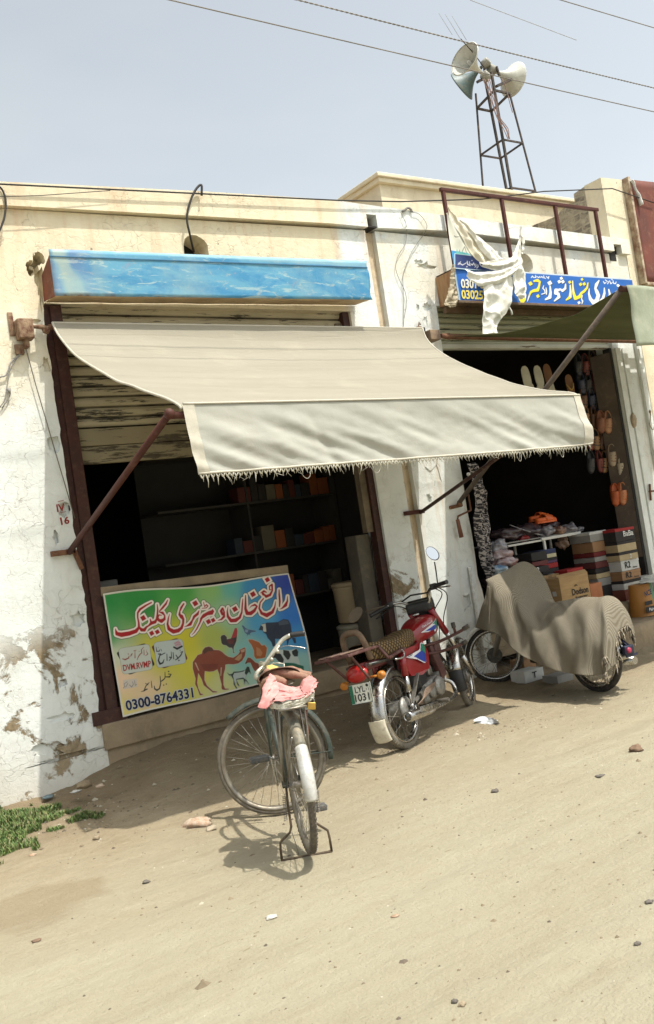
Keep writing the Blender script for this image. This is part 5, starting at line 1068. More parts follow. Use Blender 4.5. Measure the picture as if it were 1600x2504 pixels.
mb = MB(); g0, g1 = bw(fd(*z5((728, 288)), 5.56)), bw(fd(*z5((825, 276)), 5.56)); mb.tube([g0, g0.lerp(g1, .1), g0.lerp(g1, .9), g1, g1+(g1-g0)*.03], [.014, .0165, .0165, .019, .012], 10); obj('grip', mb, M_BLK, hbm)
mb = MB(); mb.tube([bw(fd(*z5(p), 5.52)) for p in ((600, 450), (650, 380), (700, 362), (760, 366), (800, 372), (836, 380))], [.004, .005, .005, .007, .009, .008], 8, sub=4, flat=.5); obj('brake_lever', mb, M_CHR, hbm)
mb = MB(); mb.tube([bw(fd(*z5(p), 5.50)) for p in ((560, 520), (610, 480), (650, 480), (685, 485))], .004, 6); mb.tube([bw(fd(*z5(p), 5.50)) for p in ((685, 485), (690, 540), (700, 620))], .0035, 6); mb.tube([bw(fd(*z5(p), 5.49)) for p in ((500, 565), (545, 500), (600, 430), (655, 360))], .004, 6)
for p in ((640, 400), (600, 455), (575, 470)): mb.ball(bw(fd(*z5(p), 5.52)), .014, 8, jit=.3)
obj('brake_rods', mb, M_HB, hbm)
# stand
mb = MB(); sw = lambda x_, y_, Z=4.78: bw(fd(*z5((x_, y_)), Z))
mb.tube([bw(fd(*z5((700, 1330)), 4.83)), bw(fd(*z5((712, 1450)), 4.81)), sw(735, 1600), sw(725, 1640), sw(660, 1705), sw(662, 1760), sw(672, 1832)], .0065, 8)
mb.tube([bw(fd(*z5((885, 1310)), 4.83)), bw(fd(*z5((892, 1450)), 4.8)), sw(896, 1560), sw(905, 1575), sw(985, 1625), sw(998, 1680), sw(1012, 1768)], .0065, 8)
mb.tube([sw(668, 1832), sw(1014, 1768)], .0075, 8); obj('stand', mb, mk('rusty_brown_stand', (.06, .042, .03), .75, .3, .4, 12, (.11, .08, .05), .3), BI)
mb = MB()
for x0_, y0_, y1_, Z in ((685, 1390, 1560, 4.8), (910, 1350, 1500, 4.8)):
    a_ = sw(x0_, y0_); b_ = sw(x0_+12, y1_); ax = (b_-a_); e1 = ax.normalized().orthogonal().normalized(); e2 = ax.normalized().cross(e1)
    mb.tube([a_+ax*(i/90)+(e1*math.cos(i*.95)+e2*math.sin(i*.95))*.009 for i in range(91)], .0022, 4)
obj('stand_spring', mb, M_STEEL, BI)
mb = MB(); mb.tube([sw(740, 1640, 4.85), sw(770, 1730, 4.85), sw(790, 1800, 4.85)], .002, 4); mb.tube([sw(900, 1590, 4.85), sw(893, 1700, 4.85), sw(893, 1770, 4.85)], .002, 4); obj('stand_wire', mb, M_STEEL, BI)
# bundle on the carrier: rope, cloth and padlock are separate things
cw = lambda p, Z: fd(*z5(p), Z)
mb = MB()
for i in range(9):
    dz = .006*i; rr = random.Random(i); 
    mb.tube([cw((600+rr.uniform(-4, 8), 765+rr.uniform(-14, 22)), 4.66), cw((690, 780+rr.uniform(-22, 20)), 4.60), cw((780, 755+rr.uniform(-22, 22)), 4.60), cw((850, 725+rr.uniform(-22, 22)), 4.64), cw((885, 700+rr.uniform(-16, 16)), 4.72)], .0065, 6, sub=5)
for k_ in range(5): mb.tube([cw((600, 765+k_*6), 4.66), cw((590, 735), 4.80), cw((640, 690), 4.9)], .0058, 6, sub=4); mb.tube([cw((885, 700+k_*5), 4.72), cw((885, 670), 4.85), cw((850, 650), 4.95)], .0058, 6, sub=4)
M_ROPE = mk('cream_rope', (.72, .70, .60), .9, 0, .25, 60, (.42, .38, .28), .2, bump=.6, bscale=150); single('rope', mb, M_ROPE, 'cream rope wound round the back of the bicycle carrier', 'rope')
mb = MB(); ribbon(mb, [cw(p, Z) for p, Z in (((590, 552), 4.92), ((540, 640), 4.80), ((530, 700), 4.72), ((500, 780), 4.68))], [cw(p, Z) for p, Z in (((640, 620), 4.88), ((640, 680), 4.74), ((600, 740), 4.66), ((560, 800), 4.64))], 14, 34, .022, 11, 16)
ribbon(mb, [cw(p, Z) for p, Z in (((600, 600), 4.92), ((700, 640), 4.94), ((790, 630), 4.94), ((860, 565), 4.92))], [cw(p, Z) for p, Z in (((590, 745), 4.64), ((690, 735), 4.60), ((790, 720), 4.60), ((885, 670), 4.68))], 26, 40, .045, 12, 15)
ribbon(mb, [cw(p, Z) for p, Z in (((780, 640), 4.86), ((810, 590), 4.90), ((862, 560), 4.92))], [cw(p, Z) for p, Z in (((820, 715), 4.62), ((860, 690), 4.62), ((885, 650), 4.72))], 12, 20, .03, 13, 16)
single('pink_cloth', mb, mk('pink_cotton', (.50, .19, .18), .9, 0, .25, 12, (.58, .30, .27), .1, bump=.5, bscale=30), 'crumpled pink cloth stuffed on the bicycle carrier behind the saddle', 'cloth', solid=.002)
mb = MB()
for i, (a_, b_, Z0, r_) in enumerate((((520, 590), (870, 545), 5.02, .022), ((540, 560), (850, 565), 5.0, .024), ((520, 620), (700, 600), 4.96, .024), ((640, 530), (860, 560), 5.08, .02), ((540, 545), (660, 590), 5.0, .02))):
    p, q = cw(a_, Z0), cw(b_, Z0-.03); mb.tube([p+Vector((0, 0, -.01)), p.lerp(q, .3)+Vector((0, 0, .012)), p.lerp(q, .7)+Vector((0, 0, .006)), q+Vector((0, 0, -.012))], [r_*.6, r_, r_*1.05, r_*.6], 8, sub=5)
single('rolled_cover', rough(mb, .006, 26), mk('maroon_brown_cover', (.20, .085, .06), .8, 0, .4, 14, (.30, .18, .12), .2, bump=.4), 'brown maroon rolled cover tied over the bicycle saddle', 'cover')
mb = MB(); ribbon(mb, [cw((560, 500), 5.1), cw((600, 492), 5.1), (cw((640, 510), 5.1))], [cw((570, 530), 5.05), cw((610, 545), 5.05), cw((650, 530), 5.05)], 8, 12, .02, 14, 20); single('yellow_rag', mb, mk('yellow_rag', (.60, .42, .12), .9), 'small yellow rag poking up in front of the bicycle saddle', 'rag', solid=.002)
pk = thing('padlock', 'brass padlock hanging from the rope at the bicycle carrier', 'padlock', cw((872, 790), 4.62))
mb = MB(); 
o_ = cw((874, 772), 4.62); Rl = Matrix((CR, -CF, CU)).transposed() if False else Matrix((CR, CF, CU)).transposed(); mb.box(o_, (.040, .016, .036), Rl, bev=.004); obj('body', mb, mk('brass', (.62, .40, .10), .35, .8, .3, 20, (.45, .3, .09), .2), pk, world=True)
mb = MB(); mb.tube([o_+CR*-.012+CU*.015, o_+CR*-.012+CU*.03, o_+CR*0+CU*.04, o_+CR*.012+CU*.03, o_+CR*.012+CU*.015], .0032, 6, sub=3); obj('shackle', mb, M_CHR, pk, world=True)
mb = MB(); mb.tube([cw(p, 4.74) for p in ((842, 800), (836, 870), (850, 960), (846, 1080), (868, 1180), (872, 1290))], [.006, .008, .005, .004, .005, .004], 6, sub=3); single('hanging_cord', mb, mk('brown_cord', (.22, .10, .07), .9), 'thin brown cord hanging down beside the bicycle rear mudguard', 'cord')
# ================================================================ red motorcycle
MC = Matrix.Translation((4.235, -1.315, -.004)) @ Matrix.Rotation(math.radians(24), 4, 'Z') @ Matrix.Rotation(math.radians(-7), 4, 'X')
MO = thing('motorcycle', 'red motorcycle with wicker patterned seat cover parked nose to the white wall', 'motorcycle', M=MC)
M_TY = mk('motorcycle_tyre', (.07, .065, .058), .9, 0, .3, 12, (.16, .145, .115), .55, (.28, .24, .17), .4, 70)
M_RED = mk('red_gloss_paint', (.26, .004, .009), .28, 0, .2, 3, (.20, .004, .008), .1, (.2, .1, .07), .02, 50, coat=.5)
wheel(MO, 'rear_wheel', (.02, 0, .29), I3, .29, .056, .05, 36, .12, .07, M_CHR, M_TY, M_SPK, tread=1, drum=1)
ms_ = math.radians(14); Mst = Matrix.Rotation(ms_, 3, 'Z'); fa = Vector((1.255, .0, .305))
wheel(MO, 'front_wheel', fa, Mst, .285, .05, .045, 36, .10, .062, M_CHR, M_TY, M_SPK, drum=1)
mb = MB(); mb.tube([(.82, 0, .86), (.80, 0, .74), (.74, 0, .60), (.72, 0, .44), (.70, 0, .34)], .018, 8); mb.tube([(.80, 0, .78), (.5, 0, .70), (.1, 0, .68), (-.28, 0, .66)], .022, 8, sub=3)
for s_ in (-1, 1): mb.tube([(.25, .06*s_, .66), (.28, .08*s_, .45), (.30, .08*s_, .30)], .013, 8); mb.tube([(.30, .07*s_, .31), (.02, .085*s_, .29)], .014, 8); mb.tube([(.2, .08*s_, .66), (-.40, .09*s_, .69)], .011, 8)
obj('frame', mb, M_BLKM, MO)
# engine: crankcase, horizontal finned cylinder, round side cover
eng = MB(); eng.box((.47, 0, .335), (.30, .17, .15), Matrix.Rotation(-.1, 3, 'Y'), bev=.03); eng.box((.40, .01, .42), (.16, .13, .07), bev=.02)
en = obj('engine', eng, M_ALU, MO)
mb = MB(); mb.lathe([(.03, -.002), (.072, 0), (.078, .012), (.07, .03), (.03, .036)], (.56, -.088, .34), (0, -1, 0), 24); mb.lathe([(.02, 0), (.052, 0), (.056, .014), (.03, .02)], (.43, -.088, .325), (0, -1, 0), 20); obj('side_cover', mb, M_ALU, en)
mb = MB(); 
for i in range(9): mb.box((.625+i*.0145, 0, .375+i*.001), (.005, .125-.003*abs(i-4), .12-.004*abs(i-4)), Matrix.Rotation(-.12, 3, 'Y'), bev=.002)
mb.box((.68, 0, .38), (.14, .08, .085), Matrix.Rotation(-.12, 3, 'Y')); mb.box((.775, 0, .392), (.05, .10, .10), Matrix.Rotation(-.12, 3, 'Y'), bev=.012); obj('cylinder', mb, M_ALU, en)
mb = MB(); mb.box((.58, -.02, .47), (.07, .06, .07), bev=.012); mb.tube([(.58, -.02, .44), (.66, 0, .42)], .018, 8); mb.tube([(.55, -.02, .48), (.40, -.02, .52)], .024, 8); obj('carburettor', mb, M_STEEL, en)
mb = MB(); mb.box((.32, -.035, .47), (.24, .09, .20), bev=.02); obj('airbox', mb, M_BLK, MO)
# exhaust
mb = MB(); mb.tube([(.79, -.03, .36), (.85, -.07, .31), (.82, -.10, .235), (.70, -.12, .205), (.50, -.13, .205), (.34, -.135, .21)], .0165, 12, sub=5); mb.lathe([(.0165, 0), (.030, .07), (.040, .16), (.041, .44), (.037, .50), (.030, .51), (.026, .50), (.012, .44)], (.36, -.135, .21), (-1, -.02, .075), 20); ex = obj('exhaust', mb, M_CHR, MO)
mb = MB(); mb.box((.16, -.178, .245), (.30, .005, .05), Matrix.Rotation(.08, 3, 'Y'), bev=.002); mb.box((.2, -.182, .245), (.04, .003, .03), bev=.001); obj('heat_shield', mb, M_CHR, ex)
mb = MB()
for i in range(6): mb.tube([(.02+i*.02, -.165+i*.004, .30-i*.004), (.18, -.17, .335+i*.008), (.36+i*.01, -.15, .36+i*.006), (.46, -.12, .38)], .004, 5, sub=3)
obj('bundled_wire', mb, mk('rusty_wire', (.20, .14, .10), .8), MO)
# tank
def tank(u, v):   # u along, v around
    x_ = .40+.50*u; prof = math.sin(math.pi*min(1, max(0, .06+u*.90)))**.45; w_ = .135*prof*(.72+.35*u-.12*u*u); zt_ = .86+.05*math.sin(u*2.6)-.05*(1-u)**2; zb = .685+.03*u; zc_ = (zt_+zb)/2; h_ = (zt_-zb)/2*(.5+.5*prof)
    a_ = 2*math.pi*v; c_, s_ = math.cos(a_), math.sin(a_); e_ = .62
    return (x_, math.copysign(abs(s_)**e_, s_)*w_, zc_+math.copysign(abs(c_)**e_, c_)*h_)
mb = MB(); mb.grid(tank, 30, 48); mb.poly([tank(0, i/24) for i in range(24)]); mb.poly([tank(1, -i/24) for i in range(24)]); tk = obj('fuel_tank', mb, M_RED, MO)
mb = MB(); mb.lathe([(.03, 0), (.033, .012), (.028, .02)], (.68, 0, .905), (0, 0, 1), 16); obj('fuel_cap', mb, M_CHR, tk)
def dec(mb, pts_, fn, off):   # small decal polygon laid on a side surface given (x,z)->y
    mb.poly([(x_, fn(x_, z_)-off, z_) for x_, z_ in pts_])
def tank_y(x_, z_):
    u = (x_-.40)/.50; best = None
    for k_ in range(100):
        p = tank(u, .5+k_/199.); 
        if p[1] <= 0 and (best is None or abs(p[2]-z_) < abs(best[2]-z_)) : best = p
    return best[1]
def decal(name, shapes, fn, parent, mats_):
    for nm, poly, m_, off in shapes:
        # subdivide the outline into a fan of small strips so that it hugs the surface
        xs_ = [p[0] for p in poly]; x0_, x1_ = min(xs_), max(xs_); n_ = 12; mb = MB()
        for i in range(n_):
            xa, xb = x0_+(x1_-x0_)*i/n_, x0_+(x1_-x0_)*(i+1)/n_
            def span(x_):
                zs = []
                for k_ in range(len(poly)):
                    (ax, az), (bx, bz) = poly[k_-1], poly[k_]
                    if (ax-x_)*(bx-x_) <= 0 and ax != bx: zs.append(az+(bz-az)*(x_-ax)/(bx-ax))
                return (min(zs), max(zs)) if zs else None
            sa, sb = span(xa+1e-5), span(xb-1e-5)
            if sa and sb:
                q_ = [(xa, sa[0]), (xb, sb[0]), (xb, sb[1]), (xa, sa[1])]; M_ = 4
                for j in range(M_):
                    f0, f1 = j/M_, (j+1)/M_; za0, za1 = sa[0]+(sa[1]-sa[0])*f0, sa[0]+(sa[1]-sa[0])*f1; zb0, zb1 = sb[0]+(sb[1]-sb[0])*f0, sb[0]+(sb[1]-sb[0])*f1
                    mb.poly([(xa, fn(xa, za0)-off, za0), (xb, fn(xb, zb0)-off, zb0), (xb, fn(xb, zb1)-off, zb1), (xa, fn(xa, za1)-off, za1)])
        obj(nm, mb, m_, parent)
M_DW, M_DB, M_DG = mk('decal_white', (.7, .7, .72), .35), mk('decal_blue', (.02, .05, .35), .35), mk('decal_green', (.01, .22, .14), .35)
decal('d', [('stripe', [(.50, .775), (.60, .80), (.86, .855), (.73, .745), (.70, .745), (.74, .785), (.60, .762)], M_DW, .004), ('stripe', [(.55, .776), (.70, .80), (.76, .795), (.72, .765), (.64, .768)], M_DB, .006), ('stripe', [(.68, .812), (.84, .845), (.745, .765), (.77, .805)], M_DG, .006)], tank_y, tk, None)
mb = MB(); text_on(mb, 'Cash Deposit', lambda u, v: Vector((.535+.16*(u), tank_y(.535+.16*u, .815+.02*v)-.005, .803+.018*v+.022*u)), .01, shear=.2); obj('lettering', mb, M_DW, tk)
# side panel
def spy(x_, z_): return -.105-.02*math.sin(math.pi*min(1, max(0, (x_-.1)/.4)))+.02*abs(z_-.6)
side = [(.10, .70), (.30, .705), (.46, .72), (.52, .62), (.47, .50), (.30, .475), (.14, .50), (.09, .58)]
for s_ in (1, -1):
    mb = MB(); pts_ = [Vector((x_, s_*spy(x_, z_), z_)) for x_, z_ in side]; mb.prism(pts_, (0, -s_*-.03 if s_ > 0 else .03, 0)); sp = obj('side_panel', mb, M_RED, MO)
mb = MB(); decal('d', [('stripe', [(.12, .645), (.30, .66), (.34, .66), (.38, .705), (.42, .71), (.46, .69), (.40, .545), (.34, .56), (.26, .60), (.14, .635)], M_DW, .006), ('stripe', [(.22, .63), (.34, .648), (.45, .66), (.40, .55), (.33, .575), (.26, .61)], M_DB, .008), ('stripe', [(.35, .655), (.395, .70), (.455, .685), (.425, .61), (.39, .64)], M_DG, .010)], spy, sp, None)
mb = MB(); text_on(mb, 'CD 70', lambda u, v: Vector((.135+.15*u, spy(.2, .65)-.009, .638+.016*v+.014*u)), .02); obj('lettering', mb, M_BLK, sp)
# seat under a woven cover
def seat(u, v):
    x_ = -.34+.77*u; a_ = 2*math.pi*v; c_, s_ = math.cos(a_), math.sin(a_); w_ = .125*(1-.18*sm(.6, 1, u)); zt_ = .835-.05*math.sin(math.pi*min(1, u*1.1))+.03*(1-u)+.02*u; zb = .685; h_ = (zt_-zb)/2; pr_ = (math.sin(math.pi*min(.999, max(.001, .03+.94*u))))**.18
    return (x_, math.copysign(abs(s_)**.45, s_)*w_*pr_, (zt_+zb)/2+math.copysign(abs(c_)**.55, c_)*h_*pr_)
t = NT('woven_seat_cover'); tcn = t.new('TexCoord'); o3 = tcn.outputs['Object']
w1 = t.new('TexWave', bands_direction='DIAGONAL'); w1.inputs['Scale'].default_value = 15; t.link(o3, w1.inputs[0]); mpp = t.new('Mapping'); mpp.inputs['Scale'].default_value = (-1, 1, 1); t.link(o3, mpp.inputs[0])
w2 = t.new('TexWave', bands_direction='DIAGONAL'); w2.inputs['Scale'].default_value = 15; t.link(mpp.outputs[0], w2.inputs[0]); m_ = t.math('MULTIPLY', w1.outputs[1], w2.outputs[1])
t.col(t.mix(t.ramp(m_, .05, .5), (.045, .028, .014), t.mix(t.noise(5, 3), (.24, .165, .075), (.16, .105, .045)))); t.bump(m_, .6, .006); M_WOV = t.fin(.75, 0, .2)
mb = MB(); mb.grid(seat, 30, 40); obj('seat', mb, M_WOV, MO)
# looped backrest, carrier rack
M_MAR = mk('maroon_steel', (.07, .022, .02), .5, .2, .4, 8, (.11, .05, .045), .35, (.18, .12, .09))
mb = MB(); mb.tube([(-.34, .085, .72), (-.37, .085, .84), (-.385, .062, .915), (-.39, .0, .932), (-.385, -.062, .915), (-.37, -.085, .84), (-.34, -.085, .72)], .023, 10, sub=5); obj('backrest', mb, mk('brown_padded_loop', (.16, .10, .06), .7, 0, .4, 10, (.1, .065, .04), .3), MO)
mb = MB()
for y_ in (-.13, -.06, .06, .13): mb.bar((-.28, y_, .795), (-.70, y_, .80), .018, .018, bev=.003)
mb.bar((-.70, -.14, .80), (-.70, .14, .80), .02, .02, bev=.003); mb.bar((-.42, -.14, .797), (-.42, .14, .797), .02, .02, bev=.003); 
for s_ in (-1, 1): mb.bar((-.28, .13*s_, .795), (-.18, .135*s_, .69), .02, .02, bev=.003); mb.bar((-.18, .135*s_, .69), (.08, .135*s_, .715), .028, .022, bev=.004); mb.bar((-.62, .10*s_, .79), (-.42, .08*s_, .60), .014, .014)
obj('carrier_rack', mb, M_MAR, MO)
mb = MB()
for y_ in (-.10, -.02, .06): mb.bar((-.45, y_, .815), (-.73, y_+.02, .819), .03, .008, bev=.002)
obj('rack_slat', mb, mk('worn_pale_slat', (.20, .14, .10), .7, .2, .4, 9, (.2, .12, .1)), MO)
mb = MB(); mb.tube([(-.12, -.15, .665), (-.02, -.165, .66), (.02, -.16, .69), (.03, -.14, .72)], .008, 8, sub=3); obj('grab_rail', mb, M_CHR, MO); mb = MB(); mb.tube([(-.12, .15, .665), (-.02, .165, .66), (.03, .14, .72)], .008, 8, sub=3); obj('grab_rail', mb, M_CHR, MO)
# shocks
for s_ in (-1, 1):
    mb = MB(); y_ = -.12*s_*-1 if False else .12*s_; mb.tube([(.05, y_, .70), (.03, y_, .52)], .026, 12); mb.tube([(.055, y_, .72), (.052, y_, .70)], .018, 8); shk = obj('shock_absorber', mb, M_RED, MO)
    mb = MB(); mb.tube([(.03, y_, .52), (.018, y_, .40)], .022, 12); mb.tube([(.018, y_, .40), (.01, y_, .31)], .009, 8); mb.ball((.01, y_, .30), .018, 8); obj('lower_tube', mb, M_CHR, shk)
mb = MB(); mb.box((.20, -.105, .345), (.22, .02, .02), Matrix.Rotation(-.3, 3, 'Y')); mb.bar((.22, -.12, .50), (.02, -.11, .30), .03, .012); mb.prism([(.30, -.135, .32), (.20, -.135, .30), (.16, -.135, .36), (.20, -.135, .37)], (0, .02, 0)); obj('swing_arm', mb, mk('silver_grey_arm', (.22, .22, .21), .5, .4, .3, 10, (.15, .14, .12), .4), MO)
mb = MB(); mb.lathe([(.06, 0), (.085, .004), (.09, .02), (.07, .035), (.03, .04)], (.02, -.045, .29), (0, -1, 0), 24); obj('brake_drum', mb, M_ALU, MO)
mb = MB(); mb.box((.20, .10, .315), (.44, .012, .07), bev=.01); obj('chain_case', mb, M_BLKM, MO)
for s_ in (-1, 1):
    mb = MB(); mb.tube([(.36, .14*s_, .25), (.36, .25*s_, .25)], .016, 10); mb.tube([(.36, .0, .24), (.36, .14*s_, .25)], .01, 6); obj('footrest', mb, M_RUB, MO)
mb = MB(); mb.tube([(.36, .13, .24), (.28, .22, .10), (.24, .27, .01)], .010, 6); mb.box((.235, .275, .005), (.05, .04, .008)); obj('side_stand', mb, M_BLKM, MO)
# rear end
mb = MB(); fender(mb, (.02, 0, .29), I3, .345, .125, math.radians(95), math.radians(172), .03); fender(mb, (.02, 0, .29), I3, .347, .128, math.radians(150), math.radians(188), .03); obj('rear_fender', mb, M_CHR, MO, solid=.003)
mb = MB(); fender(mb, (.0, 0, .29), I3, .362, .135, math.radians(180), math.radians(207), .024); obj('mud_flap', mb, mk('cream_mud_flap', (.60, .57, .46), .6, 0, .2, 8, (.5, .45, .34), .25), MO, solid=.005)
mb = MB(); mb.box((-.26, 0, .68), (.30, .16, .06), bev=.02); obj('tail_cowl', mb, mk('dark_maroon_tail', (.10, .02, .02), .4), MO)
Rt = Matrix.Rotation(math.radians(-14), 3, 'Y')
mb = MB(); mb.lathe([(.02, -.05), (.066, -.045), (.084, -.02), (.088, 0), (.082, .012), (.055, .026), (.012, .032)], (-.43, .005, .645), (-1, 0, .12), 28); mb.v = [Vector((v.x, v.y, .645+(v.z-.645)*.70)) for v in mb.v]; tl = obj('tail_light', mb, mk('red_lens', (.42, .012, .01), .3, 0, .15, 20, coat=.4), MO)
for s_, yy_ in ((1, .17), (-1, -.15)):
    mb = MB(); mb.tube([(-.36, .05*s_, .60), (-.37, yy_*.8, .60)], .008, 6); mb.lathe([(.010, -.035), (.026, -.03), (.030, -.01), (.028, .01), (.014, .018)], (-.37, yy_, .60 if s_ < 0 else .575), (-1, 0, 0), 16); obj('indicator', mb, mk('amber_lens', (.55, .22, .03), .35, 0, .3, 20, (.4, .14, .02)), MO)
# number plate
PC = Vector((-.475, -.020, .515)); 
def plp(u, v): return PC+Vector((-.008, (.5-u)*.175, (v-.5)*.135))+Vector((-.03, 0, 0))*(.5-v)*.6
mb = MB(); c4 = [plp(0, 0), plp(1, 0), plp(1, 1), plp(0, 1)]; mb.prism(c4, (.006, 0, 0)); npz = obj('number_plate', mb, mk('plate_white', (.68, .70, .64), .5, 0, .1, 9, (.58, .58, .5), .2), MO)
off = Vector((-.0025, 0, 0))
mb = MB(); mb.poly([plp(.02, .04)+off, plp(.17, .04)+off, plp(.17, .96)+off, plp(.02, .96)+off]); obj('green_band', mb, mk('plate_green', (.012, .16, .08), .5), npz)
M_PB = mk('plate_black', (.02, .025, .02), .6); mb = MB(); text_on(mb, 'LYL', lambda u, v: plp(.27+.46*u, .56+.30*v)+off, .015); text_on(mb, '1031', lambda u, v: plp(.21+.66*u, .12+.36*v)+off, .02); obj('lettering', mb, M_PB, npz)
mb = MB(); mb.lathe([(.010, 0), (.010, .004)], plp(.86, .86)+off, (-1, 0, 0), 10)
for a_, b_ in (((0, 0), (1, 0)), ((1, 0), (1, 1)), ((1, 1), (0, 1)), ((0, 1), (0, 0))): mb.bar(plp(*a_)+off, plp(*b_)+off, .003, .003)
text_on(mb, '13', lambda u, v: plp(.80+.12*u, .60+.12*v)+off, .0); obj('plate_marks', mb, M_PB, npz)
# fork, front fender, headlight
up = (fa-Vector((.80, 0, .93))); 
for s_ in (-1, 1):
    yo = Mst @ Vector((0, .085*s_, 0)); top = Vector((.78, 0, .93))+yo; bot = fa+yo
    mb = MB(); mb.tube([top.lerp(bot, .0), top.lerp(bot, .36)], .026, 12); fk = obj('fork_leg', mb, M_RED, MO)
    mb = MB(); mb.tube([top.lerp(bot, .36), top.lerp(bot, .72)], .021, 12); mb.tube([top.lerp(bot, .72), bot], .024, 12); obj('lower_tube', mb, M_CHR, fk)
mb = MB(); fender(mb, fa, Mst, .335, .115, math.radians(62), math.radians(165), .03); obj('front_fender', mb, M_CHR, MO, solid=.003)
mb = MB(); fender(mb, fa, Mst, .330, .12, math.radians(160), math.radians(197), .03); obj('fender_extension', mb, M_BLK, MO, solid=.003)
mb = MB(); mb.lathe([(.02, -.14), (.07, -.12), (.092, -.04), (.094, .0), (.088, .01)], (.95, .05, .90), Mst @ Vector((1, 0, -.05)), 22); hl = obj('headlight', mb, M_BLK, MO)
mb = MB(); mb.lathe([(.088, .0), (.07, .02), (.02, .03)], (.955, .052, .90), Mst @ Vector((1, 0, -.05)), 22); obj('lens', mb, M_CHR, hl)
mb = MB(); mb.box((.86, .03, .985), (.09, .20, .055), Mst @ Matrix.Rotation(math.radians(38), 3, 'Y'), bev=.02); mb.box((.84, .02, .965), (.16, .22, .10), Mst @ Matrix.Rotation(math.radians(-6), 3, 'Y'), bev=.03); obj('instrument_binnacle', mb, M_BLK, MO)
# handlebar
mb = MB(); mb.tube([(.66, -.34, 1.105), (.72, -.20, 1.10), (.775, -.115, 1.06), (.795, -.09, .985), (.785, 0, .965), (.79, .07, .985), (.765, .14, 1.035), (.70, .22, 1.04), (.60, .34, 1.0)], .0115, 10, sub=5); hb2 = obj('handlebar', mb, M_CHR, MO)
mb = MB(); mb.tube([(.775, -.115, 1.062), (.72, .02, 1.075), (.765, .14, 1.04)], .007, 6); obj('crossbar', mb, M_BLK, hb2)
for a_, b_ in (((.705, -.225, 1.10), (.65, -.355, 1.108)), ((.69, .235, 1.035), (.585, .36, .995))):
    a_, b_ = Vector(a_), Vector(b_); mb = MB(); mb.tube([a_, a_.lerp(b_, .12), a_.lerp(b_, .92), b_], [.021, .0165, .0165, .019], 10); obj('grip', mb, M_BLK, hb2)
    mb = MB(); mb.box(a_+(a_-b_)*.16, (.045, .05, .05), bev=.01); obj('switch_housing', mb, M_BLK, hb2)
    mb = MB(); f_ = Vector((.05, 0, -.02)); mb.tube([a_+f_*.8, a_.lerp(b_, .3)+f_*1.3, a_.lerp(b_, .95)+f_*1.4+Vector((0, 0, -.01))], [.007, .006, .007], 6, sub=3); obj('lever', mb, M_CHR if a_.y < 0 else M_BLK, hb2)
mb = MB(); mb.tube([(.715, -.245, 1.11), (.73, -.25, 1.19), (.70, -.27, 1.23), (.68, -.285, 1.285)], .0055, 8, sub=4); mr = obj('mirror_stem', mb, M_BLK, hb2)
mc = Vector((.67, -.292, 1.355)); nrm = (bm_ := MC.to_3x3().inverted() @ (CAMPOS-(MC @ mc))).normalized(); nrm = (nrm+Vector((-.1, .1, .18))).normalized()
uu_ = Vector((0, 0, 1)); uu_ = (uu_-nrm*uu_.dot(nrm)).normalized(); vv_ = nrm.cross(uu_)
def oval(mb, c, ru, rv, th_, rot=.5, n=26):
    U1 = uu_*math.cos(rot)-vv_*math.sin(rot)*-1; V1 = nrm.cross(U1).normalized(); U1 = V1.cross(nrm); b = len(mb.v)
    for h_, k_ in ((0, 1), (-th_*.6, 1.0), (-th_, .7)):
        for i in range(n):
            a_ = 2*math.pi*i/n; mb.v.append(c+nrm*h_+U1*math.cos(a_)*ru*k_+V1*math.sin(a_)*rv*k_)
    mb.face([b+i for i in range(n)])
    for q in range(2):
        for i in range(n): j = (i+1) % n; mb.face((b+q*n+i, b+(q+1)*n+i, b+(q+1)*n+j, b+q*n+j), 0, True)
    mb.face([b+2*n+i for i in range(n)][::-1])
mb = MB(); oval(mb, mc, .064, .043, .03); ms2 = obj('mirror_housing', mb, M_BLK, hb2)
tmp = NT('mirror_glass'); tmp.col((.9, .9, .9)); M_MIR = tmp.fin(.03, 1.0)
mb = MB(); oval(mb, mc+nrm*.004, .060, .039, .003); obj('mirror_glass', mb, M_MIR, hb2)
mb = MB(); mb.tube([(.67, .25, 1.045), (.63, .42, 1.04)], .0055, 6); uu_ = Vector((0, 0, 1)); oval(mb, Vector((.60, .50, 1.035)), .075, .045, .03, rot=-.9); obj('left_mirror', mb, mk('dusty_mirror_back', (.16, .12, .08), .6), hb2)
# levers, crash bars
mb = MB(); mb.tube([(.60, 0, .66), (.70, -.14, .665), (.74, -.30, .70), (.75, -.36, .72)], .012, 8, sub=3); mb.tube([(.60, 0, .60), (.68, -.12, .585), (.72, -.28, .60), (.73, -.33, .61)], .012, 8, sub=3); mb.tube([(.74, -.27, .695), (.74, -.27, .76)], .011, 6); mb.tube([(.60, 0, .66), (.70, .14, .665), (.74, .30, .70)], .012, 8, sub=3); cb_ = obj('crash_bar', mb, M_MAR, MO)
mb = MB(); pass
for q_ in ([(.747, -.34, .715), (.753, -.39, .73)], [(.74, -.27, .74), (.74, -.27, .785)], [(.727, -.31, .605), (.735, -.35, .615)]): mb = MB(); mb.tube(q_, .018, 8); obj('bar_end', mb, M_RUB, cb_)
mb = MB(); mb.bar((.68, -.05, .66), (.76, -.05, .38), .05, .10, bev=.01); mb.box((.74, -.02, .62), (.10, .14, .08), bev=.015); obj('leg_guard', mb, M_MAR, MO)
mb = MB()
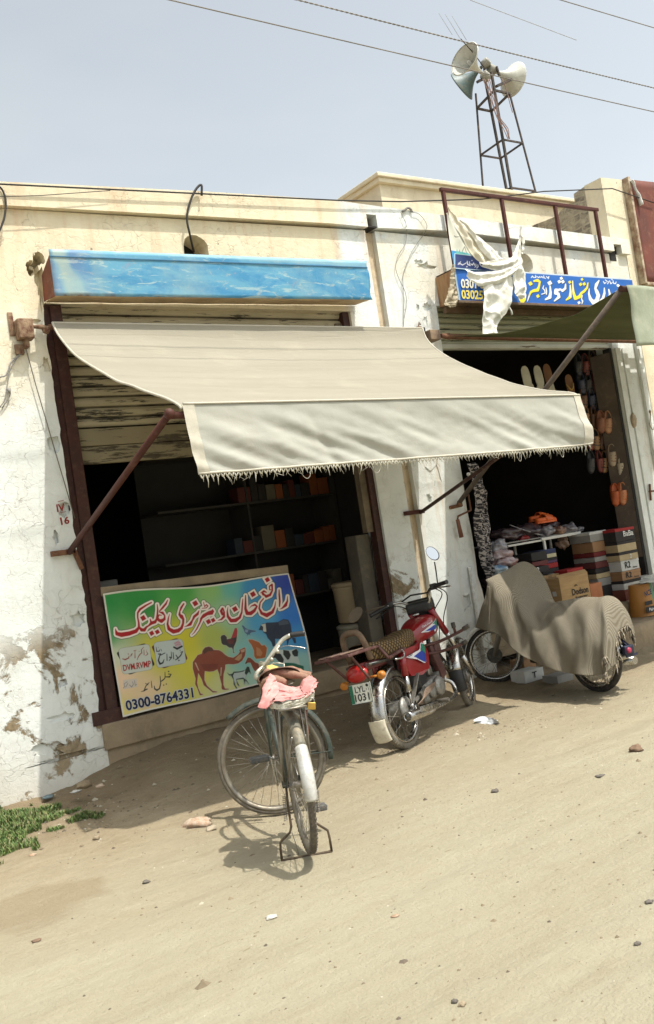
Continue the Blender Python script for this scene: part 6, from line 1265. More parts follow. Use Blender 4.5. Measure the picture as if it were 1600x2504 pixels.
for pts_ in ([(.68, -.22, 1.09), (.84, -.20, 1.02), (.90, -.06, .90), (.80, -.03, .76)], [(.68, -.24, 1.10), (.80, -.26, 1.0), (.93, -.10, .78), (1.08, -.07, .5)], [(.66, .25, 1.03), (.86, .2, 1.0), (.92, .06, .86)], [(.8, -.07, .96), (.86, -.09, .8), (.80, -.07, .62)]): mb.tube(pts_, .0045, 5, sub=5)
obj('cable', mb, M_BLK, MO)
# ================================================================ covered motorcycle
C2 = Matrix.Translation((6.24, -1.46, .0)) @ Matrix.Rotation(math.radians(90), 4, 'Z')
M2 = thing('covered_motorcycle', 'black motorcycle under a checked cloth standing before the shoe shop', 'motorcycle', M=C2)
M_TY2 = mk('black_tyre', (.022, .02, .019), .85, 0, .3, 9, (.05, .045, .04), .35, (.14, .12, .09), .3, 70)
wheel(M2, 'rear_wheel', (0, 0, .265), I3, .272, .055, .05, 36, .12, .06, M_CHR, M_TY2, M_SPK, drum=1)
Ms3 = Matrix.Rotation(math.radians(46), 3, 'Z'); f2 = Vector((1.19, 0, .305))
wheel(M2, 'front_wheel', f2, Ms3, .272, .045, .045, 36, .10, .055, M_CHR, M_TY2, M_SPK, drum=1)
mb = MB(); mb.lathe([(.02, -.005), (.075, 0), (.07, .01)], f2+Ms3 @ Vector((0, .06, 0)), Ms3 @ Vector((0, 1, 0)), 20); obj('brake_disc', mb, M_BLKM, M2)
mb = MB(); fender(mb, f2, Ms3, .315, .10, math.radians(28), math.radians(150), .03); obj('front_fender', mb, mk('white_fender', (.55, .55, .52), .35, .2), M2, solid=.003)
mb = MB(); fender(mb, f2, Ms3, .312, .10, math.radians(12), math.radians(30), .03); obj('fender_flap', mb, M_BLK, M2, solid=.004)
for s_ in (-1, 1):
    mb = MB(); o_ = Ms3 @ Vector((0, .08*s_, 0)); mb.tube([f2+o_, Vector((.92, 0, .80))+o_], .022, 10); obj('fork_leg', mb, mk('grey_fork', (.26, .25, .23), .45, .4), M2)
mb = MB(); mb.tube([(.90, 0, .86), (.84, 0, .6), (.6, 0, .3), (.2, 0, .27), (0, 0, .27)], .03, 8, sub=3); mb.box((.5, 0, .36), (.34, .2, .24), bev=.05); mb.box((.25, 0, .62), (.75, .2, .12), bev=.05); mb.box((.62, 0, .66), (.4, .2, .14), bev=.06); mb.box((-.2, 0, .56), (.3, .12, .08), bev=.03); obj('body', mb, M_BLKM, M2)
mb = MB(); fender(mb, (0, 0, .265), I3, .33, .12, math.radians(80), math.radians(178), .03); obj('rear_fender', mb, M_CHR, M2, solid=.003)
mb = MB(); mb.tube([(.92, -.30, 1.08), (.90, -.1, 1.0), (.86, .1, .99), (.80, .30, 1.0)], .012, 8, sub=4); obj('handlebar', mb, M_BLK, M2)
mb = MB(); mb.lathe([(.010, .018), (.020, .016), (.025, .005), (.024, 0)], (-.40, .05, .36), (-1, 0, 0), 16); obj('reflector', mb, mk('pink_reflector', (.34, .03, .07), .4), M2)
mb = MB(); mb.box((-.38, .03, .36), (.04, .11, .075), bev=.012); mb.box((-.385, .0, .312), (.01, .14, .018)); mb.bar((-.37, .02, .39), (-.2, 0, .50), .03, .03); obj('tail_block', mb, mk('dark_blue_tail', (.02, .024, .05), .5), M2)
mb = MB(); mb.lathe([(.05, 0), (.055, .02), (.03, .045)], (.02, .04, .265), (0, 1, 0), 16); obj('hub_cover', mb, mk('yellow_cap', (.60, .36, .02), .4), M2)
mb = MB(); mb.tube([(.75, -.12, .25), (.4, -.14, .2), (-.3, -.14, .24)], [.018, .03, .035], 10, sub=3); obj('exhaust', mb, M_CHR, M2)
# draped cloth, near (left) side traced as crest, shoulder and hem of the cloth
def fx4(p, X): return fx(*m4(p), X)
crest = [fx4((282, 612), 5.84), fx4((350, 575), 5.98), fx4((430, 535), 6.15), fx4((545, 475), 6.42), fx4((590, 560), 6.40), fx4((640, 660), 6.36), fx4((700, 750), 6.32), fx4((780, 778), 6.30), fx4((850, 772), 6.30), fx4((950, 752), 6.30), fx4((1050, 740), 6.30), fx4((1150, 742), 6.30), fx4((1228, 735), 6.28), fx4((1290, 800), 6.26), fx4((1350, 960), 6.25)]
shoul = [fx4((282, 650), 5.83), fx4((330, 650), 5.86), fx4((390, 665), 5.92), fx4((470, 690), 5.98), fx4((520, 745), 6.02), fx4((570, 800), 6.03), fx4((640, 845), 6.05), fx4((720, 860), 6.06), fx4((800, 835), 6.06), fx4((880, 815), 6.07), fx4((980, 805), 6.07), fx4((1070, 800), 6.07), fx4((1130, 790), 6.08), fx4((1200, 850), 6.10), fx4((1265, 1000), 6.12)]
midl = [fx4((255, 790), 5.80), fx4((290, 800), 5.80), fx4((350, 830), 5.82), fx4((430, 870), 5.86), fx4((500, 930), 5.87), fx4((570, 980), 5.88), fx4((650, 1010), 5.90), fx4((740, 1030), 5.90), fx4((820, 1040), 5.90), fx4((900, 1040), 5.90), fx4((990, 1045), 5.90), fx4((1070, 1050), 5.92), fx4((1140, 1050), 5.94), fx4((1200, 1040), 5.98), fx4((1250, 1090), 6.05)]
hem = [fx4((192, 968), 5.86), fx4((270, 988), 5.80), fx4((340, 1010), 5.80), fx4((410, 1065), 5.80), fx4((490, 1135), 5.80), fx4((570, 1195), 5.80), fx4((650, 1232), 5.80), fx4((730, 1262), 5.80), fx4((810, 1295), 5.81), fx4((890, 1312), 5.82), fx4((980, 1322), 5.83), fx4((1070, 1330), 5.85), fx4((1150, 1318), 5.88), fx4((1200, 1295), 5.92), fx4((1240, 1240), 6.0)]
tp = [1-.85*sm(10.5, 14, i) for i in range(15)]; far = [Vector((p.x+.22*k_, p.y, p.z-.15)) for p, k_ in zip(crest, tp)]; far2 = [Vector((p.x+.32*k_, p.y+.02, max(.45, p.z-.5))) for p, k_ in zip(crest, tp)]
def samp(Lp, t_):
    t_ = t_*(len(Lp)-1); i = min(int(t_), len(Lp)-2); f = t_-i; p0, p1, p2, p3 = Lp[max(i-1, 0)], Lp[i], Lp[i+1], Lp[min(i+2, len(Lp)-1)]
    return .5*((2*p1)+(p2-p0)*f+(2*p0-5*p1+4*p2-p3)*f*f+(3*p1-p0-3*p2+p3)*f**3)
def cloth(u, v):
    rows = [samp(Lp, u) for Lp in (far2, far, crest, shoul, midl, hem)]
    p = samp(rows, v); w = sm(.42, .75, v)
    if v < .3: return p+Vector((.02*math.sin(u*30), 0, 0))*(1-v/.3)
    # swags sweeping from the grip down to the tail, then hanging folds
    q = (u*1.15-(v-.4)*.55); f = .016*math.sin(q*26+1.3)*w*sm(1.0, .55, u)*(.4+.6*sm(0, .15, u))
    f += .022*math.sin(u*34+v*2)*w*sm(.45, .9, u)
    f += .030*noise.noise(Vector((u*7-v*3, v*3, 2)))*w+.010*noise.noise(Vector((u*22, v*9, 5)))*w
    f += .035*math.exp(-((v-.62+.35*math.sin(min(1, max(0, (u-.2)/.45))*math.pi))/.05)**2)*sm(.15, .3, u)*sm(.72, .5, u)
    return p+Vector((-f, -f*.35, .15*f))
t = NT('waffle_cloth'); x, y, z = t.sep(); cc = t.new('CombineXYZ'); t.link(y, cc.inputs[0]); t.link(t.math('ADD', z, t.math('MULTIPLY', x, .6)), cc.inputs[1])
wa = t.new('TexWave', bands_direction='X'); wa.inputs['Scale'].default_value = 36; wa.inputs['Distortion'].default_value = 1.2; t.link(cc.outputs[0], wa.inputs[0]); wb = t.new('TexWave', bands_direction='Y'); wb.inputs['Scale'].default_value = 36; wb.inputs['Distortion'].default_value = 1.2; t.link(cc.outputs[0], wb.inputs[0])
m_ = t.math('MULTIPLY', wa.outputs[1], wb.outputs[1]); k = t.mix(t.ramp(m_, .05, .6), (.15, .13, .095), (.31, .28, .22)); k = t.mix(t.ramp(t.noise(3, 5), .5, .8, 0, .4), k, (.22, .18, .13)); t.col(k); t.bump(m_, .5, .008); M_WAF = t.fin(.95, 0, .1)
CL = thing('checked_cloth', 'beige and brown waffle weave cloth draped over the parked motorcycle by the shoe shop', 'cloth', (6.1, -1, .2))
mb = MB(); mb.grid(cloth, 170, 90); obj('sheet', mb, M_WAF, CL, world=True, solid=.003)
mb = MB(); rr = random.Random(9)
for i in range(46):
    u = .86+.14*i/45; p = Vector(cloth(min(1, u), 1 if i % 3 else .9)) if i < 20 else Vector(cloth(1, .30+.7*(i-20)/25)); l = rr.uniform(.05, .10); d = Vector((rr.uniform(-.03, .0), rr.uniform(-.05, .01), -l)); mb.tube([p, p+d*.5+Vector((rr.uniform(-.015, .015), 0, 0)), p+d], [.006, .007, .003], 5, m=0, sub=2)
    if i in (19, 45): obj('fringe', mb, mk('knotted_fringe', (.34, .29, .21), .9, 0, .6, 40, (.05, .04, .03)), CL, world=True); mb = MB()
mb = MB(); ribbon(mb, [fx4(p, 5.80) for p in ((282, 660), (288, 760), (284, 880), (272, 985))], [fx4(p, 5.79) for p in ((298, 660), (302, 760), (298, 880), (292, 990))], 3, 20, .006, 2, 9); obj('light_stripe', mb, mk('pale_stripe', (.48, .42, .34), .9), CL, world=True, solid=.002)
# ================================================================ goods in the shoe shop
def sbox(label, cat, x0_, x1_, y0_, y1_, z0_, z1_, mat_, group, name='shoe_box', rot=0, txt=None, tm=None, lid=True, tape=False):
    c = Vector(((x0_+x1_)/2, (y0_+y1_)/2, z0_)); th = thing(name, label, cat, group=group, M=Matrix.Translation(c) @ Matrix.Rotation(rot, 4, 'Z')); w_, d_, h_ = x1_-x0_, y1_-y0_, z1_-z0_
    mb = MB(); mb.box((0, 0, h_/2-.001), (w_, d_, h_-.003), bev=.003); body = obj('box_body', mb, mat_[0], th)
    if lid: mb = MB(); mb.box((0, 0, h_-.016), (w_+.006, d_+.006, .030), bev=.003); obj('lid', mb, mat_[-1], th)
    if tape: mb = MB(); mb.box((0, 0, h_), (.05, d_+.004, .002)); mb.box((0, -d_/2-.0015, h_-.04), (.05, .002, .08)); obj('tape', mb, mk('brown_tape', (.30, .19, .09), .3), th)
    if txt:
        for s_, (u0, u1, v0, v1), m_ in txt:
            mb = MB(); text_on(mb, s_, lambda u, v: Vector((-w_/2+w_*(u0+(u1-u0)*u), -d_/2-.005, h_*(v0+(v1-v0)*v+.10*0*u))), .02); obj('lettering', mb, m_, th)
    return th
cm = lambda n_, c_: mk('card_'+n_, c_, .75, 0, .15, 9, bump=.05)
K_, R_, W2, BR_, TN, GR = cm('black', (.025, .022, .022)), cm('red', (.33, .02, .02)), cm('white', (.55, .55, .52)), cm('brown', (.32, .18, .09)), cm('tan', (.42, .33, .19)), cm('grey', (.28, .27, .25))
Wt, Kt = mk('ink_white', (.7, .7, .68)), mk('ink_black', (.02, .02, .02))
zz = [fy(*m4((1340, y_)), -.05).z for y_ in (212, 312, 392, 458, 540, 612, 682, 768)]; xa, xb = fy(*m4((1272, 400)), -.05).x, fy(*m4((1412, 400)), -.05).x
col2 = [('topmost shoe box, black with a red end, in the right hand stack', (K_, R_), [('BaBa', (.40, .92, .35, .75), Wt)]), ('tan patterned shoe box second from top of the right hand stack', (TN, K_), None), ('tan and black shoe box third from top of the right hand stack', (TN, K_), [('D', (.55, .64, .15, .6), Wt)]),
 ('white shoe box in the middle of the right hand stack', (W2, W2), [('R2', (.2, .5, .25, .85), Kt), ('Bata', (.62, .86, .15, .3), Kt)]), ('plain brown shoe box below the white one in the right stack', (BR_, BR_), [('R2', (.2, .5, .25, .85), Kt), ('Bata', (.62, .86, .15, .3), Kt)]), ('white and black shoe box second from bottom of the right stack', (W2, K_), None), ('reddish brown shoe box at the bottom of the right stack', (cm('redbrown', (.20, .06, .04)),), None)]
rr = random.Random(4)
for i, (lb, mt, tx) in enumerate(col2):
    dx = rr.uniform(-.012, .012); sbox(lb, 'shoe box', xa+dx, xb+dx, -.05+dx, .27, zz[i+1]+.001, zz[i], mt, 'shoe boxes stacked by the right jamb', txt=tx, rot=rr.uniform(-.03, .03), lid=(len(mt) > 1))
zz1 = [fy(*m4((1130, y_)), .12).z for y_ in (238, 315, 395, 432, 470, 520, 560, 600, 660, 750)]; xa, xb = fy(*m4((1078, 400)), .12).x, fy(*m4((1190, 400)), .12).x+.03
for i, (lb, mt) in enumerate([('pale grey shoe box on top of the inner stack', (GR, W2)), ('brown shoe box second from top of the inner stack', (BR_,)), ('dark red shoe box third in the inner stack', (cm('dred', (.16, .02, .02)),)), ('grey shoe box below the dark red one in the inner stack', (GR,)), ('maroon shoe box in the middle of the inner stack', (cm('maroon', (.12, .03, .03)),)), ('black shoe box under the maroon one in the inner stack', (K_,)), ('tan shoe box low in the inner stack', (TN,)), ('white shoe box second lowest in the inner stack', (GR,)), ('black shoe box at the bottom of the inner stack', (K_,))]):
    dx = rr.uniform(-.015, .015); sbox(lb, 'shoe box', xa+dx, xb+dx, .12, .42, zz1[i+1]+.001, zz1[i], mt, 'shoe boxes in the inner stack', lid=(len(mt) > 1))
zz3 = [fy(*m4((770, y_)), .25).z for y_ in (372, 408, 440, 480, 520, 560, 600)]; xa, xb = fy(*m4((735, 400)), .25).x, fy(*m4((800, 400)), .25).x
for i, (lb, mt) in enumerate([('dark blue shoe box on top of the stack under the table', (cm('navy', (.03, .04, .10)),)), ('pale yellow shoe box in the stack under the table', (cm('cream', (.5, .45, .3)),)), ('purple striped shoe box in the stack under the table', (cm('purple', (.10, .05, .12)), K_)), ('bright red shoe box in the stack under the table', (R_,)), ('black striped shoe box under the red one below the table', (K_,)), ('grey shoe box at the foot of the stack under the table', (GR,))]):
    sbox(lb, 'shoe box', xa-.12, xb, .25, .5, zz3[i+1]+.001, zz3[i], mt, 'shoe boxes under the display table', lid=(len(mt) > 1))
x_ = fy(*m4((640, 480)), .2).x
for i, (lb, mt, tx) in enumerate([('black shoe box with a white corner left of the table leg', (K_, W2), None), ('dark maroon shoe box left of the table leg', (cm('maroon', (.12, .03, .03)),), None), ('black shoe box with white letters behind the cartons', (K_,), [('R2', (.0, .35, .2, .9), Wt)])]):
    z_ = fy(*m4((640, (400, 470, 510)[i])), .2).z; z2_ = fy(*m4((640, (465, 505, 560)[i])), .2).z; sbox(lb, 'shoe box', x_-.12, x_+.12, .12, .35, z2_+.001, z_, mt, 'shoe boxes left of the table leg', lid=False, txt=tx)
# cartons
kc = mk('corrugated_card', (.42, .27, .12), .85, 0, .2, 5, (.34, .21, .095), .15, (.3, .2, .1), .15, 40, stretch=(1, 1, 6))
xa, xb = fy(*m4((838, 700)), -.12).x, fy(*m4((1060, 700)), -.12).x; za, zb = fy(*m4((950, 770)), -.12).z-.02, fy(*m4((930, 575)), -.12).z
dc = sbox('open brown carton with black lettering standing behind the draped motorcycle', 'carton', xa, xb, -.12, .16, za, zb, (kc,), 'brown cartons', name='carton', lid=False, txt=[('Dodson', (.36, .92, .30, .52), Kt), ('footwear', (.45, .88, .16, .24), Kt)])
mb = MB(); w_ = xb-xa; mb.box((-w_/2-.004, -.05, (zb-za)*.45), (.002, .05, .05)); obj('label', mb, W2, dc)
mb = MB(); mb.poly([(-w_/2, -.14, zb-za), (w_/2, -.14, zb-za), (w_/2+.01, -.10, zb-za+.035), (-w_/2-.01, -.10, zb-za+.03)]); obj('flap', mb, kc, dc, solid=.004)
mb = MB(); a_ = .10
for r_ in (.010, .018): mb.tube([(w_*.02+r_*1.2*math.cos(t_/8*math.pi), -.1455, (zb-za)*.60+r_*math.sin(t_/8*math.pi)) for t_ in range(9)], .0022, 4)
obj('logo', mb, Kt, dc)
za2, zb2 = fy(*m4((640, 640)), .22).z-.1, fy(*m4((720, 575)), .22).z
sbox('second brown carton half hidden behind the lettered carton', 'carton', fy(*m4((632, 600)), .22).x, fy(*m4((860, 600)), .22).x, .2, .5, za2, zb2, (kc,), 'brown cartons', name='carton', lid=False, tape=True)
sbox('supporting carton hidden under the lettered carton', 'carton', xa+.02, xb+.1, -.14, .2, .462, za-.002, (kc,), 'brown cartons', name='carton', lid=False)
sbox('small orange brown box right of the lettered carton', 'box', fy(*m4((1062, 700)), -.02).x, fy(*m4((1152, 700)), -.02).x, -.02, .2, fy(*m4((1100, 745)), -.02).z-.04, fy(*m4((1100, 632)), -.02).z, (cm('orange', (.45, .17, .07)),), None, name='small_box', lid=False)
sbox('flat red and white shoe box lying on the cartons', 'shoe box', fy(*m4((870, 530)), .1).x, fy(*m4((1005, 530)), .1).x, .1, .3, zb+.002, zb+.05, (cm('pinkred', (.45, .06, .07)), R_), None, rot=.1)
# display table
DT = thing('display_table', 'white metal framed display table inside the shoe shop loaded with wrapped goods', 'table', (8.1, .5, .46))
lx = [fy(*m4((702, 310)), .3).x, fy(*m4((972, 265)), .3).x]; zt2 = 1.285
M_WM = mk('white_metal', (.66, .65, .60), .45, 0, .15, 9)
for x_ in lx:
    for y_ in (.3, .75): mb = MB(); mb.box((x_+.012, y_, (zt2+.445)/2-.008), (.028, .022, zt2-.462), bev=.003); obj('leg', mb, M_WM, DT, world=True)
mb = MB(); mb.box(((lx[0]+lx[1])/2, .3, zt2), (lx[1]-lx[0]+.05, .024, .03), bev=.003); mb.box((lx[0]-.35, .31, zt2-.01), (.75, .02, .02)); obj('rail', mb, M_WM, DT, world=True)
mb = MB(); mb.box((lx[0]-.05, .54, zt2+.02), (1.3, .44, .012)); obj('table_top', mb, GR, DT, world=True)
M_PLA = mk('clear_plastic_wrap', (.32, .31, .33), .12, 0, .5, 15, (.12, .11, .13), 0, bump=.8, bscale=30, spec=.8); M_PLW = mk('white_plastic_wrap', (.45, .40, .42), .2, 0, .5, 14, (.30, .16, .15), 0, bump=.8, bscale=30, spec=.8); M_PDK = mk('dark_goods', (.07, .04, .04), .3, 0, .6, 12, (.03, .02, .03), 0, bump=.8, bscale=30, spec=.7)
def lump(label, p, y_, r_, mat_, seed, flat=.5, cat_='bundle', name='wrapped_bundle', group='plastic wrapped goods in the shoe shop'):
    c = fy(*m4(p), y_); mb = MB(); mb.ball(c, (r_, r_*.8, r_*flat), 26, jit=.5, seed=seed)
    for v in mb.v: v += Vector((noise.noise(v*22), noise.noise(v*22+Vector((4, 0, 0))), noise.noise(v*24+Vector((0, 7, 0)))))*.022
    return single(name, mb, mat_, label, cat_, group)
lump('clear plastic wrapped bundle at the front left corner of the display table', (725, 245), .36, .10, M_PLA, 1, .55); lump('crumpled clear bag on the right end of the display table', (900, 225), .36, .09, M_PLA, 2, .7); lump('brown wrapped bundle in the middle of the display table', (820, 240), .34, .08, mk('brown_wrap', (.30, .17, .11), .3, 0, .5, 14, (.16, .1, .08), 0, bump=.8, bscale=30), 3, .55)
lump('pale bag corner sticking out at the right end of the table', (975, 228), .36, .06, M_PLA, 4, .45); lump('dark wrapped goods under the orange sandals', (740, 205), .5, .14, M_PDK, 5, .4); lump('large dark bundle on the left part of the table', (560, 260), .5, .22, M_PDK, 6, .4); lump('dark bundle at the left end of the table', (420, 270), .5, .20, M_PDK, 7, .35); lump('red wrapped bundle below the left part of the table', (560, 300), .42, .06, mk('red_wrap', (.30, .03, .03), .3), 8, .6)
lump('brown hanging bag under the table rail', (850, 330), .40, .075, mk('brown_bag', (.20, .13, .09), .5), 9, .9)
lump('clear wrapped shirt pile, topmost beside the scarf', (365, 360), .05, .10, M_PLA, 10, .8); lump('pinkish wrapped clothes below the clear pile beside the scarf', (385, 425), .02, .12, M_PLW, 11, .5); lump('flat pink wrapped clothes low beside the scarf', (410, 475), .0, .13, M_PLW, 12, .35); lump('blue and white packet at the foot of the wrapped clothes', (365, 535), .0, .10, mk('blue_white_pack', (.06, .22, .42), .35, 0, .5, 16, (.55, .58, .58)), 13, .5)
lump('grey goods pile under the wrapped clothes', (400, 640), .12, .2, M_PDK, 14, .8)
M_STR = mk('white_string', (.55, .52, .46), .8); mb = MB(); mb.tube([fy(*m4(p), .35) for p in ((450, 195), (530, 225), (640, 260), (735, 285))], [.006, .012, .02, .024], 6, sub=3, flat=.5); single('plastic_strip', mb, M_PLA, 'twisted clear plastic strip hanging across the left part of the table', 'plastic')
# footwear
def shoe(label, M, mat_, sole, L_=.27, kind='clog', group='shoes hung on the right jamb', name='shoe'):
    th = thing(name, label, 'shoe', group=group, M=M)
    hw = lambda s_: (.033+.016*math.sin(math.pi*min(1, s_*1.15))+.008*sm(.45, .8, s_))*(1-sm(.86, 1.02, s_)*.75)*(1-sm(.12, -.04, s_)*.6)*L_/.27
    mb = MB()
    for sgn, z_ in ((1, 0), (-1, .018)):
        pass
    n_ = 20; out_ = [(L_*i/n_, hw(i/n_)) for i in range(n_+1)]+[(L_*i/n_, -hw(i/n_)) for i in range(n_, -1, -1)]
    mb.prism([(a_, b_, 0) for a_, b_ in out_], (0, 0, .016)); obj('sole', mb, sole, th)
    if kind == 'slipper':
        mb = MB(); 
        for s_ in (-1, 1): mb.tube([(L_*.80, 0, .018), (L_*.68, .02*s_, .042), (L_*.45, .042*s_, .014)], [.006, .009, .008], 6, sub=4, flat=.5)
        obj('strap', mb, mat_, th)
    else:
        mb = MB(); mb.grid(lambda u, v: (L_*(.36+.62*u), math.cos(math.pi*v)*hw(.36+.62*u)*.98, .016+math.sin(math.pi*v)*(.062*(1-sm(.1, 1.0, u)*.62))*(1 if u < .97 else .5)), 14, 14); mb.grid(lambda u, v: (L_*(.36-.35*math.sin(math.pi*u)), -math.cos(math.pi*u)*hw(.2)*.97, .016+.034*v), 16, 3); obj('upper', mb, mat_, th, solid=.005)
        mb = MB()
        for i in range(3): mb.bar((L_*(.5+.12*i), -.03, .070-.008*i), (L_*(.5+.12*i)+.01, .03, .070-.008*i), .012, .004)
        obj('trim', mb, sole, th)
    return th
def hang(p, y_, tilt=0, yaw=0, roll=0):   # toe down, sole against the board
    c = fy(*p, y_); X = Vector((math.sin(tilt), 0, -math.cos(tilt))); Z = Vector((math.sin(yaw), -math.cos(yaw), 0)); Y = Z.cross(X).normalized(); Z = X.cross(Y)
    return Matrix.Translation(c) @ Matrix((X, Y, Z)).transposed().to_4x4()
zs = zm(1400, 840, .27397)
lB, lO, lK, lC, lG = mk('tan_leather', (.30, .13, .07), .45, 0, .3, 14, (.20, .08, .05)), mk('orange_rubber', (.52, .13, .04), .5, 0, .2, 12, (.4, .09, .03)), mk('black_rubber', (.02, .022, .026), .4), mk('cream_rubber', (.48, .38, .28), .5), mk('grey_rubber', (.22, .22, .2), .5)
for lb, p, y_, mt, so_, yw in [('tan leather slip-on, upper left of the hanging pairs', (232, 600), .22, lB, lB, -.5), ('tan leather slip-on, upper right of the hanging pairs', (290, 605), .18, mk('tan_light', (.52, .27, .15), .45), lB, -.3), ('black clog below the tan slip-ons', (390, 760), .16, lK, lK, -.2), ('cream clog, left one of the hanging cream pair', (335, 900), .20, lC, lB, -.6), ('cream clog, right one of the hanging cream pair', (410, 1000), .15, mk('cream_light', (.58, .50, .38), .5), lK, -.2),
  ('dark slipper hanging against the jamb right of the cream pair', (480, 1080), .13, lK, lK, -.1), ('orange clog, left one of the lowest hanging pair', (360, 1250), .20, lO, lO, -.5), ('orange clog in a plastic bag, right one of the lowest hanging pair', (420, 1240), .15, mk('orange_light', (.60, .24, .11), .35), lO, -.2), ('small grey sandal lowest on the right jamb', (500, 1340), .12, lG, lG, -.1), ('dull brown shoe above the tan slip-ons', (310, 470), .22, mk('dull_brown', (.09, .055, .04), .5), lK, -.3)]:
    shoe(lb, hang(zs(p), y_, tilt=-.04, yaw=yw), mt, so_)
for i, (a_, b_, lb) in enumerate([(200, 130, 'leftmost'), (260, 200, 'lower right'), (330, 60, 'upper right'), (150, 60, 'upper left'), (220, 330, 'lowest')]):
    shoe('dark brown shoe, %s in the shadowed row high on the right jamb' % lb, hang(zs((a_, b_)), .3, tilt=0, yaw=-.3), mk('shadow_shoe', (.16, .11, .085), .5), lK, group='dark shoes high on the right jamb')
za_ = zm(1180, 860, .2339)
for lb, p, mt, so_ in [('leftmost of the two white soled slippers hung at the top', (432, 150), lK, mk('white_sole', (.60, .58, .48), .6)), ('white soled slipper right beside the yellow strapped sandal', (562, 145), lK, mk('white_sole', (.6, .58, .48))), ('yellow strapped sandal beside the white soled slippers', (660, 128), mk('yellow_strap', (.50, .32, .10), .4), mk('brown_sole', (.2, .1, .05))), ('yellow sandal alone at the right of the top row', (885, 240), mk('yellow_strap', (.5, .32, .1)), mk('brown_sole', (.2, .1, .05)))]:
    shoe(lb, hang(za_(p), .30, tilt=.12, yaw=math.pi-.5 if 'white' in lb else -.6), mt, so_, .26 if 'white' in lb else .24, 'slipper', 'slippers hung inside the shoe shop', 'slipper')
rows_ = [('top', 95), ('second', 260), ('third', 400), ('fourth', 560), ('fifth', 760), ('sixth', 960)]; kc_ = [('black', (.05, .05, .055)), ('dark brown', (.17, .085, .05)), ('maroon', (.20, .05, .045)), ('navy', (.05, .06, .11)), ('tan', (.36, .21, .11))]; rr = random.Random(33)
for ri, (rn, y0_) in enumerate(rows_):
    for ci, cn in enumerate(('left', 'middle', 'right')):
        q_ = kc_[(ri*3+ci*2) % 5]; shoe('%s shoe, %s of the %s row deeper inside the shoe shop' % (q_[0], cn, rn), hang(zs((20+ci*62+ri*24, y0_)), .33, tilt=rr.uniform(-.15, .15), yaw=rr.uniform(-.5, .2)), mk('shoe_'+q_[0].replace(' ', '_'), q_[1], .4), lK, group='dim shoes hung deeper in the shoe shop')
for lb, p in (('round white toe tip of a slipper just above the canvas awning, left', (490, 325)), ('round white toe tip of a slipper just above the canvas awning, middle', (597, 330)), ('round white toe tip of a slipper just above the canvas awning, right', (700, 312))):
    shoe(lb, hang(za_(p), .30, tilt=.1, yaw=math.pi-.5), lK, mk('white_sole', (.6, .58, .48)), .26, 'slipper', 'lower row of white soled slippers', 'slipper')
Ms_ = fy(*m4((650, 170)), .42)
for k_, (dx, dy, dz, rz) in enumerate(((0, 0, 0, .05), (.03, .12, .03, -.12))):
    shoe(('orange sandal nearer the street on top of the table pile', 'orange sandal behind on top of the table pile')[k_], Matrix.Translation(Ms_+Vector((dx, dy, dz-.03))) @ Matrix.Rotation(rz, 4, 'Z') @ Matrix.Scale(1.25, 4), mk('vivid_orange', (.72, .13, .02), .45), mk('vivid_orange', (.7, .13, .02)), .27, 'clog', 'orange sandals on the table', 'sandal')
mb = MB(); mb.prism([(9.0, .24, .9), (9.085, .03, .9), (9.085, .03, 3.3), (9.0, .24, 3.3)], (.02, .01, 0)); single('display_board', mb, mk('brown_board', (.13, .10, .078), .85, 0, .4, 4, (.09, .07, .055), .2), 'tall brown board inside the right jamb carrying hanging shoes', 'board')
# scarf
SCF = thing('patterned_scarf', 'black and white patterned scarves tied and hanging at the left jamb of the shoe shop', 'scarf', (6.5, -.1, 1))
t = NT('ikat_scarf'); x, y, z = t.sep(); cc = t.new('CombineXYZ'); t.link(t.math('MULTIPLY', x, 1.0), cc.inputs[0]); t.link(z, cc.inputs[1]); wv = t.new('TexWave', bands_direction='DIAGONAL'); wv.inputs['Scale'].default_value = 11; wv.inputs['Distortion'].default_value = 9; wv.inputs['Detail'].default_value = 4; wv.inputs['Detail Scale'].default_value = 4; t.link(cc.outputs[0], wv.inputs[0])
t.col(t.mix(t.ramp(wv.outputs[1], .55, .7), (.03, .028, .032), (.42, .38, .36))); M_SCF = t.fin(.85)
q3 = lambda p, y_=-.10: fy(*m3(p), y_)
mb = MB(); ribbon(mb, [q3(p) for p in ((1150, 20), (1200, 200), (1235, 400), (1215, 560), (1250, 760), (1290, 960), (1345, 1100))], [q3(p, -.13) for p in ((1230, 10), (1290, 190), (1320, 320), (1290, 450), (1310, 600), (1330, 860), (1365, 1090))], 12, 90, .05, 21, 7); obj('scarf', mb, M_SCF, SCF, world=True, solid=.002)
mb = MB(); ribbon(mb, [q3(p, -.06) for p in ((1180, 30), (1250, 250), (1290, 420), (1280, 600), (1310, 820), (1370, 1080))], [q3(p, -.08) for p in ((1250, 20), (1310, 240), (1345, 440), (1360, 620), (1385, 860), (1400, 1080))], 12, 90, .05, 22, 7); obj('scarf', mb, M_SCF, SCF, world=True, solid=.002)
mb = MB(); mb.ball(q3((1175, 115), -.14), .02, 8, jit=.4); obj('knot', mb, mk('white_knot', (.6, .58, .55)), SCF, world=True)
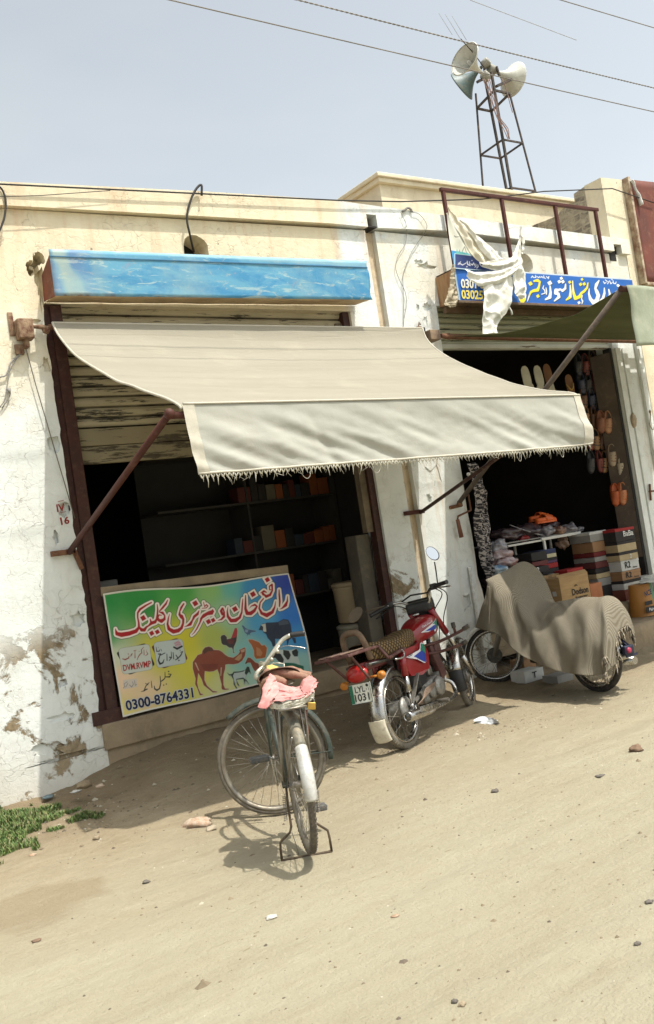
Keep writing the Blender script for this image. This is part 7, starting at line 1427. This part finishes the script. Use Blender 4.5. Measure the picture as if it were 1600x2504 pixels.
# sack and covered heap by the steps
xa, xb = fy(*m4((1425, 700)), -.45).x, fy(*m4((1560, 700)), -.45).x; z0_, z1_ = .315, fy(*m4((1470, 640)), -.45).z
SK = thing('printed_sack', 'orange and green printed sack standing on the lower step', 'sack', ((xa+xb)/2, -.4, .31))
mb = MB(); mb.grid(lambda u, v: ((xa+xb)/2+(xb-xa)/2*1.04*math.cos(2*math.pi*u)*abs(math.cos(2*math.pi*u))**-.35*(1-.08*v), -.36+.13*math.sin(2*math.pi*u)*(1-.3*v)+.006*noise.noise(Vector((u*9, v*6, 0))), z0_+(z1_-z0_)*v), 40, 16); mb.poly([((xa+xb)/2+(xb-xa)/2*.94*math.cos(a_/12*2*math.pi), -.36+.09*math.sin(a_/12*2*math.pi), z1_-.002) for a_ in range(12)])
t = NT('printed_sack_skin'); x, y, z = t.sep(); f = t.ramp(x, xa+(xb-xa)*.58, xa+(xb-xa)*.64); t.col(t.mix(f, (.34, .15, .03), (.08, .20, .12))); t.bump(t.noise(12, 4), .3, .01); obj('bag', mb, t.fin(.5), SK, world=True)
mb = MB(); sx = lambda a_, b_: (lambda u, v: Vector((xa+(xb-xa)*(a_+(.40)*u), -.505-.0, z0_+(z1_-z0_)*(b_+.16*v)+.02*u)))
text_on(mb, 'NCE', sx(.05, .62), .03); obj('lettering', mb, mk('ink_navy', (.02, .03, .08)), SK, world=True)
mb = MB(); mb.box2((xa+(xb-xa)*.02, -.5005, z0_+(z1_-z0_)*.12), (xa+(xb-xa)*.5, -.498, z0_+(z1_-z0_)*.30)); mb.box2((xa+(xb-xa)*.02, -.5005, z0_+(z1_-z0_)*.36), (xa+(xb-xa)*.42, -.498, z0_+(z1_-z0_)*.48)); obj('printed_panel', mb, Kt, SK, world=True)
mb = MB(); text_on(mb, 'Pairs', lambda u, v: Vector((xa+(xb-xa)*(.18+.3*u), -.504, z0_+(z1_-z0_)*(.16+.10*v))), .02); obj('lettering', mb, Wt, SK, world=True)
mb = MB(); ribbon(mb, [fy(*m4(p), -.2) for p in ((1425, 580), (1480, 570), (1560, 565), (1640, 560))], [fy(*m4(p), -.55) for p in ((1425, 635), (1480, 632), (1560, 625), (1640, 620))], 12, 40, .03, 31, 9); single('plastic_cover', mb, mk('grey_sheet', (.36, .36, .33), .4, 0, .3, 10, (.25, .25, .23)), 'crumpled grey plastic sheet over the sack at the right edge', 'plastic sheet', solid=.002)
hl_ = thing('door_latch', 'rusty latch rod on the pillar at the right edge', 'latch', (9.55, -.05, 1.5)); mb = MB(); mb.tube([fy(*zs((690, 1255)), -.04), fy(*zs((700, 1400)), -.04)], .012, 6); mb.tube([fy(*zs((685, 1320)), -.05), fy(*zs((740, 1315)), -.05)], .010, 6); obj('rod', mb, M_RUSTL, hl_, world=True)
mb = MB(); mb.tube([fy(*zs(p), -.04) for p in ((690, 590), (700, 640), (690, 720), (720, 770), (740, 700))], .006, 5, sub=3); mb.ball(fy(*zs((690, 610)), -.04), .018, 8, jit=.5); single('dried_rope', mb, mk('straw', (.35, .27, .16), .9), 'knotted dried rope on the cream wall at the right edge', 'rope')
mb = MB(); mb.ball(fy(*zs((545, 690)), -.035), (.05, .02, .085), 14, jit=.4, seed=3); single('mud_nest', mb, mk('mud', (.42, .34, .24), .95, 0, .3, 20, bump=.6, bscale=60), 'dried mud lump stuck on the white door pillar at right', 'mud lump')
# things under the covered motorcycle
for lb, p0, p1, y_, mt in (('small white cardboard box with a dark mark under the covered motorcycle', (568, 1262), (700, 1365), -.6, W2), ('grey carton under the rear of the covered motorcycle', (815, 1300), (925, 1385), -.9, GR), ('brown box behind the motorcycle engine', (560, 1190), (640, 1250), -.35, BR_)):
    a_ = fy(*m4((p0[0], p1[1])), y_); b_ = fy(*m4((p1[0], p0[1])), y_); g_ = gh((a_.x+b_.x)/2, y_); sbox(lb, 'box', a_.x, b_.x, y_, y_+.18, min(a_.z, g_)+0.0, b_.z, (mt,), None, name='cardboard_box', lid=False, txt=[('T', (.4, .62, .3, .8), Kt)] if 'mark' in lb else None)
# ================================================================ clinic interior
SH = thing('medicine_shelf', 'tall wall shelf with medicine boxes in the dark clinic', 'shelf', (4.8, 1.25, .5))
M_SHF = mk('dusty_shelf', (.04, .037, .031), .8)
ys0 = 1.0
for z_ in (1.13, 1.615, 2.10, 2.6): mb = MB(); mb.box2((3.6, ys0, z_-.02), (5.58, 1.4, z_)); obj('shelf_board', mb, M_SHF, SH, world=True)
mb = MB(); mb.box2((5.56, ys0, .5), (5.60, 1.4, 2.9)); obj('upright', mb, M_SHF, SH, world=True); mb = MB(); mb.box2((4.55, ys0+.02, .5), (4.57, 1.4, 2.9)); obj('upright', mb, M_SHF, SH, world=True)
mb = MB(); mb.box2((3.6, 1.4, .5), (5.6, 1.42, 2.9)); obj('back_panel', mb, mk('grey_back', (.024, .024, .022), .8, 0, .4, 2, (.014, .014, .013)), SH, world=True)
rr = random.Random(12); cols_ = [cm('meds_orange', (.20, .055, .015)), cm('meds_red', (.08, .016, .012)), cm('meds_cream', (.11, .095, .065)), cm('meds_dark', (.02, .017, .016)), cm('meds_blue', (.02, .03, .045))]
ORD = ['first', 'second', 'third', 'fourth', 'fifth', 'sixth', 'seventh', 'eighth', 'ninth', 'tenth', 'eleventh', 'twelfth']; HN = {0: 'low', 1: 'middle', 2: 'upper'}; CNm = ['orange', 'dark red', 'cream', 'black', 'dull blue']
for li, z_ in enumerate((1.13, 1.615, 2.10)):
    x_ = 5.54; n_ = 0
    while x_ > 4.0 and n_ < 11:
        w_ = rr.uniform(.06, .15); h_ = rr.uniform(.10, .24); ci = 0 if (li == 1 and n_ < 3) else rr.randrange(5)
        mb = MB(); mb.box2((x_-w_+.004, ys0+.03, z_+.001), (x_, ys0+.2, z_+h_), bev=.003); single('medicine_box', mb, cols_[ci], '%s medicine pack, %s from the right on the %s clinic shelf' % (CNm[ci], ORD[n_], HN[li]), 'medicine box', 'medicine packs on the clinic shelf'); x_ -= w_+.004; n_ += 1
zi = zm(560, 1130, .26)
def drum(label, ptop, pbot, xl_, xr_, y_, mat_, name='plastic_drum'):
    a_ = fy(*zi(ptop), y_); b_ = fy(*zi(pbot), y_); xc = (a_.x+b_.x)/2; r_ = (fy(*zi((xr_, ptop[1]+100)), y_).x-fy(*zi((xl_, ptop[1]+100)), y_).x)/2*1.08
    th = thing(name, label, 'drum', (xc, y_, b_.z), 'plastic drums in the clinic doorway'); h_ = a_.z-b_.z; mb = MB(); mb.lathe([(r_*.9, 0), (r_*.94, h_*.04), (r_, h_*.9), (r_*1.02, h_*.93), (r_*1.02, h_)], (0, 0, 0), (0, 0, 1), 28); obj('body', mb, mat_, th)
    mb = MB(); mb.lathe([(r_*1.06, h_+.001), (r_*1.07, h_+.03), (r_*.9, h_+.045), (r_*.3, h_+.05)], (0, 0, 0), (0, 0, 1), 28); obj('lid', mb, mat_, th)
    mb = MB(); mb.box((-r_*.5, -r_*.95, .07), (.03, .08, .03), bev=.006); obj('tap', mb, Wt, th); return th
drum('tall cream water drum with tap standing on a lower one beside the grey post', (1150, 1160), (1200, 1490), 1030, 1300, .62, mk('cream_plastic', (.62, .48, .30), .5, 0, .15, 6))
drum('pale lower drum under the cream water drum', (1210, 1550), (1230, 1850), 1075, 1340, .62, mk('pale_plastic', (.50, .46, .36), .5, 0, .15, 6))
mb = MB(); c = fy(245, 1440, .5); mb.box2((c.x-.02, .5, c.z-.3), (c.x+.16, .54, c.z+.06), bev=.03); single('chair_back', mb, mk('grey_plastic', (.20, .20, .19), .5), 'grey plastic chair back showing behind the left end of the banner', 'chair')
# ================================================================ ground litter
def stone(label, p, r_, mat_, seed, flat=.55, name='stone', group=None, cat_='stone'):
    c = fz(*p, 0); z_ = gfine(c.x, c.y); c = fz(*p, z_); mb = MB(); mb.ball(c+Vector((0, 0, r_*flat*.45)), (r_, r_*.75, r_*flat), 14, jit=.7, seed=seed); rough(mb, r_*.12, 6/r_*.2, seed); return single(name, mb, mat_, label, cat_, group)
s7 = zm(800, 1700, .5198); s6 = zm(0, 1900, .5198)
Msb, Msg, Mbr = mk('brown_stone', (.20, .13, .085), .9, 0, .3, 40, bump=.5, bscale=90), mk('grey_stone', (.15, .13, .11), .9, 0, .3, 40, bump=.5, bscale=90), mk('brick_bit', (.36, .22, .14), .9, 0, .4, 30, (.44, .38, .3), .3, bump=.5)
stone('largest brown stone lying on the road near the right edge', s7((1453, 262)), .045, Msb, 1); stone('dark broken stone on the sandy road in front of the parked motorcycles', s7((790, 455)), .022, Msg, 2); stone('flat dark chip beside the scattered straw on the right', s7((1283, 382)), .028, Msg, 3, .25)
stone('left one of two small stones together at the bottom of the picture', s7((601, 1446)), .013, Msg, 4); stone('right one of two small stones together at the bottom of the picture', s7((637, 1460)), .014, mk('tan_stone', (.3, .24, .16), .9), 5); stone('small dark bit of rubble at the right edge of the road', s7((1516, 978)), .018, Msg, 6, .4); stone('lone dark pebble low on the right of the road', s7((1460, 1175)), .014, Msg, 7)
stone('flat red tile chip in the middle of the road', s7((322, 1040)), .018, Mbr, 8, .2); stone('broken brick piece lying left of the bicycle wheel', s6((925, 228)), .085, Mbr, 9, .35, 'brick_piece', None, 'brick'); stone('pale cement lump next to the broken brick', s6((995, 250)), .035, mk('pale_lump', (.45, .38, .28), .9), 10); stone('flat white stone on the road below the bicycle', s6((1275, 665)), .026, mk('white_stone', (.55, .52, .45), .9), 11, .3)
stone('flat brown chip at the far left of the road', s6((170, 773)), .02, Msb, 12, .25); stone('dark clod in the scuffed earth left of the bicycle shadow', s6((690, 498)), .02, Msg, 13, .5); stone('cement chunk at the foot of the left pier', s6((395, 40)), .05, M_CEM, 14, .5); stone('white scrap lying by the foot of the left pier', s6((358, 70)), .035, W2, 15, .2, 'paper_scrap', None, 'paper'); stone('bluish bottle cap pile at the pier corner', s6((225, 98)), .04, mk('blue_bit', (.16, .22, .24), .6), 16, .3, 'litter')
stone('reddish clod near the brown patch', s6((155, 370)), .02, Mbr, 17, .4); stone('brick chip lying in shade right of the left pier', s6((470, 45)), .03, Mbr, 18, .3); stone('small pale stone by the shadow edge left of the brick', s6((455, 290)), .022, mk('tan_stone', (.3, .24, .16)), 19)
stone('white scrap of paper inside the ring of the front bicycle wheel', z5((650, 1370)), .035, W2, 20, .15, 'paper_scrap', None, 'paper')
mb = MB(); c = fz(1177, 1764, .0); 
ribbon(mb, [fz(*r_, .04) for r_ in ((1155, 1760), (1175, 1752), (1200, 1755), (1215, 1762))], [fz(*r_, .0) for r_ in ((1155, 1768), (1178, 1770), (1200, 1771), (1213, 1768))], 8, 20, .03, 41, 14); single('plastic_bag', mb, mk('thin_white_plastic', (.62, .64, .66), .25), 'crumpled white plastic bag on the ground near the red motorcycle', 'plastic bag')
mb = MB(); L_ = [(-25, 2008), (5, 2014), (25, 2024), (32, 2042), (22, 2062), (5, 2070), (-10, 2071)]
mb.tube([fz(*p, .03) for p in L_], .018, 8, sub=4); single('hose', mb, mk('yellow_hose', (.46, .38, .20), .6), 'pale yellow hose end curling out of the grass at the left edge', 'hose')
# grit, crumbs and leaf litter
mb = MB(); rr = random.Random(21)
def chip(mb, x_, y_, r_, z_=None):
    z_ = gfine(x_, y_) if z_ is None else z_; a_ = rr.uniform(0, 6.3); b_ = len(mb.v); k = rr.uniform(.5, .9); h_ = r_*rr.uniform(.3, .7)
    for i in range(5): q = a_+i*1.2566; mb.v.append(Vector((x_+math.cos(q)*r_*rr.uniform(.7, 1.2), y_+math.sin(q)*r_*k*rr.uniform(.7, 1.2), z_-.001)))
    mb.v.append(Vector((x_+r_*.2*math.cos(a_), y_+r_*.2*math.sin(a_), z_+h_)))
    mi = rr.choice((0, 0, 0, 1, 2))
    for i in range(5): mb.face((b_+i, b_+(i+1) % 5, b_+5), mi)
for i in range(5200):
    y_ = -6+5.6*rr.random()**.8; x_ = rr.uniform(max(-.2, .1+(y_+6.0)*.33), 2.0+(y_+6.8)*1.9); chip(mb, x_, y_, .0030*math.exp(rr.gauss(.3, .6)))
for i in range(900):   # crumbly rim of the shade and foot of the walls
    x_ = rr.uniform(1.5, 8.5); y_ = -1.25+rr.gauss(0, .18) if rr.random() < .6 else rr.uniform(-.9, -.05); chip(mb, x_, y_, .004*math.exp(rr.gauss(.3, .55)))
for i in range(420): x_ = rr.uniform(1.9, 5.0); y_ = rr.uniform(-1.0, -.04); chip(mb, x_, y_, .006*math.exp(rr.gauss(.4, .45)))
for i in range(260):
    x_ = rr.gauss(4.9, .35); y_ = -1.62+rr.gauss(0, .12); chip(mb, x_, y_, .005*math.exp(rr.gauss(.2, .5)))
for i in range(260): x_ = rr.gauss(1.95, .22); y_ = -.55+rr.gauss(0, .22); chip(mb, x_, y_, .006*math.exp(rr.gauss(.3, .5)))
tag(obj('gravel', mb, [mk('grit_tan', (.22, .175, .115), .95), mk('grit_dark', (.12, .095, .07), .95), mk('grit_pale', (.42, .38, .29), .95)]), 'fine grit and earth crumbs scattered over the sandy road', 'grit', kind='stuff')
mb = MB()
for i in range(120):
    x_ = rr.gauss(6.3, .45); y_ = -3.0+rr.gauss(0, .22); a_ = rr.gauss(.3, .5); l_ = rr.uniform(.01, .07); z_ = gfine(x_, y_)+.003; mb.bar((x_, y_, z_), (x_+math.cos(a_)*l_, y_+math.sin(a_)*l_, z_+.003), .0018)
for i in range(160):
    x_ = rr.uniform(1.5, 7); y_ = rr.uniform(-5.3, -1.3); a_ = rr.gauss(.2, .6); l_ = rr.uniform(.006, .035); z_ = gfine(x_, y_)+.002; mb.bar((x_, y_, z_), (x_+math.cos(a_)*l_, y_+math.sin(a_)*l_, z_+.002), .0016)
tag(obj('straw', mb, mk('straw_bits', (.34, .28, .17), .9)), 'bits of straw and dry stalks scattered on the road', 'straw', kind='stuff')
# weeds
mb = MB()
def blades(cx, cy, rx, ry, n_, h0, cond=lambda x_, y_: True):
    for i in range(n_):
        a_ = rr.uniform(0, 6.3); q = math.sqrt(rr.random()); x_ = cx+rx*q*math.cos(a_); y_ = cy+ry*q*math.sin(a_)
        if not cond(x_, y_) or y_ > -.02 or (q > .45 and noise.noise(Vector((x_*9, y_*9, 4)))+.35 < (q-.45)*1.5): continue
        h_ = h0*rr.uniform(.4, 1.2)*(1-.5*q); d_ = rr.uniform(0, 6.3); ln = rr.uniform(.2, .9)*h_; w_ = rr.uniform(.0018, .0045); z_ = gfine(x_, y_)
        px_, py_ = math.cos(d_+1.57)*w_, math.sin(d_+1.57)*w_; m_ = Vector((x_+math.cos(d_)*ln*.4, y_+math.sin(d_)*ln*.4, z_+h_*.65)); e_ = Vector((x_+math.cos(d_)*ln, y_+math.sin(d_)*ln, z_+h_)); b_ = len(mb.v)
        mb.v += [Vector((x_-px_, y_-py_, z_)), Vector((x_+px_, y_+py_, z_)), m_+Vector((px_, py_, 0)), m_-Vector((px_, py_, 0)), e_]; mi = rr.choice((0, 0, 1, 1, 2)); mb.face((b_, b_+1, b_+2, b_+3), mi); mb.face((b_+3, b_+2, b_+4), mi)
blades(1.66, -.40, .40, .38, 12000, .05); blades(1.33, -.72, .42, .33, 8000, .05); blades(2.0, -.68, .16, .08, 1000, .035)
tag(obj('grass', mb, [mk('grass_green', (.085, .155, .04), .8), mk('grass_light', (.15, .21, .06), .8), mk('grass_dry', (.27, .25, .12), .9)]), 'patch of short green weeds at the foot of the left pier', 'grass', kind='stuff')
